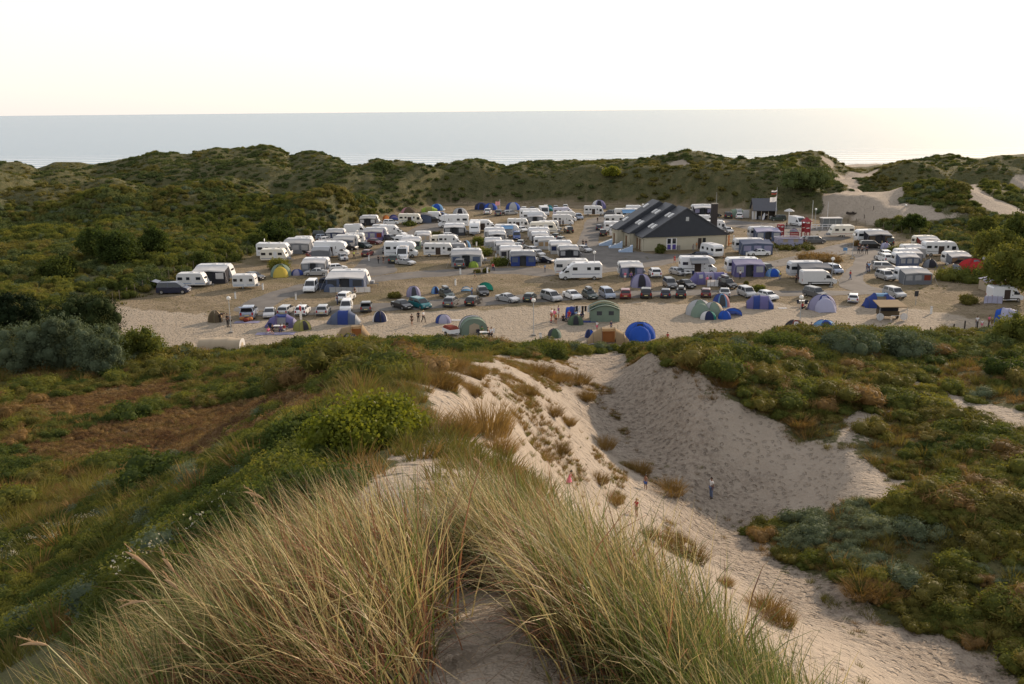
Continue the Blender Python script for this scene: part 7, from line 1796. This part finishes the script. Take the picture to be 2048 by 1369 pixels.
frame_tent(1966,2016,583,'pale blue and cream frame tent beside the scrub at the right edge','violetw','cream','brick',W=4.6,D=2.6,H=2.0,arch=.35)
dome(1919,1970,545,'bright red tent with a white ridge, right of the beige awning',['red','red','white'],W=3.6,D=2.8,H=1.9,n=5,porch='red')
dome(1889,1922,546,'grey and tan low dome left of the red tent',['grey','tan'],W=2.6,D=2.2,H=1.3)
dome(1847,1872,536,'dark charcoal dome among the right-hand caravans',['charcoal','grey'],W=2.4,D=2.2,H=1.4)
dome(1760,1780,499,'small violet-blue dome right of the black people carrier',['lilac','violetw'],W=2.1,H=1.2)
frame_tent(1552,1601,495,'pale blue trailer tent with a cream side window, left of the grey people carrier','violetw','violetw','cream',W=4.6,D=2.6,H=2.1,arch=.12)
dome(937,957,536,'small lime green pop-up tent before the long awning',['lime'],W=1.8,D=1.5,H=1.1)
dome(949,978,420,'far navy blue tent, left half of the pair below the dunes',['blue','navy'],W=3.2,H=1.7,D=2.4)
dome(968,995,421,'far royal blue tent, right half of the pair below the dunes',['blue','royal'],W=3.0,H=1.7,D=2.4)
dome(1011,1041,421,'far blue and grey dome alone below the dunes',['lgrey','royal','blue'],W=3.0,H=1.8)
dome(861,887,422,'far royal blue dome at the end of the left road',['royal','sky'],W=3.0,H=1.7)
tunnel(843,875,425,'far lime green low tent left of the blue dome',[(0,.8,.7),(.9,1.1,1.2),(2.0,1.1,1.2),(3.0,.8,.6)],['lime','olive'])
dome(801,834,432,'far brown tent with striped side behind the cream motorhome',['brown','brown','pink'],W=3.4,H=1.9)
frame_tent(834,864,446,'far slate blue frame tent behind the black hatchback','lgrey','slate','slate',W=3.6,D=2.6,H=2.2,arch=.4)
dome(905,936,433,'far white dome shade with bags around it',['white','lgrey'],W=3.2,H=1.9)
dome(1183,1212,418,'far violet dome behind the motorhome at the road end',['lilac','purple','white'],W=3.4,H=2.2)
shelter(1092,1106,423,'far turquoise shelter in the farthest line of cars','sky','teal',W=2.2,H=1.9)
shelter(766,780,441,'orange shelter by the far left fence','orange','orange',W=1.9,H=1.4)
shelter(779,797,441,'violet and blue shelter right of the orange one by the far fence','purple','blue',W=2.2,H=1.4)
tunnel(1462,1488,434,'pale green arched tent left of the beach hut',[(0,1.2,1.7),(1.1,1.3,1.9),(2.4,1.3,1.9),(3.2,1.1,1.5)],['sage','lgrey'],windows=(1,))
dome(919,942,498,'blue-rimmed beige small tent before a caravan, middle rows',['cream','sky','cream'],W=2.4,H=1.7)
windbreak(1429,574,2.4,'white','white windbreak before the violet tunnel tent')
windbreak(1985,608,2.6,'violetw','pale blue windbreak at the back of the right-edge van')
windbreak(700,586,6.5,'lgrey','pale net windbreak around the front of the biggest awning',h=.9,n=7)
windbreak(700,708,1.8,'sky','sky-blue cloth at the bank below the dark grey dome',h=.5,n=2)
ground_mat(494,645,3.4,1.3,'lilac','lilac mat spread behind the open-boot car')
ground_mat(551,668,5.0,1.3,'lilac','lilac mat spread before the blue family tent')
ground_mat(1176,644,2.2,1.0,'blue','blue mat at the left foot of the cabin tent')
ground_mat(911,641,2.6,.7,'white','white cloth lying on the sand right of the periwinkle dome')
ground_mat(1565,617,1.2,.7,'white','small white cloth on the sand near the globe lamp')

# trailers and loose things
def trailer(px, py, lb):
    r = tag(empty('luggage_trailer', at_z(px, py), rad(-60)), lb, 'trailer')
    MB().box(-1.1, 1.1, -.7, .7, .45, .95, .0).build('body', WHITE, r); MB().loft([[(-1.1, -.7, .955), (1.1, -.7, .955), (1.1, .7, .955), (-1.1, .7, .955)], [(-.8, -.5, 1.25), (.8, -.4, 1.2), (.7, .5, 1.3), (-.8, .4, 1.22)]]).build('load', FAB['brick'], r)
    for s in (-.78, .78): o = link('wheel', WHEEL_S, r); o.location = (0, s, .29)
    MB().tube([(1.1, .5, .5), (2.0, 0, .5)], .04, 5).tube([(1.1, -.5, .5), (2.0, 0, .5)], .04, 5).build('drawbar', STEEL, r)
    MB().tube([(-1.12, -.7, .4), (-1.12, .7, .4)], .05, 5).build('bumper', PLASTIC, r)
trailer(902, 671, 'white luggage trailer with a red load left of the striped tunnel tent')
ct = tag(empty('trailer_tent', at_z(1780, 640), .0), 'brown trailer tent with a tan canopy standing on the sand, right foreground of the field', 'trailer tent')
MB().box(-1.2, 1.2, 0, 2.0, .5, 1.15).build('body', FAB['brown'], ct); MB().loft([[(-1.9, -1.0, 1.9), (1.9, -1.0, 1.9), (1.7, 2.2, 2.25), (-1.7, 2.2, 2.25)], [(-1.9, -1.0, 1.98), (1.9, -1.0, 1.98), (1.7, 2.2, 2.33), (-1.7, 2.2, 2.33)]]).build('canopy', FAB['tan'], ct)
MB().box(-1.15, 1.15, .3, 1.9, 1.15, 1.95).build('tent_wall', FAB['charcoal'], ct)
for s in (-1.3, 1.3): o = link('wheel', WHEEL, ct); o.location = (s, .9, .32); o.rotation_euler.z = rad(90)
for s in (-1.85, 1.85): MB().tube([(s, -.95, 0), (s, -.95, 1.9)], .03, 5).build('pole', STEEL, ct)
for s in (-1.6, 1.6): MB().disc((s, -.6, .55), .5, 'y', .1, 14).build('spare_disc', FAB['white'], ct)
MB().tube([(-.3, -1.1, 0), (-.3, -1.1, .8), (1.4, -1.1, .8), (1.4, -1.1, 0)], .03, 4).build('rail', FRAME, ct)
cl = tag(empty('clothes_line', at_z(1170, 638)), 'clothes line with dark and white clothes between the blue tent and the cabin tent', 'clothes line')
for s in (-1.5, 1.5): MB().tube([(s, 0, 0), (s, 0, 1.9)], .03, 5).build('post', TIMBER, cl)
MB().tube([(-1.5, 0, 1.85), (0, 0, 1.75), (1.5, 0, 1.85)], .012, 4).build('line', STEEL, cl)
for q, cc in enumerate(('black', 'white', 'black', 'black', 'white', 'khaki', 'black')):
    x = -1.3 + .4*q; w, h_ = .32, .75 + .3*((q*7) % 3)/2
    MB().loft([[(x, -.02, 1.8), (x+w, -.02, 1.8)], [(x+.02, .05, 1.8-h_*.5), (x+w-.03, .03, 1.8-h_*.5)], [(x, -.03, 1.8-h_), (x+w, 0, 1.8-h_)]], closed=False).build('garment', CLOTH[cc], cl)
cl = tag(empty('clothes_line', at_z(299, 579)), 'towels hung on the fence left of the navy people carrier', 'clothes line')
for q, cc in enumerate(('lblue', 'white', 'black', 'black')):
    x = -1.9 + .95*q; MB().loft([[(x, -.12, 1.5), (x+.6, -.12, 1.5)], [(x, -.16, .6), (x+.6, -.14, .6)]], closed=False).build('towel', CLOTH[cc], cl)
MB().tube([(-2.0, -.12, 1.5), (2.0, -.12, 1.5)], .012, 4).build('line', STEEL, cl)
for k, (px, py, cc) in enumerate([(485,641,'orange'),(492,644,'brick'),(500,642,'orange'),(488,639,'charcoal')]):
    o = MB().ball((0, 0, .28), .45, 9, 6, .65).build('luggage_bag', FAB[cc], None, True); o.location = at_z(px, py); o.rotation_euler.z = k
    tag(o, ['orange bag at the left rear of the open-boot car', 'brick-red bag heaped behind the open-boot car', 'orange bag at the right rear of the open-boot car', 'dark bag farthest left behind the open-boot car'][k], 'bag', 'luggage heaped behind the open-boot car')
for (px, py, rz, lb, cc) in [(540,661,10,'dark folding chair left of the blue family tent','navy'),(572,660,-30,'dark folding chair right of the blue family tent','charcoal'),(958,674,30,'dark folding chair at the tunnel tent porch, left of the white table','charcoal'),(984,672,-50,'white folding chair at the right end of the tunnel tent porch','white'),(1148,641,20,'dark folding chair left of the white camp table','navy'),
   (1163,641,-20,'dark folding chair before the clothes line','charcoal'),(1598,613,30,'dark folding chair at the globe lamp table, left','charcoal'),(1612,614,-20,'dark folding chair at the globe lamp table, right','charcoal'),(1366,553,10,'dark folding chair below the grey canopy, left','charcoal'),(1386,553,-10,'dark folding chair below the grey canopy, right','navy'),(1626,668,10,'black folding chair between the red and blue domes','charcoal')]: chair(at_z(px, py), rz, lb, cc)
for (px, py, rz, lb) in [(969,675,5,'white camp table before the striped tunnel tent'),(1160,637,0,'white camp table by the clothes line'),(1604,611,0,'white camp table beside the globe lamp post'),(1376,554,0,'white camp table below the grey canopy'),(557,662,0,'low table before the blue family tent')]: table(at_z(px, py), rz, lb)

# ------------------------------------------------------------------ people: pixel of the feet, height in pixels, pose, facing, top, bottom, label
PP = [
 (441,645,28,'bend',90,'black','black','person bending at the mouth of the brown tent'),(456,654,28,'stand',60,'black','black','person in black left of the other beside the globe lamp post'),(462,655,29,'reach',-60,'grey','black','person in grey right of the other beside the globe lamp post'),
 (675,610,29,'stand',90,'navy','navy','man in navy at the open door of the white-roofed car'),(710,594,20,'walk',-40,'brown','khaki','person with bare legs before the biggest awning'),
 (824,652,24,'walk',-10,'brown','brown','person in dark brown walking on the sand below the black saloon'),(837,644,22,'stand',20,'black','black','person in black left of the one in a white top, by the teal people carrier'),(847,645,24,'walk',60,'white','black','person in a white top and black trousers by the teal people carrier'),
 (944,592,20,'stand',-60,'lblue','jeans','person standing beside the white and blue beach dome'),
 (955,669,19,'sit',10,'lblue','navy','person in a pale top sitting in the tunnel tent porch'),(964,670,18,'sit',-20,'green','khaki','person in green sitting at the white table of the tunnel tent'),(977,674,20,'sit',80,'brown','black','person in brown sitting at the right of the tunnel tent'),(982,676,22,'sit',-40,'white','black','person in white seated at the far right of the tunnel tent porch'),
 (1103,643,29,'stand',60,'white','red','person in a white top at the left of the group by the blue tent'),(1109,645,28,'walk',-30,'pink','khaki','person in pink shirt in the group left of the blue tent'),(1117,638,28,'stand',-70,'purple','white','tall person in purple at the back of the group'),(1112,648,22,'stand',120,'orange','brown','tanned person in orange in the group left of the blue tent'),
 (1138,640,20,'sit',-20,'red','red','person in red sitting before the blue and grey tunnel tent'),(1127,642,16,'ground',30,'black','black','person in black sitting on the sand left of the plain green dome'),(1152,638,17,'sit',40,'lblue','navy','person in pale blue at the white table by the clothes line'),(1162,641,17,'sit',-30,'navy','grey','person in navy near the clothes line'),
 (1194,662,20,'stand',-40,'white','pink','person in white standing behind the tan family tent, left'),(1222,662,21,'stand',30,'navy','grey','person in navy standing behind the tan family tent, right'),
 (1349,528,17,'walk',20,'red','red','person in red cycling track clothes before the wash house'),(1447,524,17,'walk',-70,'khaki','brown','person in khaki right of the caravan with the blue rear window'),(1393,500,15,'stand',-60,'orange','khaki','person in orange at the doorway of the wash house'),(1386,503,14,'stand',40,'grey','grey','person in grey by the wash house doorway'),
 (1166,496,17,'walk',-30,'black','black','left one of two people in black walking down the central road'),(1172,497,17,'walk',-20,'black','jeans','right one of two people walking down the central road'),(1195,446,12,'walk',10,'black','black','lone person in black far up the central road'),
 (1120,452,12,'stand',30,'navy','navy','left of two people before the overcab motorhome'),(1126,452,12,'stand',-30,'black','black','right of two people before the overcab motorhome'),
 (757,527,16,'walk',-10,'black','black','left one of two people in black walking up the left road'),(767,528,16,'walk',10,'black','brown','right one of two people in dark clothes walking up the left road'),(708,518,15,'walk',50,'lime','black','person in a lime top beside the left road'),
 (1717,508,18,'walk',170,'black','black','left one of three walkers by the black people carrier'),(1724,509,18,'walk',180,'grey','black','middle one of three walkers by the black people carrier'),(1733,509,19,'walk',175,'navy','black','right one of three walkers by the black people carrier'),
 (1737,545,20,'walk',170,'lblue','navy','couple walker in pale blue on the right road'),(1734,544,19,'walk',170,'navy','jeans','couple walker in navy on the right road'),
 (1953,656,22,'stand',180,'white','grey','person in a white shirt at the row of dark posts, leftmost'),(1963,658,17,'stand',170,'white','pink','child in white and pink at the row of dark posts'),(1977,653,20,'stand',30,'pink','brown','tanned person at the row of dark posts'),(1983,655,17,'walk',-30,'brown','brown','small tanned person nearest the striped tent at the right edge'),
 (545,664,16,'ground',-20,'black','black','person in black lounging before the blue family tent'),(538,668,15,'ground',60,'pink','white','child in pink at the left end of the lilac mat'),(562,663,16,'ground',10,'purple','navy','person in purple sitting before the blue family tent'),(568,662,16,'ground',-40,'red','white','person in red sitting before the blue family tent'),
 (1615,665,16,'ground',10,'black','navy','left one of two people sitting between the red and blue domes'),(1622,664,18,'sit',-20,'brown','black','right one of two people sitting between the red and blue domes'),(1605,618,14,'ground',30,'red','black','person in red on the sand beside the globe lamp table'),
 (1466,575,16,'stand',-50,'red','navy','person in red behind the car with the white roof box'),(1414,572,20,'stand',20,'pink','khaki','person in a patterned pink top before the violet tunnel tent'),(1421,571,19,'stand',-30,'black','black','person in black before the violet tunnel tent'),
 (1521,438,13,'stand',30,'navy','jeans','person in navy at the open front of the beach hut'),(1533,439,12,'stand',-40,'white','black','person in white at the open front of the beach hut'),(1573,457,13,'stand',20,'black','black','person in black under the white parasol'),(1450,472,11,'stand',10,'white','orange','small figure in white near the play seat'),
 (1521,457,8,'sit',10,'white','grey','person in white sitting on the edge of the top road'),
]
PP += [
 (690,524,14,'stand',30,'white','navy','person in white between the silver car and the overcab motorhome'),(780,510,13,'stand',-60,'grey','black','person in grey beside the black van on the left road'),(950,560,17,'walk',70,'black','khaki','person in black crossing the dry grass below the lime pop-up tent'),
 (986,541,15,'sit',20,'red','navy','person in red sitting left of the blue-walled awning'),(1090,545,16,'stand',-30,'lblue','grey','person in pale blue behind the nearest white motorhome'),(1262,560,17,'sit',10,'purple','navy','person in purple sitting under the navy trimmed awning'),
 (1250,562,18,'stand',-20,'pink','white','person in pink at the left of the navy trimmed awning'),(1480,558,17,'stand',10,'white','navy','person in white before the purple awning'),(1592,566,18,'stand',20,'brown','black','person in brown under the dark awning of the long caravan'),
 (1560,560,16,'walk',-60,'yellow','jeans','person in yellow right of the small sky-blue dome'),(1700,560,18,'walk',100,'red','jeans','person in red on the right road before the parked line'),(1530,490,13,'stand',15,'lblue','black','person in pale blue at the blue awning near the play towers'),
 (1010,428,10,'stand',0,'black','black','person in black right of the far blue tents'),(915,437,10,'stand',0,'orange','black','person in orange before the far white dome shade'),(1222,448,11,'walk',20,'grey','jeans','person in grey left of the sky-blue canopy at the wash house'),
]
for a in PP: person(a[0], a[1], a[2], a[3], a[4], a[5], a[6], a[7], hair=('dark', 'brown', 'dark', 'blond')[a[0] % 4], tan=a[0] % 3 == 0, legs='trousers' if a[6] in ('black', 'jeans', 'navy', 'grey') else 'shorts')
person(875, 689, 18, 'stand', 20, 'lblue', 'navy', 'child in a pale top left of the striped tunnel tent', True, 'brown', legs='shorts')
person(927, 690, 19, 'walk', 50, 'pink', 'red', 'child in pink before the striped tunnel tent', True, 'dark', legs='shorts')
person(1102, 651, 14, 'walk', 30, 'red', 'navy', 'small child at the front of the group left of the green dome', True, 'brown', legs='shorts')
person(1335, 686, 21, 'walk', 170, 'red', 'red', 'child in red walking on the sand right of the royal blue dome', True, 'brown', legs='shorts')
# the four children in and above the blow-out
def on_ground(px, py): return hit(px, py)
person(0, 0, 36, 'run', 75, 'pink', None, 'girl in a pink dress running down the sandy slope', True, 'dark', p=on_ground(1138, 976), height=1.02, group='children on the sand slope')
person(0, 0, 42, 'reach', -60, 'red', 'khaki', 'fair-haired child in a red shirt standing on the sandy slope', True, 'blond', p=on_ground(1273, 1034), legs='shorts', height=1.18, group='children on the sand slope')
person(0, 0, 30, 'stand', -40, None, 'blue', 'bare-chested child in blue shorts by the dark tussock', True, 'dark', tan=True, p=on_ground(1291, 980), legs='shorts', height=1.10, group='children on the sand slope')
person(0, 0, 44, 'stand', -70, 'white', 'jeans', 'young person in a white shirt and jeans on the hollow floor', False, 'dark', tan=True, p=on_ground(1422, 997), height=1.62, group='children on the sand slope')
# ------------------------------------------------------------------ single trees, bushes and tussocks
def tree(px, py, wpx, hpx, m, label, seed, name='broadleaf_tree', cat='tree', group=None, n=2600, leaf=0.22, lobes=14, p=None, trunk=True, asp=.5, flat=None, out=.55):
    p = p or hit(px, py); slant = math.hypot(p.y, CAM_H - p.z) * math.hypot(1, p.x/p.y); Wm, Hm = wpx*slant/F, hpx*slant/F
    r = np.random.default_rng(seed); root = tag(empty(name, p, r.uniform(0, 6)), label, cat, group)
    lob = []; z0 = Hm*0.16 if trunk else 0.0
    lobes = int(lobes*2.4)
    for i in range(lobes):
        a = r.uniform(0, 6.283); t = (i + r.uniform(0, 1))/lobes; zz = z0 + (Hm - z0)*(0.12 + 0.72*t); env = Wm*0.5*math.sin(math.pi*min(1, 0.28 + 0.62*t))**0.7
        d = env*0.78*math.sqrt(r.uniform(0.05, 1)); lob.append(((d*math.cos(a), d*math.sin(a), zz*r.uniform(.9, 1.04)), min(env*r.uniform(.2, .42), (Hm-zz)*1.0 + .3)))
    w = np.array([q*q for _, q in lob]); w /= w.sum(); V, Fq, k0 = [], [], 0
    for (c, q), ww in zip(lob, w):
        k = int(1.7*n*ww)+4; u = unit(r, k); P = np.array(c) + u*(q*(.62 + .7*r.uniform(size=k)**1.6))[:, None]; ok = P[:, 2] > 0.02; P, u = P[ok], u[ok]
        nn = u*out + unit(r, len(P))*(1-out*.4); nn /= np.linalg.norm(nn, axis=1, keepdims=True); v, f = leaf_quads(P, nn, leaf*1.45, r, min(.8, asp*1.5)); V.append(v); Fq.append(f+k0); k0 += len(v)
    cv, cf = core_mesh([(c, q*.75) for c, q in lob]); V.append(cv); Fq.append(cf + k0)
    me_ = np_mesh('crown', np.concatenate(V), np.concatenate(Fq)); me_.materials.append(m); link('crown', me_, root)
    if trunk:
        mb = MB(); mb.tube([(0, 0, -.3), (.05*Hm*r.normal()*.3, 0, Hm*.25), (0, .03*Hm, Hm*.5)], .035*Hm, 7, .018*Hm); mb.build('trunk', WOOD, root)
        for c, q in lob[3::4][:7]:
            mb = MB(); mb.tube([(0, 0, Hm*.2), (c[0]*.5, c[1]*.5, Hm*.2 + (c[2]-Hm*.2)*.6), c], .014*Hm, 5, .005*Hm); mb.build('limb', WOOD, root)
    return root
G1 = 'trees and tall bushes at the edge of the dunes'
for k, (px, py, w, h, m, lb, kw) in enumerate([
 (178,688,150,100,L_PINE,'dark spreading pine at the left end of the sand',dict(n=6500,leaf=.17,asp=.3,lobes=22)),
 (38,668,96,82,L_PINE,'dark pine at the left picture edge behind the grey willows',dict(n=4200,leaf=.17,asp=.3,lobes=16)),
 (60,742,120,100,L_GREY,'tall grey willow bush at the left picture edge',dict(n=5200,leaf=.15,asp=.3,lobes=18,trunk=False)),
 (130,742,110,120,L_GREY,'tall grey-green willow bush in front of the dark pine',dict(n=5600,leaf=.15,asp=.3,lobes=20,trunk=False)),
 (205,745,110,96,L_GREY,'rounded grey willow bush right of the tall one',dict(n=4600,leaf=.15,asp=.3,lobes=18,trunk=False)),
 (275,722,110,66,L_SCRUB,'low green bush hiding part of the grey tunnel tent',dict(n=4600,leaf=.14,lobes=16,trunk=False)),
 (190,520,62,66,L_GREEN,'round green tree, left one of three beyond the fence',dict(n=3600,leaf=.26)),
 (232,535,90,72,L_GREEN,'broad sunlit green tree, middle one of three beyond the fence',dict(n=4200,leaf=.26)),
 (308,512,60,58,L_GREEN,'pale green tree, right one of three beyond the fence',dict(n=3200,leaf=.26)),
 (120,560,80,48,L_SCRUB,'dark round bush below the three green trees',dict(n=2800,leaf=.26,trunk=False)),
 (556,488,72,48,L_GREEN,'bright green tree at the fence, above the white motorhome',dict(n=3600,leaf=.26)),
 (520,498,44,36,L_GREEN,'dark green bush left of the bright green fence tree',dict(n=2200,leaf=.26,trunk=False)),
 (404,533,56,30,L_GREEN,'green bush growing through the fence',dict(n=2200,leaf=.2,trunk=False)),
 (560,538,56,20,L_SCRUB,'dark bush before the old cream caravan',dict(n=1700,leaf=.16,trunk=False)),
 (789,596,32,12,L_OLIVE,'yellowish low bush above the black saloon',dict(n=1000,leaf=.12,trunk=False)),
 (1321,507,24,21,L_GREEN,'clipped round bush against the wash house wall',dict(n=1500,leaf=.13,trunk=False)),
 (1516,584,30,15,L_SCRUB,'dark low bush behind the silver off-roader',dict(n=1100,leaf=.14,trunk=False)),
 (1492,569,12,7,L_OLIVE,'tiny grassy bush beside the violet tunnel tent',dict(n=400,leaf=.12,trunk=False)),
 (1000,531,42,15,L_SCRUB,'scrubby bush left of the blue-walled awning',dict(n=1200,leaf=.16,trunk=False)),
 (962,512,48,16,L_SCRUB,'dark scrub between the caravan columns, lower one',dict(n=1300,leaf=.16,trunk=False)),
 (958,490,40,16,L_SCRUB,'dark scrub between the caravan columns, upper one',dict(n=1300,leaf=.16,trunk=False)),
 (955,546,18,7,L_OLIVE,'small bush left one of a pair on the dry grass',dict(n=420,leaf=.14,trunk=False)),(972,546,18,10,L_OLIVE,'small bush right one of a pair on the dry grass',dict(n=420,leaf=.14,trunk=False)),
 (820,452,34,9,L_SCRUB,'low bush before the cream motorhome',dict(n=600,leaf=.16,trunk=False)),(875,472,30,8,L_OLIVE,'low grassy bush at the top of the left road',dict(n=500,leaf=.16,trunk=False)),
 (1825,462,46,32,L_GREEN,'round green tree below the sandy path on the right',dict(n=2600,leaf=.28)),
 (1965,470,50,34,L_GREEN,'green tree in the scrub above the right-hand caravans',dict(n=2600,leaf=.28)),
 (1222,352,38,20,L_BRIGHT,'yellow-green bush on the dune ridge in the middle',dict(n=1500,leaf=.3,trunk=False)),
 (765,344,42,22,L_FAR,'round bush on the skyline left of the middle',dict(n=1500,leaf=.34,trunk=False)),
 (1610,375,110,34,L_FAR,'broad sunlit thicket beside the head of the beach path',dict(n=3600,leaf=.34,trunk=False,lobes=18)),
 (2020,600,110,120,L_SCRUB,'dark tall tree at the right picture edge, nearest',dict(n=5200,leaf=.2,lobes=20)),
 (1985,540,90,80,L_SCRUB,'dark tall tree at the right picture edge behind the nearest',dict(n=4200,leaf=.22,lobes=18)),
 (2040,520,80,90,L_SCRUB,'dark tree high at the right picture edge, farthest',dict(n=3600,leaf=.22,lobes=16)),
 (1930,560,130,18,L_SCRUB,'dark hedge below the red tent',dict(n=2200,leaf=.18,trunk=False,lobes=18)),
 (1785,508,46,14,L_SCRUB,'low dark bush above the right-hand line of cars',dict(n=1000,leaf=.16,trunk=False)),
 (1830,500,30,12,L_SCRUB,'small dark bush left of the topmost right caravan',dict(n=800,leaf=.16,trunk=False)),
 (1935,608,42,16,L_OLIVE,'grassy mound with a bush on the dry field at the right',dict(n=1200,leaf=.14,trunk=False)),
 (1640,524,100,14,L_BROWN,'rough dry grass island between the roads, sunlit',dict(n=2400,leaf=.3,asp=.12,trunk=False,lobes=26)),
 (1590,497,110,7,L_OLIVE,'thin dry hedge line below the pale blue trailer tent',dict(n=1200,leaf=.2,asp=.3,trunk=False,lobes=24)),
 (1720,492,30,10,L_BROWN,'dry grass mound left of the black people carrier',dict(n=700,leaf=.2,asp=.2,trunk=False)),
 (1700,708,130,46,L_GREY,'grey-green domed willow on the bank, right of the red dome',dict(n=6000,leaf=.13,asp=.35,trunk=False,lobes=20)),
 (1808,712,120,48,L_GREY,'grey-green domed willow on the bank before the dark posts',dict(n=6000,leaf=.13,asp=.35,trunk=False,lobes=20)),
 (1560,705,120,32,L_GREEN,'yellow-green bramble mound on the bank below the red dome',dict(n=5000,leaf=.13,trunk=False,lobes=18)),
 (2030,690,100,60,L_SCRUB,'dark bush hiding the foot of the striped tent at the right edge',dict(n=4500,leaf=.13,trunk=False,lobes=16)),
 (665,728,140,46,L_SCRUB,'dark green mound of scrub on the bank below the dark grey dome',dict(n=5600,leaf=.13,trunk=False,lobes=20)),
 (815,712,120,30,L_GREEN,'green scrub mound on the bank below the tunnel tent',dict(n=4600,leaf=.13,trunk=False,lobes=18)),
 (1090,712,110,18,L_GREEN,'bright low scrub on the bank above the sand slope',dict(n=3600,leaf=.12,trunk=False,lobes=16)),
]): tree(px, py, w, h, m, lb, 700+k, name='bush' if not kw.get('trunk', True) else ('pine_tree' if m is L_PINE else 'broadleaf_tree'), cat='bush' if not kw.get('trunk', True) else 'tree', group=G1, **kw)
# the bright climbing bush close to the grass
tree(735, 905, 255, 70, L_BRIGHT, 'bright yellow-green leafy bush with pale seed tufts, behind the left marram clump', 771, name='bush', cat='bush', n=19000, leaf=.048, asp=.62, lobes=40, trunk=False, p=hit(742, 893))
tree(640, 900, 170, 64, L_GREEN, 'dark green leafy bush left of the bright one', 772, name='bush', cat='bush', n=6500, leaf=.07, asp=.6, lobes=22, trunk=False, p=hit(600, 905))
# dry tussocks on the sand ridge and slope
TUS = [tuft_mesh('blades', L_BROWN, 800+i, 620, .62, .014, .42, .6, (-.7, .1), .3, 4) for i in range(3)]
for k, (px, py, w, lb) in enumerate([
 (965,868,105,'biggest brown grass tussock on the crest behind the marram clumps'),(915,872,70,'brown tussock left of the biggest one on the crest'),(1000,905,60,'brown tussock below the biggest one'),(880,775,64,'tall brown tussock on the ridge beside the scrub'),(905,740,52,'brown tussock near the far end of the ridge'),
 (948,755,44,'brown tussock on the ridge above the sand'),(945,790,36,'small brown tussock in the sand below the ridge'),(1075,745,52,'tawny tussock at the top of the sand slope, left'),(1110,760,56,'tawny tussock at the top of the sand slope, middle'),(1150,765,52,'tawny tussock at the top of the sand slope, right'),(1170,800,34,'greenish tussock on the edge of the hollow'),
 (1055,790,34,'tussock in the middle of the upper slope'),(1105,830,36,'tussock below the tawny three'),(1135,850,30,'small tussock on the upper slope above the girl'),(1205,895,44,'tawny tussock above the dark one on the slope'),(1338,985,58,'dark tussock beside the child in blue shorts'),(1280,945,40,'dark tussock left behind the child in blue shorts'),(1198,965,34,'tussock with a shadow right of the girl in pink'),
 (1226,1006,34,'tawny tussock left of the child in red'),(1300,1075,32,'tussock just below and right of the child in red'),(1380,1120,60,'brown tussock on the lower slope below the hollow'),(1350,1085,36,'small brown tussock up-slope of the lower one'),(1452,1170,26,'tiny brown tussock alone in the sand'),(1530,1225,62,'tawny tussock with a dark foot near the lower path'),(1560,1250,50,'tussock just below the tawny one near the lower path'),
 (1720,1190,58,'dark brown tussock at the right side of the path'),(1765,1198,46,'brown tussock right of the dark one at the path'),(1120,905,32,'tussock on the crest right of the brown ones'),(1385,735,44,'dry tussock on the rim of the hollow, upper left'),(1450,770,44,'dry tussock on the rim of the hollow, middle'),(1600,850,48,'dry tussock on the rim of the hollow, right')]):
    p = hit(px, py); slant = math.hypot(p.y, CAM_H - p.z); s = min(3.2, max(.5, w*slant/F/0.8))
    r = tag(empty('grass_tussock', p, k*1.3), lb, 'grass tussock', 'dry tussocks on the sand'); o = tag(link('blades', TUS[k % 3], r), kind='stuff'); o.scale = (s, s, min(1.6, s*.9))
